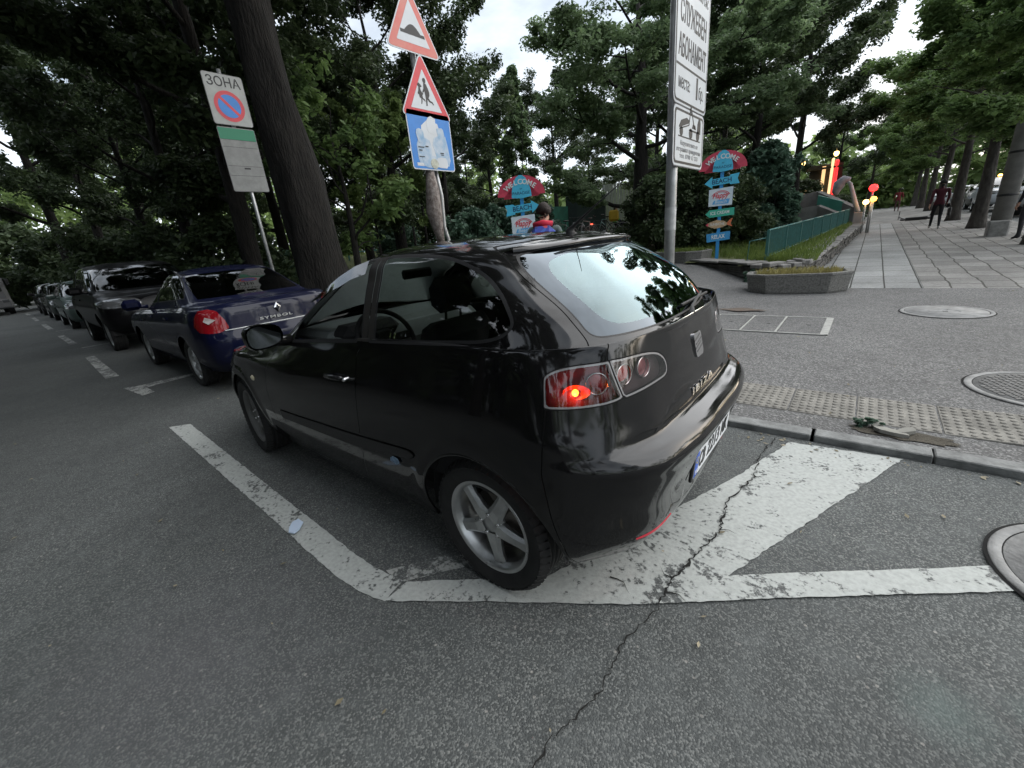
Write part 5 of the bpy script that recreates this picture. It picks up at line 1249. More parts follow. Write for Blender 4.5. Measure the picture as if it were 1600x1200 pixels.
def signs():
    # --- zone sign
    x, y = 7.5, -1.66; t = thing('street_sign', 'white zone sign with a no-parking roundel above a dusty tariff plate', 'road sign', (0, 0, 0))
    pole_at(t, x+.05, y, 0, 4.45, .03)
    P = Panel(t, x, y, 4.01); pl = P.poly('sign_plate', rrect(.60, .74, .04), -.004, 0, SIGN_BACK)
    P.poly('sign_face', rrect(.585, .725, .035), .0005, .003, WHITE_D, pl)
    P.text('lettering', 'ЗОНА', .19, 0, .245, .004, INK, pl, width=.50, bold=.002)
    P.poly('roundel', [(.235*math.cos(a), -.09+.235*math.sin(a)) for a in [2*PI*i/40 for i in range(40)]], .003, .0045, WHITE_D, pl)
    P.poly('roundel_red', [(.225*math.cos(a), -.09+.225*math.sin(a)) for a in [2*PI*i/40 for i in range(40)]], .0045, .006, RED, pl)
    P.poly('roundel_blue', [(.168*math.cos(a), -.09+.168*math.sin(a)) for a in [2*PI*i/40 for i in range(40)]], .006, .0075, BLUE, pl)
    c, s = math.cos(R(135)), math.sin(R(135)); q = [(-.175, -.022), (.175, -.022), (.175, .022), (-.175, .022)]
    P.poly('roundel_bar', [(u*c-v*s, -.09+u*s+v*c) for u, v in q], .0075, .009, RED, pl)
    P2 = Panel(t, x, y, 3.115); pl = P2.poly('sign_plate', rrect(.58, .99, .03), -.004, 0, SIGN_BACK)
    P2.poly('sign_face', rrect(.565, .975, .028), .0005, .003, mat('tariff_face', (.20, .205, .20), .6, var=.2, vscale=6), pl)
    P2.poly('green_band', [(-.28, .31), (.28, .31), (.28, .48), (-.28, .48)], .003, .0045, GREEN, pl)
    P2.bars('ruled_lines', [(-.27, .195, .27, .200), (-.27, -.095, .27, -.09), (-.27, -.245, .27, -.24), (-.27, .305, .27, .31)], .003, .0042, INK, pl)
    grey = mat('sign_small_print', (.20, .20, .20), .6)
    rd = random.Random(3); rows = []
    for i in range(16):
        v = .18-.0165*i*(1 if i < 9 else 1.25)-(.04 if i > 9 else 0)
        u = -.24
        while u < .22:
            L_ = rd.uniform(.02, .06); rows.append((u, v-.006, min(.24, u+L_), v)); u += L_+.012
    b9 = MB()
    for (u0, v0, u1, v1) in rows: b9.prism([(u0, v0), (u1, v0), (u1, v1), (u0, v1)], .003, .0038, P2.M)
    sp_ = b9.build('tariff_print', grey, pl); sp_['kind'] = 'stuff'; P2.bars('print_mark', [(-.03, -.14, .07, -.115)], .003, .0042, INK, pl)
    # --- warning signs and the pasted-over blue sign
    x, y = 2.72, -1.665; t = thing('warning_signs', 'leaning pole with two red-edged warning triangles above a blue sign pasted with torn stickers', 'road sign', (0, 0, 0))
    pole_at(t, x+.06, y-.02, 0, 3.75, .03, lean=(0, .06)); 
    b = MB(); b.tube([(x+.07, y-.10, 0), (x+.065, y-.13, 1.45), (x+.06, y-.08, 1.62), (x+.07, y-.11, 1.95), (x+.06, y-.05, 2.3)], .021, 10); b.build('bent_strut', MT['steel'], t)
    b = MB(); random.seed(6)
    b.tube([(x+.05, y+.0, 1.42), (x+.04, y+.03, 1.56), (x+.05, y+.05, 1.78), (x+.05, y+.03, 2.0), (x+.055, y+.03, 2.24)], [.035, .055, .09, .075, .04], 9)
    b.build('paper_remnants', mat('torn_paper', (.10, .075, .065), .95, col2=(.30, .27, .25), vscale=26, bump=1, bscale=60), t)
    for k, (zc, yc, kind) in enumerate(((2.985, y, 'kids'), (3.545, y+.055, 'bump'))):
        Pt = Panel(t, x, yc, zc); a = .69; hh = a*.866; tri = [(-a/2, -hh/2), (a/2, -hh/2), (0, hh/2)]
        pl = Pt.poly('sign_plate', rpoly(tri, .045), -.004, 0, SIGN_BACK)
        Pt.poly('white_edge', rpoly(tri, .045), .0002, .002, WHITE, pl)
        def inset(d): 
            # inset triangle by distance d
            return [(-a/2+d*1.732, -hh/2+d), (a/2-d*1.732, -hh/2+d), (0, hh/2-2*d)]
        Pt.poly('red_border', rpoly(inset(.012), .034), .002, .0035, mat('sign_red_faded', (.52, .07, .06), .35, col2=(.50, .17, .13), vscale=4) if kind == 'bump' else RED, pl)
        Pt.poly('white_centre', rpoly(inset(.078), .008), .0035, .005, WHITE, pl)
        if kind == 'bump':
            pts = [(-.15, -.150), (-.15, -.123), (-.10, -.123)]+[(-.10+.20*i/12, -.123+.062*math.sin(PI*i/12)) for i in range(1, 12)]+[(.10, -.123), (.15, -.123), (.15, -.150)]
            Pt.poly('hump_symbol', pts, .005, .0065, INK, pl)
        else:
            k_ = .62; ox, oy = -.005, -.090
            def pp(L): return [(ox+u*k_, oy+v*k_) for u, v in L]
            # boy: head, torso, legs, arm
            Pt.poly('child_symbol', pp([(.02+.034*math.cos(a_), .215+.038*math.sin(a_)) for a_ in [2*PI*i/14 for i in range(14)]]), .005, .0066, INK, pl)
            Pt.poly('child_symbol', pp([(.0, .18), (.045, .175), (.085, .11), (.105, .055), (.10, .01), (.075, -.03), (.10, -.06), (.155, -.075), (.175, -.115), (.16, -.12), (.145, -.095), (.085, -.085), (.045, -.05), (.035, -.10), (.035, -.145), (-.005, -.145), (.01, -.135), (.012, -.06), (.01, .0), (.0, .06), (-.035, .03), (-.045, .045), (-.01, .10)]), .005, .0067, INK, pl)
            Pt.poly('child_symbol', pp([(-.105+.028*math.cos(a_), .135+.03*math.sin(a_)) for a_ in [2*PI*i/14 for i in range(14)]]), .005, .0066, INK, pl)
            Pt.poly('child_symbol', pp([(-.08, .155), (-.045, .12), (-.06, .11), (-.085, .10), (-.075, .06), (-.045, .025), (-.04, .035), (-.03, .02), (-.055, -.01), (-.045, -.045), (-.01, -.06), (.005, -.085), (-.01, -.09), (-.03, -.075), (-.065, -.06), (-.07, -.10), (-.085, -.135), (-.10, -.135), (-.085, -.055), (-.115, -.045), (-.125, .0), (-.14, .0), (-.15, .01), (-.125, .06), (-.12, .10)]), .005, .0065, INK, pl)
    Pb = Panel(t, x, y-.005, 2.475); pl = Pb.poly('sign_plate', rrect(.60, .56, .03), -.004, 0, SIGN_BACK)
    Pb.poly('white_edge', rrect(.60, .56, .03), .0002, .002, WHITE, pl); Pb.poly('blue_face', rrect(.577, .537, .024), .002, .0035, BLUE, pl)
    pap = mat('pasted_paper', (.50, .55, .60), .7, col2=(.22, .36, .52), vscale=11, detail=8)
    rd = random.Random(12)
    def blob(cx, cy, w, h, rot=0, n=9, j=.12):
        out = []
        for i in range(n):
            a = 2*PI*i/n+.2; rr_ = 1+rd.uniform(-j, j); u = w/2*math.copysign(abs(math.cos(a))**.55, math.cos(a))*rr_; v = h/2*math.copysign(abs(math.sin(a))**.55, math.sin(a))*rr_
            out.append((cx+u*math.cos(rot)-v*math.sin(rot), cy+u*math.sin(rot)+v*math.cos(rot)))
        return out
    pieces = [(.0, -.02, .30, .42, .05), (-.12, -.10, .20, .26, -.1), (.13, -.08, .22, .30, .1), (.02, .15, .13, .16, -.15), (.14, .09, .10, .11, .25), (-.05, -.20, .22, .12, 0), (.12, -.20, .16, .11, .1), (-.15, .04, .10, .14, .1)]
    for i, (cx, cy, w, h, r_0) in enumerate(pieces): Pb.poly('sticker', blob(cx, cy, w, h, r_0), .0035, .0042+.0004*i, pap if i % 3 else WHITE, pl)
    Pb.poly('sticker', [(.0+.055*math.cos(a), -.215+.05*math.sin(a)) for a in [2*PI*i/18 for i in range(18)]], .0035, .0082, mat('round_sticker', (.42, .43, .36), .6, var=.3, vscale=30), pl)
    Pb.bars('sticker_print', [(-.20, -.07, -.12, -.062), (-.19, -.10, -.15, -.09), (-.10, -.06, -.06, -.05), (.10, -.11, .15, -.10), (.11, -.125, .15, -.118), (-.20, -.16, -.13, -.152)], .0082, .0088, INK, pl)
    Pb.poly('label_strip', [(-.24, -.245), (-.13, -.245), (-.13, -.215), (-.24, -.215)], .0035, .005, WHITE, pl)
    # --- parking permit and tow-away signs on the grey pole right behind the car
    x, y = .10, -1.68; t = thing('street_sign', 'grey pole carrying a tall permit parking sign above a tow-away sign', 'road sign', (0, 0, 0))
    pole_at(t, x+.055, y+.0, 0, 3.5, .040)
    b = MB(); b.tube([(x+.055, y, 1.365), (x+.055, y, 1.53)], .0415, 16, cap=False); b.build('peeling_label', mat('pole_label', (.42, .43, .43), .6, var=.15, vscale=20), t)
    yc = -1.865
    P = Panel(t, x, yc, 2.79); pl = P.poly('sign_plate', rrect(.735, 1.20, .05), -.004, 0, SIGN_BACK)
    P.poly('sign_face', rrect(.725, 1.19, .045), .0005, .003, WHITE, pl)
    P.poly('dark_border', rrect(.70, 1.165, .040), .003, .0042, INK, pl); P.poly('inner_face', rrect(.672, 1.137, .032), .0042, .0055, WHITE, pl)
    P.bars('divider', [(-.33, -.375, .33, -.362)], .0055, .0068, INK, pl)
    P.text('lettering', 'АБОНАМЕНТ', .17, 0, -.265, .006, INK, pl, width=.60, bold=.003)
    P.text('lettering', 'СЛУЖЕБЕН', .17, 0, -.075, .006, INK, pl, width=.56, bold=.003)
    P.text('small_lettering', 'паркиране само със', .105, 0, .105, .006, grey, pl, width=.60)
    P.text('small_lettering', 'Разрешено е', .105, 0, .235, .006, grey, pl, width=.42)
    P.text('small_lettering', '7:30 - 19:30 ч.', .13, .05, .44, .006, grey, pl, width=.44)
    P.text('small_lettering', 'места:', .115, -.16, -.465, .006, INK, pl, width=.24)
    P.text('lettering', '1', .19, .12, -.46, .006, INK, pl, width=.035, bold=.004); P.text('small_lettering', 'бр.', .115, .22, -.475, .006, INK, pl, width=.11)
    P = Panel(t, x, yc-.0, 1.995); P.M = Matrix.Translation((x, yc, 1.995)) @ FACE_BACK.to_4x4()
    pl = P.poly('sign_plate', rrect(.70, .385, .05), -.004, 0, SIGN_BACK)
    P.poly('sign_face', rrect(.69, .375, .045), .0005, .003, WHITE, pl)
    P.poly('dark_border', rrect(.655, .345, .035), .003, .0042, INK, pl); P.poly('inner_face', rrect(.615, .312, .028), .0042, .0055, WHITE, pl)
    sy = .55
    def q(L): return [(u, v*sy+.012) for u, v in L]
    P.bars('ground_line', [(-.25, .0, .25, .008)], .0055, .0068, INK, pl)
    b = MB()
    def pr(L): b.prism(q(L), .0055, .0068, P.M)
    pr([(-.24, .10), (-.20, .17), (-.13, .20), (-.08, .22), (-.03, .20), (-.02, .175), (-.05, .155), (-.235, .08)]); pr([(-.23, .06), (-.03, .135), (-.03, .15), (-.23, .075)])
    for cx, cy, rr_ in ((-.19, .045, .035), (.02, .05, .04), (.19, .05, .04)): pr([(cx+rr_*math.cos(a), cy+rr_*1.6*math.sin(a)) for a in [2*PI*i/16 for i in range(16)]])
    pr([(-.02, .10), (.25, .10), (.25, .08), (-.02, .08)]); pr([(.17, .10), (.25, .10), (.25, .22), (.235, .27), (.20, .27), (.175, .2)]); pr([(-.035, .14), (.0, .36), (.012, .36), (-.02, .14)]); pr([(.0, .36), (.012, .37), (.115, .12), (.095, .12)]); pr([(.05, .12), (.14, .12), (.12, .17), (.06, .17)])
    b.build('tow_symbol', INK, pl)
    for i, (tx, w) in enumerate((('Нарушителите се', .40), ('отстраняват принудително', .56), ('тел. 0700 13 233', .42))): P.text('small_lettering', tx, .042, 0, -.038-.042*i, .006, grey, pl, width=w)
signs()
# ------------------------------------------------------------------ the two welcome posts
def welcome(az, D, z0, flip, low, label, name='welcome_signpost'):
    p = pol(az, D); face = math.atan2(CAM.y-p.y, CAM.x-p.x)-PI   # boards face the junction
    t = thing(name, label, 'signpost', (p.x, p.y, z0), face+(0.10 if flip else -.05), 'welcome signposts in the park')
    LB = mat('board_turquoise', (.06, .42, .62), .55, var=.12, vscale=9); RD = mat('board_red', (.50, .05, .09), .55, var=.15, vscale=9); WB = mat('board_white', (.46, .58, .66), .55, col2=(.60, .66, .70), vscale=7)
    PB = mat('post_blue', (.02, .22, .50), .5, var=.12, vscale=12); DB = mat('board_blue', (.04, .25, .50), .55, var=.12, vscale=9); GB = mat('board_green', (.04, .36, .25), .55); WD = mat('board_wood', (.42, .30, .18), .6, var=.3, vscale=9); NV = mat('letters_navy', (.01, .05, .12), .6); CR = mat('letters_cream', (.62, .66, .66), .6)
    b = MB(); b.box((.02, 0, 1.15), (.05, .075, 2.3)); b.box((.02, 0, .01), (.12, .42, .02)); b.build('post', PB, t)
    P = Panel(t, 0, 0, 0)
    um = [(.52*math.cos(a), 2.13+.40*math.sin(a)) for a in [PI*i/30 for i in range(31)]]
    um = [(u, v) for u, v in um]+[(.40, 2.10), (.20, 2.09), (0, 2.08), (-.2, 2.08), (-.40, 2.085)]
    brd = P.poly('umbrella_board', um, 0, .018, RD)
    P.poly('umbrella_stripe', [(-.215, 2.09), (-.205, 2.22), (-.165, 2.38), (-.10, 2.49), (-.03, 2.532), (.04, 2.53), (.11, 2.48), (.17, 2.37), (.215, 2.22), (.225, 2.10), (0, 2.07)], .018, .023, LB, brd)
    W_ = 'WELCOME'; ts = [141, 124, 108, 92, 76, 58, 40]
    for ch, a in zip(W_, ts):
        me = text_mesh(ch, .145, bold=.004); me.materials.clear(); me.materials.append(CR); o = newobj('lettering', me, brd)
        o.matrix_local = P.M @ Matrix.Translation((.37*math.cos(R(a)), 2.13+.27*math.sin(R(a)), .024)) @ Matrix.Rotation(R((a-90)*.75), 4, 'Z')
    P.text('lettering', 'to', .06, 0, 2.27, .024, NV, brd); P.text('lettering', 'PARADISE', .085, 0, 2.175, .024, NV, brd, width=.38)
    def arrow(v, w, h, sgn, m, txt, ink, tsize, tw, tail=True, rot=0.0):
        P2 = Panel(t, 0, 0, 0); P2.M = P.M @ Matrix.Translation((0, v, .0)) @ Matrix.Rotation(rot, 4, 'Z')
        if tail: L = [(-w/2, -h*.55), (-w/2+.04, 0), (-w/2, h*.55), (-w*.24, h*.5), (-w*.22, h*.36), (w*.27, h*.36), (w*.27, h*.62), (w/2, 0), (w*.27, -h*.62), (w*.27, -h*.36), (-w*.22, -h*.36), (-w*.24, -h*.5)]
        else: L = [(-w/2, -h/2), (-w/2, h/2), (w*.36, h/2), (w/2, 0), (w*.36, -h/2)]
        L = [(u*sgn, vv) for u, vv in L]
        bb = P2.poly('arrow_board', L, 0, .018, m); P2.text('lettering', txt, tsize, 0, 0, .019, ink, bb, width=tw, bold=.002)
    arrow(1.87, .76, .21, -1 if flip else 1, LB, 'BEACH', NV, .14, .42, True, R(4))
    Pw = Panel(t, 0, 0, 0); Pw.M = P.M @ Matrix.Translation((0, 1.52, 0)) @ Matrix.Rotation(R(2), 4, 'Z')
    hb = Pw.poly('picture_board', [(-.27, -.19), (.25, -.21), (.27, .20), (-.26, .19)], 0, .018, WB)
    HR = mat('letters_red', (.55, .03, .05), .5)
    Pw.text('lettering', 'Happy', .17, 0, .03, .020, HR, hb, width=.36, shear=.35, bold=.003)
    Pw.poly('wave_band', [(-.19, -.15), (.17, -.17), (.20, -.06), (-.15, -.07)], .018, .021, mat('band_blue', (.10, .36, .66), .55), hb); Pw.text('lettering', 'Beach', .10, .0, -.112, .022, CR, hb, width=.26, shear=.2)
    for k, rr_ in enumerate((.17, .20)):
        b = MB(); n = 14; vs = []
        for i in range(n+1):
            a = R(25+130*i/n); vs += [(rr_*1.05*math.cos(a), -.04+rr_*.85*math.sin(a)), ((rr_+.014)*1.05*math.cos(a), -.04+(rr_+.014)*.85*math.sin(a))]
        P3 = [(vs[2*i]) for i in range(n+1)]+[vs[2*i+1] for i in range(n, -1, -1)]
        Pw.poly('painted_arc', P3, .018, .021, HR, hb)
    if low:
        arrow(1.16, .64, .17, -1, GB, 'ICE CREAM', CR, .10, .42, False, R(2))
        fs = [(-.30, 0), (-.20, .06), (-.05, .10), (.10, .07), (.18, .02), (.24, .09), (.30, .12), (.26, 0), (.30, -.08), (.18, -.03), (.08, -.08), (-.08, -.10), (-.20, -.06)]
        P4 = Panel(t, 0, 0, 0); P4.M = P.M @ Matrix.Translation((0, .90, 0)); fb = P4.poly('fish_board', fs, 0, .018, WD)
        P4.poly('fish_stripe', [(.18, .02), (.24, .09), (.30, .12), (.26, 0), (.30, -.08), (.18, -.03)], .018, .021, mat('fish_orange', (.5, .14, .06), .6), fb); P4.poly('fish_nose', [(-.30, 0), (-.24, .045), (-.24, -.045)], .018, .021, RD, fb)
        P4.text('lettering', 'SUNBATHE', .085, -.04, 0, .020, CR, fb, width=.32)
        P5 = Panel(t, 0, 0, 0); P5.M = P.M @ Matrix.Translation((0, .60, 0)) @ Matrix.Rotation(R(4), 4, 'Z'); rb = P5.poly('relax_board', [(-.26, -.10), (.26, -.095), (.27, .10), (-.265, .10)], 0, .018, DB); P5.text('lettering', 'RELAX', .13, 0, 0, .019, CR, rb, width=.30, bold=.003)
    return t
welcome(-76.0, 12.2, .40, True, True, 'right welcome signpost with six painted boards standing on the grass by the railing')
welcome(-52.7, 10.0, .17, False, True, 'left welcome signpost with its umbrella board rising behind the hatchback roof')

# ------------------------------------------------------------------ planters, walls, railing
def planter(label, x, y, z, rz, L_=1.55, Wd=.85, Ht=.34):
    t = thing('concrete_planter', label, 'planter', (x, y, z), rz, 'concrete planters at the corner'); b = MB(); c = .30
    def ring(k, h, sh=0): 
        a, d = L_/2*k-sh, Wd/2*k-sh; cc_ = c*k
        return [(a-cc_, -d, h), (a, -d+cc_*.75, h), (a, d-cc_*.75, h), (a-cc_, d, h), (-a+cc_, d, h), (-a, d-cc_*.75, h), (-a, -d+cc_*.75, h), (-a+cc_, -d, h)]
    rings = [ring(.93, 0), ring(.95, .03), ring(1.0, Ht-.05), ring(1.015, Ht-.04), ring(1.015, Ht-.008), ring(1.0, Ht), ring(.90, Ht), ring(.885, Ht-.015), ring(.87, Ht-.09)]
    vs = [v for r_0 in rings for v in r_0]; fs = [(i*8+j, i*8+(j+1) % 8, (i+1)*8+(j+1) % 8, (i+1)*8+j) for i in range(len(rings)-1) for j in range(8)]; fs.append(tuple(range(8))[::-1])
    b.add(vs, fs); b.build('trough', mat('washed_concrete', (.10, .098, .09), .95, col2=(.25, .245, .23), vscale=38, bump=1, bscale=90, detail=6), t)
    s_ = MB(); s_.add(ring(.88, Ht-.07), [tuple(range(8))]); s_.build('soil', mat('planter_soil', (.10, .08, .04), .95, var=.3, vscale=20), t)
    return t
p1 = planter('nearest concrete planter full of dry grass, in front of the stone wall', -.13, -7.42, walk_h(-7)+.005, R(8))
p2 = planter('concrete planter behind the tow-away sign pole, half hidden by the hatchback', 2.85, -10.35, .36, R(-22))
rd = random.Random(4)
for (P_, z) in ((p1, .29), (p2, .29)):
    M_ = Matrix.Translation(P_.location) @ Matrix.Rotation(P_.rotation_euler.z, 4, 'Z')
    pts = [tuple(M_ @ Vector((rd.uniform(-.62, .62), rd.uniform(-.30, .30), z))) for i in range(1300)]
    blades('dry_grass' if P_ is p1 else 'planter_grass', pts, .115, .0035, G2 if P_ is p1 else G1, 'straw-coloured grass growing in the nearest planter' if P_ is p1 else 'green grass growing in the planter behind the pole', 7)
def stone_wall():
    rd = random.Random(14); t = thing('stone_wall', 'low dry-stone wall of dark stacked slabs edging the raised grass bed', 'wall', (0, 0, 0))
    path = [(2.35, -10.0), (1.75, -9.5), (1.2, -9.0), (.72, -8.5), (.32, -8.25), (-.02, -8.5), (-.10, -9.4), (-.20, -12), (-.34, -16), (-.48, -20), (-.60, -23.8)]
    P = [Vector(p) for p in path]; seg = [(a, b) for a, b in zip(P, P[1:])]
    stones = MB(); caps = MB(); s0 = 0
    for a, b in seg:
        L_ = (b-a).length; d = (b-a)/L_; n_ = Vector((-d.y, d.x)); u = 0
        top_h = .36
        while u < L_:
            low_ = a.y > -8.6; w = min(rd.uniform(.16, .42) if low_ else rd.uniform(.35, .75), L_-u+.05); c = a+d*(u+w/2); zb = H(c.x, c.y) if c.y > -8.9 and c.x > .3 else walk_h(c.y)
            tp = bed_h(c.x, c.y)+.02; hgt = max(.10, tp-zb); k = max(2, int(hgt/.055))
            ang = math.atan2(d.y, d.x)
            for j in range(k):
                zz = zb-.02+(hgt-.03)*(j+.5)/k; sh = rd.uniform(-.02, .02)
                Mt = Matrix.Translation((c.x+n_.x*sh, c.y+n_.y*sh, zz)) @ Matrix.Rotation(ang+rd.uniform(-.02, .02), 4, 'Z')
                x0 = -w/2; 
                while x0 < w/2:
                    ww = rd.uniform(.16, .42); ww = min(ww, w/2-x0+.02)
                    stones.box((x0+ww/2, rd.uniform(-.012, .012), 0), (ww-.012, .30, (hgt-.03)/k-.007), Mt, .008); x0 += ww
            Mt = Matrix.Translation((c.x, c.y, tp+(.0+rd.uniform(-.05, .03) if low_ else .012+rd.uniform(-.006, .006)))) @ Matrix.Rotation(ang+(rd.uniform(-.35, .35) if low_ else rd.uniform(-.03, .03)), 4, 'Z') @ Matrix.Rotation(rd.uniform(-.02, .02), 4, 'X')
            caps.box((0, rd.uniform(-.01, .02), 0), (w-.015, .44+rd.uniform(-.03, .05)-(.14*rd.random() if low_ else 0), .09 if low_ else .05), Mt, .016 if low_ else .010); u += w
    sm = mat('slab_stone', (.055, .052, .048), .9, col2=(.16, .152, .14), vscale=6, bump=.9, bscale=40, detail=7)
    stones.build('stone_courses', sm, t); caps.build('cap_slabs', mat('cap_stone', (.14, .135, .125), .9, col2=(.26, .25, .24), vscale=4, bump=.8, bscale=40, detail=7), t)
stone_wall()
for i in range(6):
    pass
wp_ = bush_proto(131, .20, .14, .22, LM['shrub'], per=26, n=24, size=.045, label='small weed growing at the foot of the stone wall behind the planter', cat='weed', name='weed', stems=False)
wp_.location = (.72, -8.25, H(.7, -8.2))
w2 = copy_tree(wp_); w2.location = (-1.22, -1.54, .042); w2.scale = (.45, .3, .25); w2['label'] = 'tiny weed sprouting in the dirt hollow by the kerb'
def railing():
    t = thing('railing', 'long low green railing with vertical bars climbing beside the sidewalk', 'railing', (0, 0, 0))
    gm = mat('railing_paint', (.035, .13, .12), .5, .1, var=.2, vscale=14)
    a0 = Vector((.62, -8.95)); a1 = Vector((-.22, -22.4)); L_ = (a1-a0).length; n = 8
    for i in range(n+1):
        p = a0.lerp(a1, i/n); z = bed_h(p.x, p.y); b = MB(); b.box((p.x, p.y, z+.29), (.055, .055, .72)); b.build('post', gm, t)
    for i in range(n):
        p, q = a0.lerp(a1, i/n), a0.lerp(a1, (i+1)/n); zp, zq = bed_h(p.x, p.y), bed_h(q.x, q.y)
        b = MB(); b.tube([(p.x, p.y, zp+.645), (q.x, q.y, zq+.645)], .022, 6); b.tube([(p.x, p.y, zp+.10), (q.x, q.y, zq+.10)], .014, 6)
        m_ = 17
        for k in range(1, m_): c = p.lerp(q, k/m_); z = zp+(zq-zp)*k/m_; b.tube([(c.x, c.y, z+.10), (c.x, c.y, z+.64)], .0095, 5, cap=False)
        b.build('railing_panel', gm, t)
    b = MB(); z = bed_h(.9, -8.7); b.tube([(.95, -8.75, z-.05), (.93, -8.77, z+.46), (.66, -8.93, z+.50)], .011, 6); b.build('end_loop', gm, t)
railing()
# ------------------------------------------------------------------ concrete ramps, shop lights, barrier at the far end of the wall
def far_corner():
    cm = mat('ramp_concrete', (.16, .16, .155), .9, var=.3, vscale=2, bump=.5, bscale=20)
    t = thing('entrance_ramp', 'grey concrete ramp walls with a green panel beside the end of the railing', 'ramp', (0, 0, 0))
    p = pol(-84.2, 25); z0 = bed_h(0, -22)
    def wall_(az0, d0, az1, d1, h0, h1, th, m, name, zb=None):
        a, b_ = pol(az0, d0), pol(az1, d1); d = (b_-a).normalized(); n_ = Vector((-d.y, d.x, 0))*th/2; zb = zb if zb is not None else .3
        b = MB(); b.add([(a.x-n_.x, a.y-n_.y, zb), (b_.x-n_.x, b_.y-n_.y, zb), (b_.x+n_.x, b_.y+n_.y, zb), (a.x+n_.x, a.y+n_.y, zb), (a.x-n_.x, a.y-n_.y, h0), (b_.x-n_.x, b_.y-n_.y, h1), (b_.x+n_.x, b_.y+n_.y, h1), (a.x+n_.x, a.y+n_.y, h0)], [(0, 1, 2, 3), (4, 5, 6, 7), (0, 1, 5, 4), (1, 2, 6, 5), (2, 3, 7, 6), (3, 0, 4, 7)]); return b.build(name, m, t)
    wall_(-82.0, 26, -85.2, 26.5, 2.05, 2.25, .25, cm, 'ramp_wall'); wall_(-85.2, 26.5, -88.6, 24.5, 2.25, 1.35, .25, cm, 'ramp_wall'); wall_(-82.0, 24, -85.4, 24.2, 1.45, 1.6, .2, cm, 'ramp_wall'); wall_(-85.4, 24.2, -87.4, 23.3, 1.6, 1.15, .2, cm, 'ramp_wall')
    wall_(-85.25, 25.9, -87.4, 25.0, 2.05, 1.65, .05, mat('panel_green', (.05, .24, .19), .6, var=.1), 'green_panel', 1.2)
    # lit shop front
    s = thing('shop_front', 'warmly lit shop front with a glowing red upright panel beyond the ramp', 'shop', (0, 0, 0)); c = pol(-85.4, 31); ang = R(-85.4)-PI/2
    Mx = Matrix.Translation((c.x, c.y, 0)) @ Matrix.Rotation(ang, 4, 'Z')
    b = MB(); b.box((.1, .6, 2.0), (1.5, .25, 3.5), Mx); b.box((0, .4, 3.55), (1.6, .5, .10), Mx); b.build('facade', mat('shop_wall', (.035, .035, .028), .8, var=.3, vscale=1.5), s)
    b = MB(); b.box((.55, .3, 2.9), (.17, .3, 2.0), Mx, .05); b.build('lit_panel', mat('lit_red', (.7, .02, .03), .4, emit=(1, .03, .03), es=.6), s)
    b = MB(); b.box((.36, .28, 2.9), (.13, .3, 2.2), Mx, .04); b.build('lit_pillar', mat('lit_cream', (.8, .6, .4), .4, emit=(1, .62, .32), es=.5), s)
    b = MB(); b.box((.0, .45, 3.0), (.16, .2, 1.3), Mx); b.box((-1.1, .45, 2.2), (.9, .2, .6), Mx); b.build('shop_window', mat('lit_window', (.6, .4, .2), .3, emit=(1, .6, .28), es=.45), s)
    for i, (u, z, l) in enumerate(((.45, 4.15, 'yellow lamp above the red panel of the shop front'), (-1.0, 3.9, 'yellow lamp right of the red panel of the shop front'))):
        q = Mx @ Vector((u, -.4, z)); lp = thing('wall_lamp', l, 'lamp', q, 0, 'lamps of the shop front'); b = MB(); b.lathe([(0, .12), (.10, .08), (.12, 0), (.08, -.10), (0, -.14)], 12, 'z'); b.build('globe', mat('lamp_yellow', (.9, .7, .3), .3, emit=(1, .62, .18), es=3.0), lp); b = MB(); b.tube([(0, 0, .1), (0, .45, .35)], .02, 6); b.build('bracket', MT['black'], lp)
    # barrier post with bag and lamps
    p = pol(-88.75, 24.2); z = walk_h(p.y)
    b_ = thing('barrier_post', 'leaning pale post with a crumpled bag hooked over its top at the wall end', 'post', (p.x, p.y, z), 0)
    b = MB(); b.box((0, .0, .42), (.30, .24, .86), None, .02); b.build('block', mat('block_grey', (.34, .34, .35), .8, var=.15), b_)
    b = MB(); b.tube([(.02, 0, .86), (.20, 0, 1.35), (.42, 0, 2.0), (.55, 0, 2.15)], [.09, .08, .07, .05], 8); b.build('arm', mat('arm_pale', (.48, .47, .48), .6, var=.1), b_)
    b = MB(); b.tube([(.45, -.05, 2.18), (.66, -.05, 2.22), (.82, -.05, 2.05), (.90, -.05, 1.75), (.86, -.05, 1.62)], [.10, .17, .22, .14, .06], 9); b.build('bag', mat('bag_grey', (.36, .34, .38), .7, var=.25, vscale=6, bump=.8, bscale=8), b_)
    for nm, az, d, zz, r_0, em, es, lb in (('red_lamp', -89.6, 24.0, 2.05, .155, (1, .02, .02), 2.0, 'round red warning lamp by the leaning pale post'), ('warning_lamp', -89.2, 23.8, 1.53, .11, (1, .62, .22), 2.6, 'yellow warning lamp touching the leaning pale post'), ('warning_lamp', -89.75, 23.9, 1.62, .115, (1, .42, .06), 2.2, 'orange warning lamp right of the yellow one')):
        q = pol(az, d); lp = thing(nm, lb, 'warning lamp', (q.x, q.y, walk_h(q.y)), 0, 'warning lamps at the wall end'); b = MB(); b.lathe([(0, r_0*.9), (r_0*.7, r_0*.7), (r_0, 0), (r_0*.7, -r_0*.7), (0, -r_0*.9)], 14, 'z', (0, 0, zz-walk_h(q.y))); b.build('lens', mat('lit_lens', (*em,)[:3], .4, emit=em, es=es), lp)
        b = MB(); b.tube([(0, 0, 0), (0, 0, zz-walk_h(q.y)-r_0*.8)], .03, 8); b.build('stand', MT['steel'], lp)
far_corner()
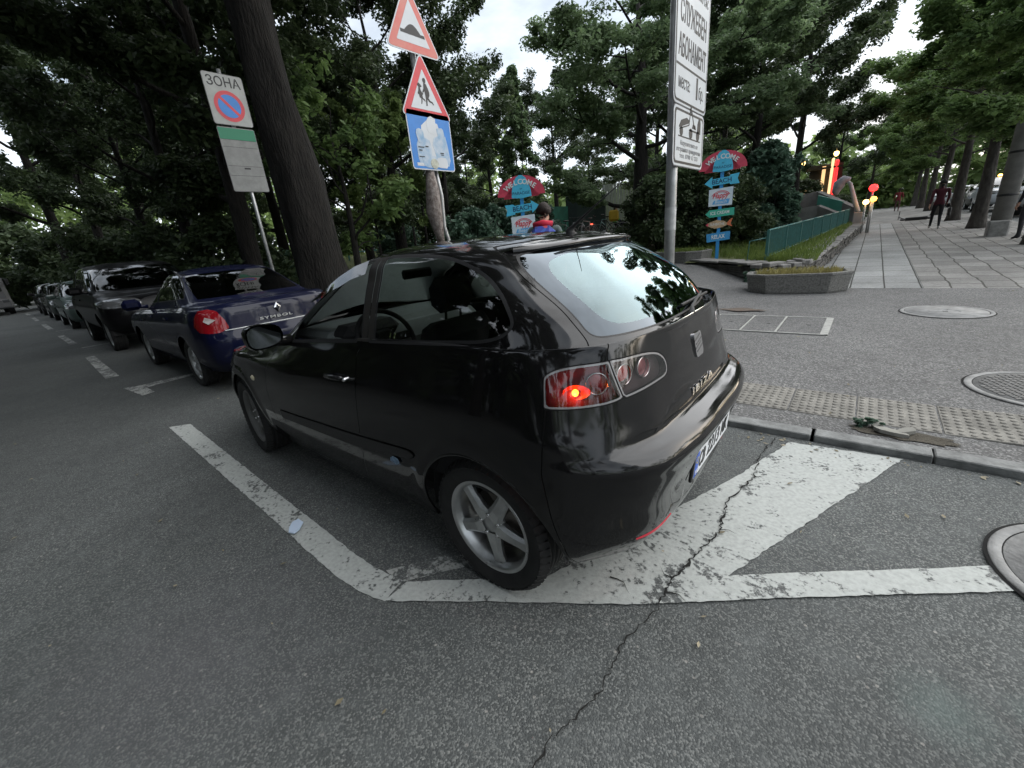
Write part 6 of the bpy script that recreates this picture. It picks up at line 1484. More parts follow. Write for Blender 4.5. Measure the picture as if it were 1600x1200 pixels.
# banded concrete pole
t = thing('utility_pole', 'leaning concrete utility pole with dark steel bands on a square footing', 'pole', tuple(pol(-98.6, 19.2, walk_h(-17))))
b = MB(); b.tube([(0, 0, 0), (0, 0, 9)], [.215, .16], 12); b.build('shaft', mat('pole_concrete', (.20, .195, .185), .9, var=.2, vscale=4), t)
b = MB(); b.box((.05, .12, .20), (.42, .42, .46), None, .03); b.build('footing', MT['concrete'], t)
b = MB()
for zz in (1.1, 2.2, 3.6):
    b = MB(); b.lathe([(.218-.006*zz, -.03), (.228-.006*zz, 0), (.218-.006*zz, .03)], 14, 'z', (0, 0, zz)); b.build('steel_band', MT['black'], t)
# mesh fences, white fence, benches, bicycles
def park_things():
    gm = mat('green_net', (.02, .12, .085), .7, var=.3, vscale=3); wm = mat('white_metal', (.55, .56, .54), .5)
    a, b_ = pol(-54.6, 22), pol(-60.8, 23.5)
    def fence(name, lab, cat, az0, d0, az1, d1, h, m, post_m, solid=True, step=.16, z=None):
        a, b_ = pol(az0, d0), pol(az1, d1); t = thing(name, lab, cat, (0, 0, 0)); L_ = (b_-a).length; d = (b_-a)/L_; ang = math.atan2(d.y, d.x); n = max(1, int(L_/2))
        for i in range(n+1):
            p = a.lerp(b_, i/n); zz = H(p.x, p.y) if z is None else z; q = MB(); q.box((p.x, p.y, zz+h/2), (.06, .06, h+.08)); q.build('post', post_m, t)
        for i in range(n):
            p, q_ = a.lerp(b_, i/n), a.lerp(b_, (i+1)/n); zp = H(p.x, p.y); zq = H(q_.x, q_.y); c = (p+q_)/2; q = MB(); Mt = Matrix.Translation((c.x, c.y, (zp+zq)/2)) @ Matrix.Rotation(ang, 4, 'Z'); LL = L_/n
            if solid == 'board':
                k = int(LL/step)
                for j in range(k): q.box((-LL/2+step*(j+.5), 0, h/2+.05), (step*.86, .03, h-.05+.04*((j*7) % 3)), Mt)
            elif solid == 'lattice':
                k = int(LL/.07)
                for j in range(k): q.box((-LL/2+.07*(j+.5), 0, h/2), (.012, .012, h), Mt)
                for j in range(4): q.box((0, 0, .1+(h-.15)*j/3), (LL, .014, .02), Mt)
            else: q.box((0, 0, h/2+.05), (LL-.06, .02, h-.05), Mt)
            q.build('panel', m, t)
        return t
    fence('net_fence', 'green windbreak net fence behind the parked bicycles', 'fence', -53.8, 21.5, -59.6, 24, 1.55, gm, MT['black'])
    fence('board_fence', 'pale vertical board fence beside the person sitting down', 'fence', -62.9, 24.5, -68.5, 25, 2.3, mat('pale_boards', (.36, .39, .34), .7, var=.15, vscale=3), wm, 'board')
    fence('lattice_fence', 'low dark iron lattice fence in front of the lawn at the huge trunk', 'fence', -20.5, 13.8, -26.4, 13.0, .62, MT['black'], MT['black'], 'lattice')
    t = thing('storage_container', 'dark storage box standing behind the bicycles', 'storage box', tuple(pol(-60.6, 24, 1.34)), R(-60)); q = MB(); q.box((0, 0, .95), (1.2, 2.0, 1.9), None, .04); q.build('box', mat('box_dark', (.015, .03, .028), .6), t); q = MB(); q.box((-.62, 0, 1.0), (.02, .9, 1.5)); q.build('door', mat('box_door', (.02, .04, .035), .5), t)
    # white frame table / bench things
    for i, (az, d, lab) in enumerate(((-35.2, 24, 'white pipe-framed bench table on the lawn left of the warning signs'), (-32.3, 27, 'pale turquoise pipe frame left of the white bench table'))):
        p = pol(az, d); t = thing('bench_table', lab, 'bench', (p.x, p.y, H(p.x, p.y)), R(-35+90), 'pipe frames on the lawn'); mm = wm if i == 0 else mat('turquoise_pipe', (.12, .38, .42), .5)
        q = MB()
        for k in range(5): q.box((0, -.3+.15*k, .92), (2.1, .12, .03))
        q.build('top', mm, t)
        for xx in (-.9, .9):
            q = MB(); q.tube([(xx, -.3, 0), (xx, -.3, .9), (xx, .3, .9), (xx, .3, 0)], .025, 6); q.build('leg', mm, t)
        q = MB(); q.tube([(-.9, 0, .45), (.9, 0, .45)], .022, 6); q.box((0, .55, .45), (2.0, .28, .03)); q.build('seat', mm, t)
park_things()
def bicycle(label, az, d, heading, col, lean=0.0, extra=None, fallen=False, z=None, pos=None):
    p = pos if pos is not None else pol(az, d); p = Vector((p[0], p[1], 0)); zz = H(p.x, p.y) if z is None else z
    t = thing('bicycle', label, 'bicycle', (p.x, p.y, zz), R(heading), 'bicycles parked on the park path')
    t.rotation_euler = (R(lean), 0, R(heading)); fm = mat('bicycle_frame', col, .35, .2, coat=.5)
    for x in (-.52, .52):
        w = MB(); w.lathe([(.33+.016*math.cos(2*PI*k/6), .016*math.sin(2*PI*k/6)) for k in range(6)], 28, 'y', (x, 0, .34), closed=True)
        wo_ = w.build('wheel', MT['rubber'], t); s_ = MB(); s_.lathe([(.30+.010*math.cos(2*PI*k/5), .010*math.sin(2*PI*k/5)) for k in range(5)], 28, 'y', (x, 0, .34), closed=True)
        for k in range(12):
            a = PI*k/12; s_.tube([(x+.30*math.cos(a), 0, .34+.30*math.sin(a)), (x-.30*math.cos(a), 0, .34-.30*math.sin(a))], .002, 3, cap=False)
        s_.build('rim', MT['steel'], wo_)
    f = MB(); bb = (-.08, 0, .30); st = (-.20, 0, .78); hd = (.34, 0, .84)
    for a, b_ in ((bb, st), (bb, (.38, 0, .74)), (st, hd), ((-.52, 0, .34), bb), ((-.52, 0, .34), st), (hd, (.52, 0, .34))): f.tube([a, b_], .017, 6)
    f.build('frame', fm, t)
    h_ = MB(); h_.tube([(.34, 0, .84), (.32, 0, .98), (.36, 0, 1.02)], .014, 6); h_.tube([(.30, -.30, 1.03), (.36, -.14, 1.03), (.36, .14, 1.03), (.30, .30, 1.03)], .012, 6); h_.build('handlebar', MT['black'], t)
    s_ = MB(); s_.tube([st, (-.23, 0, .92)], .013, 6); s_.box((-.24, 0, .94), (.25, .13, .05), None, .02); s_.build('saddle', MT['black'], t)
    c = MB(); c.lathe([(.0, -.02), (.09, -.02), (.09, .0), (.0, .0)], 16, 'y', (bb[0], .04, bb[2])); c.tube([(-.08, .06, .30), (.02, .08, .16)], .01, 5); c.tube([(-.08, -.06, .30), (-.18, -.08, .44)], .01, 5); c.build('crank', MT['steel'], t)
    if extra == 'bag': b = MB(); b.box((-.50, 0, .95), (.42, .40, .44), None, .07); b.build('delivery_bag', mat('bag_yellow', (.52, .34, .03), .7, var=.12), t)
    if extra == 'lamp':
        b = MB(); b.lathe([(0, .03), (.05, .02), (.06, 0), (0, -.02)], 12, 'z', (-.80, 0, .70)); b.build('rear_light', mat('bike_red', (.8, .05, .03), .3, emit=(1, .06, .03), es=3.5), t)
    return t
bicycle('leftmost bicycle beside the person with the backpack', -57.6, 20.5, 55, (.05, .05, .05), 6)
bicycle('bicycle with a glowing red rear light', -59.6, 20, 75, (.25, .25, .26), -5, 'lamp')
bicycle('bicycle with white forks between the red light and the yellow bag', -60.9, 20.6, 85, (.45, .46, .46), 4)
bicycle('bicycle carrying a yellow delivery bag', -62.6, 20, 25, (.03, .03, .035), 5, 'bag')
bicycle('rightmost bicycle, turquoise, before the pale board fence', -63.6, 20.2, 20, (.20, .36, .34), -4)
t = thing('scooter', 'small scooter lying on its side on the far sidewalk', 'scooter', tuple(pol(-93.2, 30.5, walk_h(-28.6)+.10)), R(20)); t.rotation_euler = (R(78), 0, R(10))
b = MB(); b.box((0, 0, .12), (.85, .16, .05), None, .02); b.tube([(.42, 0, .12), (.55, 0, .60), (.50, 0, 1.05)], .025, 8); b.build('deck', MT['black'], t)
b = MB(); b.tube([(.50, -.22, 1.05), (.50, .22, 1.05)], .018, 6); b.build('handlebar', MT['black'], t)
for x in (-.45, .52): b = MB(); b.lathe([(0, -.025), (.10, -.03), (.11, 0), (.10, .03), (0, .025)], 16, 'y', (x, 0, .10)); b.build('wheel', MT['rubber'], t)
# ------------------------------------------------------------------ the other vehicles
def auto_rows(spec, zx=()):
    """spec rows: (z_rear, z_front, half width, x_rear, x_front)"""
    rows = []
    for (zr, zf, w, xr, xf) in spec:
        L = xf-xr; c = min(.34, L*.25)
        xs = [(xr, 0), (xr+.012*c/.34, .42*w), (xr+.055*c/.34, .74*w), (xr+.15*c/.34, .91*w), (xr+c, .985*w)]
        for t in (.20, .38, .55, .72, .86): xs.append((xr+c+(L-2*c)*t*.98+.0, w))
        xs += [(xf-c, .975*w), (xf-.15*c/.34, .88*w), (xf-.06*c/.34, .72*w), (xf-.015, .40*w), (xf, 0)]
        rows.append([(x, y, zr+(zf-zr)*(x-xr)/max(L, .01)) for x, y in xs])
    return rows
SEDAN = auto_rows([(.24, .22, .73, -.82, 3.18), (.36, .33, .80, -.93, 3.28), (.50, .48, .825, -.955, 3.32), (.62, .60, .835, -.955, 3.32), (.72, .68, .836, -.93, 3.29), (.84, .74, .828, -.915, 3.24), (.955, .80, .805, -.90, 3.16), (1.0, .84, .775, -.865, 3.0),
                   (1.05, .97, .735, -.40, 1.98), (1.15, 1.10, .685, -.18, 1.72), (1.27, 1.24, .63, .08, 1.44), (1.375, 1.345, .56, .36, 1.18), (1.415, 1.395, .45, .60, 1.02), (1.43, 1.42, .30, .70, .92), (1.438, 1.43, .0, .74, .88)])
SUV = auto_rows([(.38, .36, .78, -.72, 3.5), (.50, .46, .88, -.80, 3.62), (.66, .62, .92, -.83, 3.66), (.80, .78, .93, -.83, 3.66), (.92, .90, .93, -.82, 3.63), (1.02, .98, .915, -.80, 3.58), (1.10, 1.05, .88, -.78, 3.45),
                 (1.17, 1.14, .85, -.74, 2.45), (1.34, 1.30, .81, -.66, 2.22), (1.52, 1.48, .76, -.55, 1.92), (1.66, 1.63, .70, -.42, 1.60), (1.72, 1.70, .58, -.30, 1.40), (1.745, 1.735, .38, -.15, 1.2), (1.755, 1.75, .0, .0, 1.0)])
HATCH2 = auto_rows([(.24, .22, .72, -.56, 3.10), (.36, .33, .79, -.66, 3.22), (.50, .48, .815, -.70, 3.26), (.62, .60, .825, -.71, 3.26), (.72, .68, .826, -.69, 3.23), (.84, .74, .818, -.67, 3.18), (.94, .80, .795, -.64, 3.10),
                    (1.03, .96, .735, -.58, 1.98), (1.15, 1.10, .69, -.48, 1.70), (1.28, 1.24, .635, -.34, 1.42), (1.40, 1.36, .565, -.16, 1.14), (1.44, 1.42, .45, .0, .98), (1.46, 1.45, .30, .12, .88), (1.468, 1.46, .0, .22, .8)])
def simple_car(kind, label, loc, rz, paint, group=None, res=.035, lit=(), name='parked_car', cat='car', suv_front=False, parts=True):
    rows, wb, Rw = {'sedan': (SEDAN, 2.473, .30), 'suv': (SUV, 2.85, .36), 'hatch': (HATCH2, 2.46, .29)}[kind]
    T_ = thing(name, label, cat, loc, rz, group)
    sh = Shell(rows, res); sideW = lambda C: C[:, 1] > .40
    tall = kind == 'suv'
    yc = .70 if not tall else .78
    for cx in (0, wb): sh.region(lambda V, cx=cx: np.hypot(V[:, 0]-cx, V[:, 2]-Rw)-(Rw+.06), 'void', lambda C: (C[:, 1] > .35) & (C[:, 2] < Rw*2.7))
    if kind == 'sedan':
        side = [[(1.10, 1.045, 1), (1.10, 1.375), (.70, 1.385), (.45, 1.35), (.18, 1.23), (-.02, 1.10, 1)], [(1.18, 1.04, 1), (1.80, 1.0, 1), (1.62, 1.13), (1.34, 1.30), (1.18, 1.365, 1)]]
        rear = [(-.3, 1.075), (.60, 1.075), (.585, 1.17), (.55, 1.28), (.50, 1.355), (-.3, 1.375)]; rl = [(-.08, .72), (.10, .74), (.20, .80), (.16, .90), (.06, .975), (-.10, .985), (-.22, .96), (-.30, .86), (-.34, .76), (-.22, .72)]
        ws = [(-.3, 1.0), (.62, .995), (.57, 1.15), (.52, 1.28), (.46, 1.36), (-.3, 1.38)]; doors = [[(1.14, 1.40), (1.14, .26), (.36, .26), (.30, .60), (.02, .72), (-.02, 1.0), (.20, 1.23), (.42, 1.37)], [(1.14, 1.40), (1.14, .26), (2.02, .26), (2.06, .70), (1.98, 1.0), (1.70, 1.12), (1.3, 1.36)]]
    elif tall:
        side = [[(1.02, 1.19, 1), (1.02, 1.62), (.2, 1.62), (.12, 1.19, 1)], [(1.10, 1.19, 1), (2.10, 1.18, 1), (1.86, 1.42), (1.62, 1.60), (1.10, 1.62, 1)], [(.04, 1.20, 1), (.10, 1.60), (-.25, 1.60), (-.42, 1.22, 1)]]
        rear = [(-.3, 1.20), (.70, 1.20), (.66, 1.42), (.58, 1.60), (-.3, 1.63)]; rl = [(.24, .85), (-.05, .85), (-.05, 1.15), (.24, 1.15)]
        ws = [(-.3, 1.18), (.76, 1.18), (.70, 1.42), (.62, 1.62), (-.3, 1.65)]; doors = [[(1.06, 1.66), (1.06, .45), (.30, .45), (.02, .9), (.08, 1.64)], [(1.06, 1.66), (1.06, .45), (2.15, .45), (2.25, 1.1), (1.62, 1.66)]]
    else:
        side = [[(1.02, 1.03, 1), (1.02, 1.375), (.45, 1.38), (.05, 1.28), (-.15, 1.06, 1)], [(1.10, 1.03, 1), (1.78, .985, 1), (1.60, 1.12), (1.32, 1.29), (1.10, 1.37, 1)]]
        rear = [(-.3, 1.05), (.58, 1.05), (.56, 1.2), (.50, 1.34), (-.3, 1.38)]; rl = [(.10, .78), (-.10, .78), (-.08, 1.0), (.10, 1.0)]
        ws = [(-.3, 1.0), (.62, .99), (.57, 1.15), (.52, 1.28), (.46, 1.36), (-.3, 1.38)]; doors = [[(1.06, 1.41), (1.06, .26), (.42, .26), (.0, .8), (.10, 1.36)], [(1.06, 1.41), (1.06, .26), (1.95, .26), (2.02, .70), (1.95, .98), (1.3, 1.37)]]
    xm = float(np.mean([s_[0] for s_ in side[0]]))
    for dr in doors: sh.region(side_fn(np.array([q[:2] for q in dr])), 'gap', sideW, .004, ['body']); sh.region(side_fn(np.array([q[:2] for q in dr])), 'door', sideW, -.002, ['gap'])
    for sd_ in side: sh.region(side_fn(smooth_closed(sd_, 6)), 'seal', sideW, .012, ['body', 'door', 'gap']); sh.region(side_fn(smooth_closed(sd_, 6)), 'glass', sideW, 0, ['seal'])
    mid = .9
    sh.region(rear_fn(np.array(rear)), 'rearglass', lambda C: C[:, 0] < mid, 0, ['body', 'seal'])
    sh.region(rear_fn(np.array(ws)), 'windscreen', lambda C: C[:, 0] > mid+.15, 0, ['body', 'seal'])
    rlp = smooth_closed([(*q, 1) for q in rl], 3)
    sh.region(diag_fn(rlp), 'taillight', lambda C: (C[:, 0] < .0) & (C[:, 1] > .3), 0, ['body'])
    xf = max(r[-1][0] for r in rows); zh = .72 if not tall else .95
    hl = smooth_closed([(.40, zh-.07), (.76 if not tall else .86, zh-.08), (.80 if not tall else .9, zh+.05), (.62, zh+.08), (.40, zh+.05)], 5)
    sh.region(rear_fn(hl), 'headlight', lambda C: C[:, 0] > xf-.75, 0, ['body'])
    gr = smooth_closed([(-.3, zh-.16), (.34, zh-.16), (.32, zh+.04), (-.3, zh+.05)], 4); sh.region(rear_fn(gr), 'grille', lambda C: C[:, 0] > xf-.4, 0, ['body'])
    zb = .60 if not tall else .70
    body = sh.build('body', ['body', 'void_'], paint, T_, (1, -1)); sh.build('panel_gap', ['gap'], MT['line'], T_, (1, -1), off=.002)
    sh.build('window_seal', ['seal'], MT['black'], T_, (1,)); sh.build('window_seal', ['seal'], MT['black'], T_, (-1,)); sh.build('rear_window', ['rearglass'], DARKGLASS, T_, (1, -1)); sh.build('windscreen', ['windscreen'], DARKGLASS, T_, (1, -1))
    sh.build('grille', ['grille'], MT['black'], T_, (1, -1))
    for s in (1, -1):
        d = sh.build('door', ['door'], paint, T_, (s,)); sh.build('side_window', ['glass'], DARKGLASS, d, (s,))
        tl = sh.build('taillight', ['taillight'], TAIL_LIT if 'tail' in lit else TAIL, T_, (s,)); 
        if kind == 'sedan' and tl:
            w_ = MB(); P_ = []
            for (q_, z_) in ((-.20, .865), (-.06, .905), (-.025, .86), (-.10, .825)):
                # find the surface point with x+y=q at this height
                best = None
                for xx in np.linspace(-.94, -.5, 45):
                    yy = q_-xx
                    if yy < .2: continue
                    h_ = sh.project(np.array([-3.0, yy, z_]), np.array([1.0, 0, 0]))
                    if h_ is not None:
                        e_ = abs(h_[0][0]+yy-q_)
                        if best is None or e_ < best[0]: best = (e_, h_[0][0], yy)
                if best: P_.append((best[1]-.012, s*(best[2]+.012), z_))
            if len(P_) == 4: w_.add(P_, [(0, 1, 2, 3)]); w_.build('lamp_insert', mat('lamp_clear', (.55, .5, .48), .2, .3, coat=1), tl)
        sh.build('headlight', ['headlight'], HEAD_LIT if 'head' in lit else HEAD, T_, (s,))
        mo = MB(); mx_ = 1.72 if not tall else 2.05; mz = 1.02 if not tall else 1.22; mo.box((mx_, s*(.92 if not tall else 1.02), mz), (.12, .22, .15), None, .045); mo.tube([(mx_+.02, s*(.74 if not tall else .84), mz-.05), (mx_, s*(.86 if not tall else .95), mz-.03)], .03, 6); mo.build('door_mirror', paint, T_)
        hd = MB()
        for hx in ((1.25, .45) if not tall else (1.25, .25)): hd.box((hx, s*(.842 if not tall else .935), .86 if not tall else 1.02), (.16, .02, .03), None, .008)
        hd.build('door_handle', paint, T_)
        for wx in (0, wb): wheel(T_, wx, s, R(17), R0=Rw, Wd=.20, rim=Rw*.70, style='seven' if kind != 'suv' else 'ten', yc=yc)
    for cx in (0, wb):
        wheel_well(T_, cx, Rw+.06, .42, yc+.10, Rw)
    f = MB(); f.box((wb/2, 0, .28 if not tall else .42), (wb+1.0, 1.25, .10)); f.build('underbody', MT['rubber'], T_)
    it = MB(); it.box((wb/2-.1, 0, .72 if not tall else .9), (wb-.6, 1.30, .45), None, .1)
    for yy in (-.35, .35):
        it.box((1.0, yy, 1.0 if not tall else 1.2), (.14, .46, .62), None, .06); it.box((.25, yy, 1.0 if not tall else 1.2), (.14, .46, .50), None, .06)
    it.build('interior', MT['interior'], T_)
    return T_, sh
DARKGLASS = glass_mat('dark_glass', (.7, .75, .75), .01, 1.5, .35)
TAIL = mat('tail_red', (.24, .005, .01), .12, 0, coat=1); TAIL_LIT = mat('tail_red_lit', (.6, .01, .02), .2, emit=(1, .05, .04), es=2.5)
HEAD = mat('head_clear', (.12, .125, .13), .10, .4, coat=1); HEAD_LIT = mat('head_lit', (.9, .9, .8), .2, emit=(1, .8, .5), es=3)
def cpaint(n, c): return mat(n, c, .5, 0, coat=.55, coatr=.06, spec=.1)
NAVY = cpaint('navy_paint', (.0022, .0036, .020))
bc, bsh = simple_car('sedan', 'dark blue saloon with red tail lamps parked in front of the black hatchback', (5.32, -.34, 0), R(0), NAVY, res=.022)
em = MB()
def dia(w, h): return [(0, h), (w, 0), (0, -h), (-w, 0)]
Q = Matrix.Translation((-.918, 0, .90)) @ Matrix.Rotation(R(6), 4, 'Y')
o_, i_ = dia(.042, .060), dia(.020, .034)
for k in range(4): em.add([(-.004, -o_[k][0], o_[k][1]), (-.004, -o_[(k+1) % 4][0], o_[(k+1) % 4][1]), (-.010, -i_[(k+1) % 4][0], i_[(k+1) % 4][1]), (-.010, -i_[k][0], i_[k][1])], [(0, 1, 2, 3)], False, Q)
em.build('emblem', MT['chrome'], bc); text('model_lettering', 'SYMBOL', .042, MT['steel'], bc, (-.935, .04, .80), FACE_BACK, width=.38, depth=.006, bold=.001, spacing=1.2)
cs = MB(); 
vs = []
for i in range(25):
    y = -.60+1.2*i/24; h_ = bsh.project(np.array([-3.0, abs(y), .735]), np.array([1.0, 0, 0])); vs += [(h_[0][0]-.004, y, .731), (h_[0][0]-.007, y, .737), (h_[0][0]-.003, y, .742)]
cs.add(vs, [q for i in range(24) for q in ((3*i, 3*i+1, 3*i+4, 3*i+3), (3*i+1, 3*i+2, 3*i+5, 3*i+4))], True); cs.build('chrome_strip', MT['steel'], bc)
ae = MB(); ae.tube([(.9, 0, 1.42), (.72, 0, 1.60)], .004, 5); ae.build('aerial', MT['black'], bc)
g_ = 'cars parked along the kerb'; bc['group'] = g_; HT['group'] = g_
sv_ = simple_car('suv', 'black off-road van facing the camera behind the blue saloon', (13.45, -.42, 0), R(180), mat('black_van_paint', (.0035, .0035, .004), .5, 0, coat=.35, coatr=.12, spec=.05), g_)[0]; sv_.scale = (1, 1.12, 1.0)
simple_car('hatch', 'pale silver-green hatchback seen past the black off-road van', (20.6, -.28, 0), R(180), cpaint('silver_green', (.07, .10, .092)), g_, .05)
simple_car('sedan', 'dark saloon behind the pale hatchback in the parked row', (26.4, -.3, 0), R(180), cpaint('dark_green', (.02, .028, .024)), g_, .05)
simple_car('hatch', 'black hatchback farthest down the parked row', (32.0, -.3, 0), R(180), cpaint('black_paint_b', (.012, .012, .013)), g_, .05)
# grey truck at the left edge
t = thing('parked_truck', 'grey-cabbed truck with a dark box body at the far left edge', 'truck', (39.5, 2.3, 0), R(182))
b = MB(); b.box((3.0, 0, 1.35), (1.7, 1.95, 1.5), None, .15); b.box((3.35, 0, .62), (1.3, 1.95, .5), None, .08); b.build('cab', cpaint('grey_paint', (.16, .16, .165)), t)
b = MB(); b.box((3.78, 0, 1.62), (.20, 1.6, .72), None, .05); b.build('windscreen', DARKGLASS, t)
b = MB(); b.box((-.3, 0, 1.85), (4.6, 2.1, 2.3), None, .04); b.build('cargo_box', cpaint('dark_box', (.02, .022, .024)), t)
b = MB(); b.box((.8, 0, .6), (5.5, .9, .2)); b.build('chassis', MT['black'], t)
for s in (1, -1):
    for wx in (-1.2, 2.9): w = wheel(t, wx, s, 0, R0=.42, Wd=.24, rim=.26, style='ten', yc=.85)
    b = MB(); b.box((3.98, s*.75, .75), (.06, .28, .16), None, .03); b.build('headlight', HEAD, t); b = MB(); b.box((3.7, s*1.10, 1.75), (.08, .16, .34), None, .03); b.build('door_mirror', MT['black'], t)
# cars along the side street
g2_ = 'cars parked along the side street'
simple_car('suv', 'white van-like car behind the banded pole with an orange lamp on its roof', (-6.35, -36.5, .016*30), R(90), cpaint('white_paint', (.42, .45, .48)), g2_, .05)
simple_car('hatch', 'grey hatchback between the two street trees', (-6.3, -42, .016*36), R(90), cpaint('grey_paint_b', (.16, .16, .15)), g2_, .05)
simple_car('hatch', 'white hatchback beyond the walking woman', (-6.2, -48, .016*42), R(90), cpaint('white_paint_b', (.50, .52, .54)), g2_, .05, lit=('tail',))
simple_car('sedan', 'white saloon far down the side street', (-6.0, -60, .016*54), R(90), cpaint('white_paint_c', (.55, .56, .58)), g2_, .05)
simple_car('suv', 'white car at the right edge behind the nearest street tree', (-6.6, -30, .016*24), R(90), cpaint('white_paint_d', (.46, .48, .50)), g2_, .05)
l_ = thing('beacon', 'orange beacon glowing on the roof of the white van-like car', 'beacon', (-6.2, -35.4, .016*30+1.75)); b = MB(); b.lathe([(.09, 0), (.09, .06), (.06, .12), (0, .14)], 14, 'z'); b.build('dome', mat('beacon_orange', (.9, .4, .05), .3, emit=(1, .42, .08), es=5), l_); b = MB(); b.lathe([(0, 0), (.11, 0), (.11, .02), (0, .02)], 14, 'z'); b.build('base', MT['black'], l_)
# ------------------------------------------------------------------ people
SKIN = mat('skin', (.42, .24, .17), .55, var=.08, vscale=6)
def person(label, loc, heading, J, classify, mats, hair=None, hair_m=None, thick=1.0, group=None, fem=False):
    """J: joints in metres, x forward, y left, z up"""
    t = thing('person', label, 'person', loc, heading, group)
    V = []; E = []; Rr = []
    def v(p, r, par=None):
        V.append(Vector(p)); Rr.append(r if hasattr(r, '__len__') else (r, r)); 
        if par is not None: E.append((par, len(V)-1))
        return len(V)-1
    k = thick
    pel = v(J['pelvis'], (.135*k, .115*k)); wa = v(Vector(J['pelvis']).lerp(Vector(J['chest']), .5), (.125*k, .10*k), pel); ch = v(J['chest'], (.155*k, .115*k), wa)
    nk0 = v(Vector(J['chest']).lerp(Vector(J['neck']), .75), (.10, .085), ch); nk = v(J['neck'], .052, nk0); hd = Vector(J['head']); fw = Vector(J.get('face', (1, 0, 0))).normalized()
    j1 = v(hd+Vector((0, 0, -.075))+fw*.015, (.062, .07), nk); h0 = v(hd+Vector((0, 0, .0))+fw*.01, (.078, .092), j1); h1 = v(hd+Vector((0, 0, .065)), (.074, .090), h0); v(hd+Vector((0, 0, .115)), (.040, .05), h1)
    v(hd+fw*.115+Vector((0, 0, -.015)), .014, h0)                      # nose
    v(hd+fw*.092+Vector((0, 0, -.085)), .026, j1)                      # chin
    sd = fw.cross(Vector((0, 0, 1)))
    for s in (1, -1): v(hd+sd*s*.098+Vector((0, 0, -.01)), .017, h0)   # ears
    for s, n in ((1, 'l'), (-1, 'r')):
        sh = v(J['sh_'+n], .062*k, ch); el = v(J['el_'+n], .044*k, sh); wr = v(J['wr_'+n], .028, el)
        d = (Vector(J['wr_'+n])-Vector(J['el_'+n])).normalized(); pm = v(V[wr]+d*.075, (.034, .022), wr)
        side = d.cross(Vector((0, 1, 0))); side = side.normalized() if side.length > .1 else Vector((1, 0, 0)); inn = d.cross(side)
        for q, (o, ln) in enumerate(((-.027, .060), (-.009, .072), (.009, .067), (.027, .052))):
            f1 = v(V[pm]+side*o+d*.035, .0095, pm); f2 = v(V[f1]+d*ln*.45+inn*.012*s, .0085, f1); v(V[f2]+d*ln*.35+inn*.028*s, .0075, f2)
        t1 = v(V[wr]+side*-.036+d*.035, .011, wr); v(V[t1]+side*-.012+d*.038, .009, t1)
        hp = v(J['hip_'+n], .088*k, pel); kn = v(J['kn_'+n], .058*k, hp); cf = v(Vector(J['kn_'+n]).lerp(Vector(J['an_'+n]), .35)+Vector((-.012, 0, 0)), .054*k, kn); an = v(J['an_'+n], .038, cf)
        hl = v(Vector(J['an_'+n])+Vector((-.035, 0, -.045)), .034, an); v(J['toe_'+n], (.034, .026), an)
    me = bpy.data.meshes.new('body'); me.from_pydata([tuple(p) for p in V], E, []); o = bpy.data.objects.new('body', me); COL.objects.link(o)
    md = o.modifiers.new('skin', 'SKIN'); md.use_smooth_shade = True; md.branch_smoothing = .4
    lay = me.skin_vertices[0] if len(me.skin_vertices) else None
    if lay is None:
        bm = bmesh.new(); bm.from_mesh(me); bm.verts.layers.skin.verify(); bm.to_mesh(me); bm.free(); lay = me.skin_vertices[0]
    for i, r_ in enumerate(Rr): lay.data[i].radius = r_; lay.data[i].use_root = (i == 0)
    o.modifiers.new('sub', 'SUBSURF').levels = 2
    bpy.context.view_layer.update(); dg = bpy.context.evaluated_depsgraph_get(); m2 = bpy.data.meshes.new_from_object(o.evaluated_get(dg)); COL.objects.unlink(o); bpy.data.objects.remove(o)
    for m_ in mats: m2.materials.append(m_)
    hd_ = hd
    for p in m2.polygons: p.use_smooth = True; p.material_index = classify(p.center, hd_)
    m2.name = 'body'; newobj('body', m2, t)
    if hair is not None:
        bm = bmesh.new(); bm.from_mesh(m2); bm.faces.ensure_lookup_table(); dl = [f for f in bm.faces if not hair(f.calc_center_median(), hd)]; bmesh.ops.delete(bm, geom=dl, context='FACES')
        for w in bm.verts:
            d = (w.co-hd); w.co += d.normalized()*(.013+.005*math.sin(w.co.x*90)*math.sin(w.co.y*80+w.co.z*60))
        m3 = bpy.data.meshes.new('hair'); bm.to_mesh(m3); bm.free(); m3.materials.clear(); m3.materials.append(hair_m or INK); newobj('hair', m3, t)
    return t
BASE = dict(pelvis=(0, 0, .95), chest=(0, 0, 1.30), neck=(.0, 0, 1.49), head=(.02, 0, 1.63), sh_l=(0, .19, 1.42), sh_r=(0, -.19, 1.42), el_l=(-.03, .25, 1.13), el_r=(-.03, -.25, 1.13), wr_l=(.05, .26, .90), wr_r=(.05, -.26, .90),
            hip_l=(0, .10, .90), hip_r=(0, -.10, .90), kn_l=(.02, .11, .50), kn_r=(.02, -.11, .50), an_l=(0, .11, .09), an_r=(0, -.11, .09), toe_l=(.16, .12, .03), toe_r=(.16, -.12, .03))
def cloth(n, c, **k): return mat(n, c, .9, var=k.pop('var', .2), vscale=k.pop('vs', 8), bump=.25, bscale=120, **k)
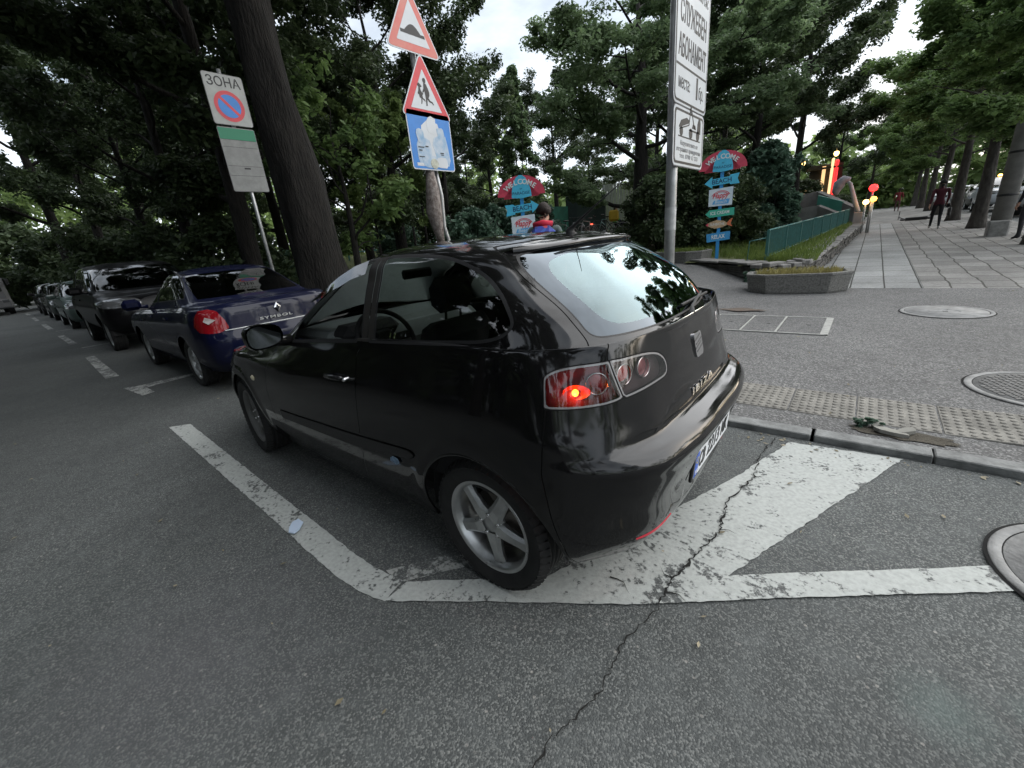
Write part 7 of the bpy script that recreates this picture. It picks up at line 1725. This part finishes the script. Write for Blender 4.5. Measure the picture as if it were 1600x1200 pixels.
# man with the backpack, walking away along the sidewalk
p = pol(-55.3, 6.2); hz = R(-62)
J = dict(BASE); J.update(head=(.03, .0, 1.63), face=(.85, -.45, 0))
def cl(c, hd):
    if c.z > 1.50: return 2
    if c.z < .10: return 3
    r_ = math.hypot(c.x, c.y)
    if c.z > .98 and abs(c.y) < .235 and c.z > 1.12: return 0
    if abs(c.y) > .215 and c.z < 1.17: return 2
    return 0 if c.z > .97 else 1
hm = mat('hair_dark', (.03, .022, .018), .8, bump=.6, bscale=300)
hairf = lambda c, hd: (c-hd).z > -.045+.10*max(-.3, (c-hd).dot(Vector((.85, -.45, 0)))/.1) and (c-hd).length < .2
person('person with short dark hair in a grey-green shirt walking behind the hatchback', (p.x, p.y, H(p.x, p.y)+.03), hz, J, cl, [cloth('shirt_greygreen', (.10, .13, .125)), cloth('trousers_dark', (.03, .03, .04)), SKIN, MT['black']], hairf, hm, 1.05)
bk = thing('backpack', 'blue and red patterned backpack worn by the person behind the hatchback', 'backpack', (p.x, p.y, H(p.x, p.y)+.03), hz)
bm_ = bpy.data.materials.new('backpack_print'); bm_.use_nodes = True; nt_ = bm_.node_tree; pp_ = nt_.nodes['Principled BSDF']; tc_ = nt_.nodes.new('ShaderNodeTexCoord'); vo = nt_.nodes.new('ShaderNodeTexVoronoi'); vo.inputs['Scale'].default_value = 14; nt_.links.new(tc_.outputs['Object'], vo.inputs['Vector'])
cr_ = nt_.nodes.new('ShaderNodeValToRGB'); cr_.color_ramp.interpolation = 'CONSTANT'; e_ = cr_.color_ramp.elements; e_[0].color = (.02, .04, .26, 1); e_[1].color = (.03, .09, .36, 1); e_[1].position = .45
for ps, c_ in ((.62, (.015, .03, .15, 1)), (.80, (.42, .05, .07, 1)), (.90, (.50, .30, .25, 1)), (.95, (.02, .05, .3, 1))): q = e_.new(ps); q.color = c_
sc_ = nt_.nodes.new('ShaderNodeSeparateColor'); nt_.links.new(vo.outputs['Color'], sc_.inputs[0]); nt_.links.new(sc_.outputs[0], cr_.inputs['Fac']); nt_.links.new(cr_.outputs[0], pp_.inputs['Base Color']); pp_.inputs['Roughness'].default_value = .7
b = MB(); b.box((-.21, 0, 1.22), (.19, .34, .44), None, .075); b.build('pack', bm_, bk)
b = MB(); b.tube([(-.12, -.13, 1.46), (-.15, 0, 1.475), (-.12, .13, 1.46)], [.035, .045, .035], 8); b.build('top_flap', mat('red_cloth', (.50, .02, .05), .8), bk)
for s in (1, -1): b = MB(); b.tube([(-.13, s*.12, 1.43), (-.03, s*.125, 1.50), (.10, s*.125, 1.44), (.13, s*.13, 1.25), (.05, s*.17, 1.08), (-.12, s*.16, 1.05)], .017, 6); b.build('strap', MT['black'], bk)
# woman walking away on the sidewalk
p = pol(-94.5, 23.2)
J = dict(BASE); J.update(kn_l=(.16, .10, .52), an_l=(.22, .10, .13), toe_l=(.38, .11, .07), kn_r=(-.02, -.09, .50), an_r=(-.20, -.09, .12), toe_r=(-.07, -.10, .03), el_l=(-.12, .235, 1.14), wr_l=(-.10, .25, .90), el_r=(.03, -.235, 1.14), wr_r=(.16, -.22, .93), face=(1, .2, 0))
def cl2(c, hd):
    if c.z > 1.50: return 2
    if c.z < .13 and c.x*c.x > 0: return 3
    if abs(c.y) > .225 and c.z < .93: return 2
    return 0 if c.z > .88 else 1
w = person('person in a dark red jacket and black trousers walking away on the sidewalk', (p.x, p.y, walk_h(p.y)+.01), R(-88), J, cl2, [cloth('jacket_red', (.055, .009, .016)), cloth('trousers_black', (.008, .008, .01)), SKIN, mat('shoe_white', (.5, .5, .5), .6)], lambda c, hd: (c-hd).length < .24 and (c-hd).x < .05+.4*max(0, (c-hd).z) and (c-hd).z > -.12, mat('hair_black', (.008, .007, .007), .7), .95)
q = pol(-94.5, 23.2); hb_ = thing('handbag', 'black handbag hanging beside the person walking in the dark red jacket', 'handbag', (p.x, p.y, walk_h(p.y)), R(-88)); b = MB(); b.box((-.02, -.0, 0), (.26, .10, .30), Matrix.Translation((.18, -.34, .62)), .035); b.build('bag', MT['black'], hb_); b = MB(); b.tube([(.08, -.34, .76), (.14, -.31, .90), (.24, -.31, .90), (.28, -.34, .76)], .012, 6); b.build('handle', MT['black'], hb_)
# far pedestrian in red
p = pol(-91.6, 48); J2 = dict(BASE); J2.update(kn_l=(.10, .10, .50), an_l=(.16, .10, .09), toe_l=(.30, .1, .04), an_r=(-.12, -.1, .10))
person('far-off person in dark red clothes on the sidewalk', (p.x, p.y, walk_h(p.y)), R(-90), J2, lambda c, hd: 2 if c.z > 1.5 else (0 if c.z > .85 else 1), [cloth('coat_red', (.20, .03, .035)), cloth('trousers_grey', (.10, .05, .05)), SKIN], lambda c, hd: (c-hd).length < .2 and (c-hd).x < .04, hm)
# dark figure at the right edge holding a bag
p = pol(-100.1, 17.6); J3 = dict(BASE); J3.update(el_r=(.02, -.26, 1.14), wr_r=(.08, -.27, .90), face=(.6, .7, 0))
person('person in black standing at the right edge beside the banded pole', (p.x, p.y, walk_h(p.y)), R(-60), J3, lambda c, hd: 2 if (c.z > 1.5 or (abs(c.y) > .23 and c.z < .92)) else (0 if c.z > .85 else 1), [cloth('coat_black', (.012, .012, .014)), cloth('trousers_darkgrey', (.03, .03, .034)), SKIN], lambda c, hd: (c-hd).length < .2 and (c-hd).dot(Vector((.6, .7, 0))) < .03, hm)
# seated person by the pale fence
p = pol(-64.6, 21.5); J4 = dict(BASE); J4.update(pelvis=(-.15, 0, .47), chest=(-.22, 0, .83), neck=(-.20, 0, 1.02), head=(-.15, 0, 1.16), sh_l=(-.2, .19, .95), sh_r=(-.2, -.19, .95), el_l=(-.05, .25, .70), el_r=(-.05, -.25, .70), wr_l=(.15, .18, .60), wr_r=(.15, -.18, .60), hip_l=(-.10, .10, .46), hip_r=(-.10, -.10, .46), kn_l=(.35, .13, .50), kn_r=(.33, -.10, .52), an_l=(.62, .14, .12), an_r=(.55, -.12, .12), toe_l=(.78, .15, .08), toe_r=(.72, -.14, .08))
zz = H(p.x, p.y); person('person in a bright green top sitting with legs stretched out by the pale fence', (p.x, p.y, zz), R(-170), J4, lambda c, hd: 2 if c.z > 1.04 else (0 if (c.x < .0 and c.z > .58) else 1), [cloth('top_green', (.10, .50, .05)), cloth('trousers_navy', (.015, .018, .03)), SKIN], lambda c, hd: (c-hd).length < .2 and (c-hd).x < .03, hm)
st = thing('stool', 'low dark stool under the person in the bright green top', 'stool', (p.x, p.y, zz), R(-170)); b = MB(); b.box((-.18, 0, .36), (.42, .42, .05), None, .015); b.build('seat', MT['black'], st)
for sx in (-.34, -.02):
    for sy in (-.16, .16): b = MB(); b.tube([(sx, sy, 0), (sx, sy, .34)], .016, 6); b.build('leg', MT['black'], st)

# fallen leaves, twigs and grit on the road and sidewalk
rd = random.Random(21); lf = MB(); 
for i in range(420):
    if i < 230: x = rd.uniform(-4, 4.5); y = KERB_Y+.03+abs(rd.gauss(0, .10)); z = .006
    elif i < 320: x = rd.uniform(-3, 5); y = rd.uniform(-1, 3.4); z = .010
    else: x = rd.uniform(-5, 2); y = rd.uniform(-7.5, -1.5); z = H(x, y)+.008
    a = rd.uniform(0, 6.3); s = rd.uniform(.006, .019)*(1.2 if i >= 320 else 1); w = s*rd.uniform(.3, .6); c_, s_ = math.cos(a), math.sin(a)
    lf.add([(x-s*c_, y-s*s_, z), (x+w*s_, y-w*c_, z+rd.uniform(.001, .006)), (x+s*c_, y+s*s_, z+rd.uniform(0, .005)), (x-w*s_, y+w*c_, z+.001)], [(0, 1, 2, 3)])
lf.build('leaf_litter', mat('litter', (.10, .085, .045), .8, col2=(.32, .28, .20), vscale=3), fix=False, label='tiny fallen leaves and grit scattered along the kerb and over the asphalt', kind='stuff', cat='leaf litter')
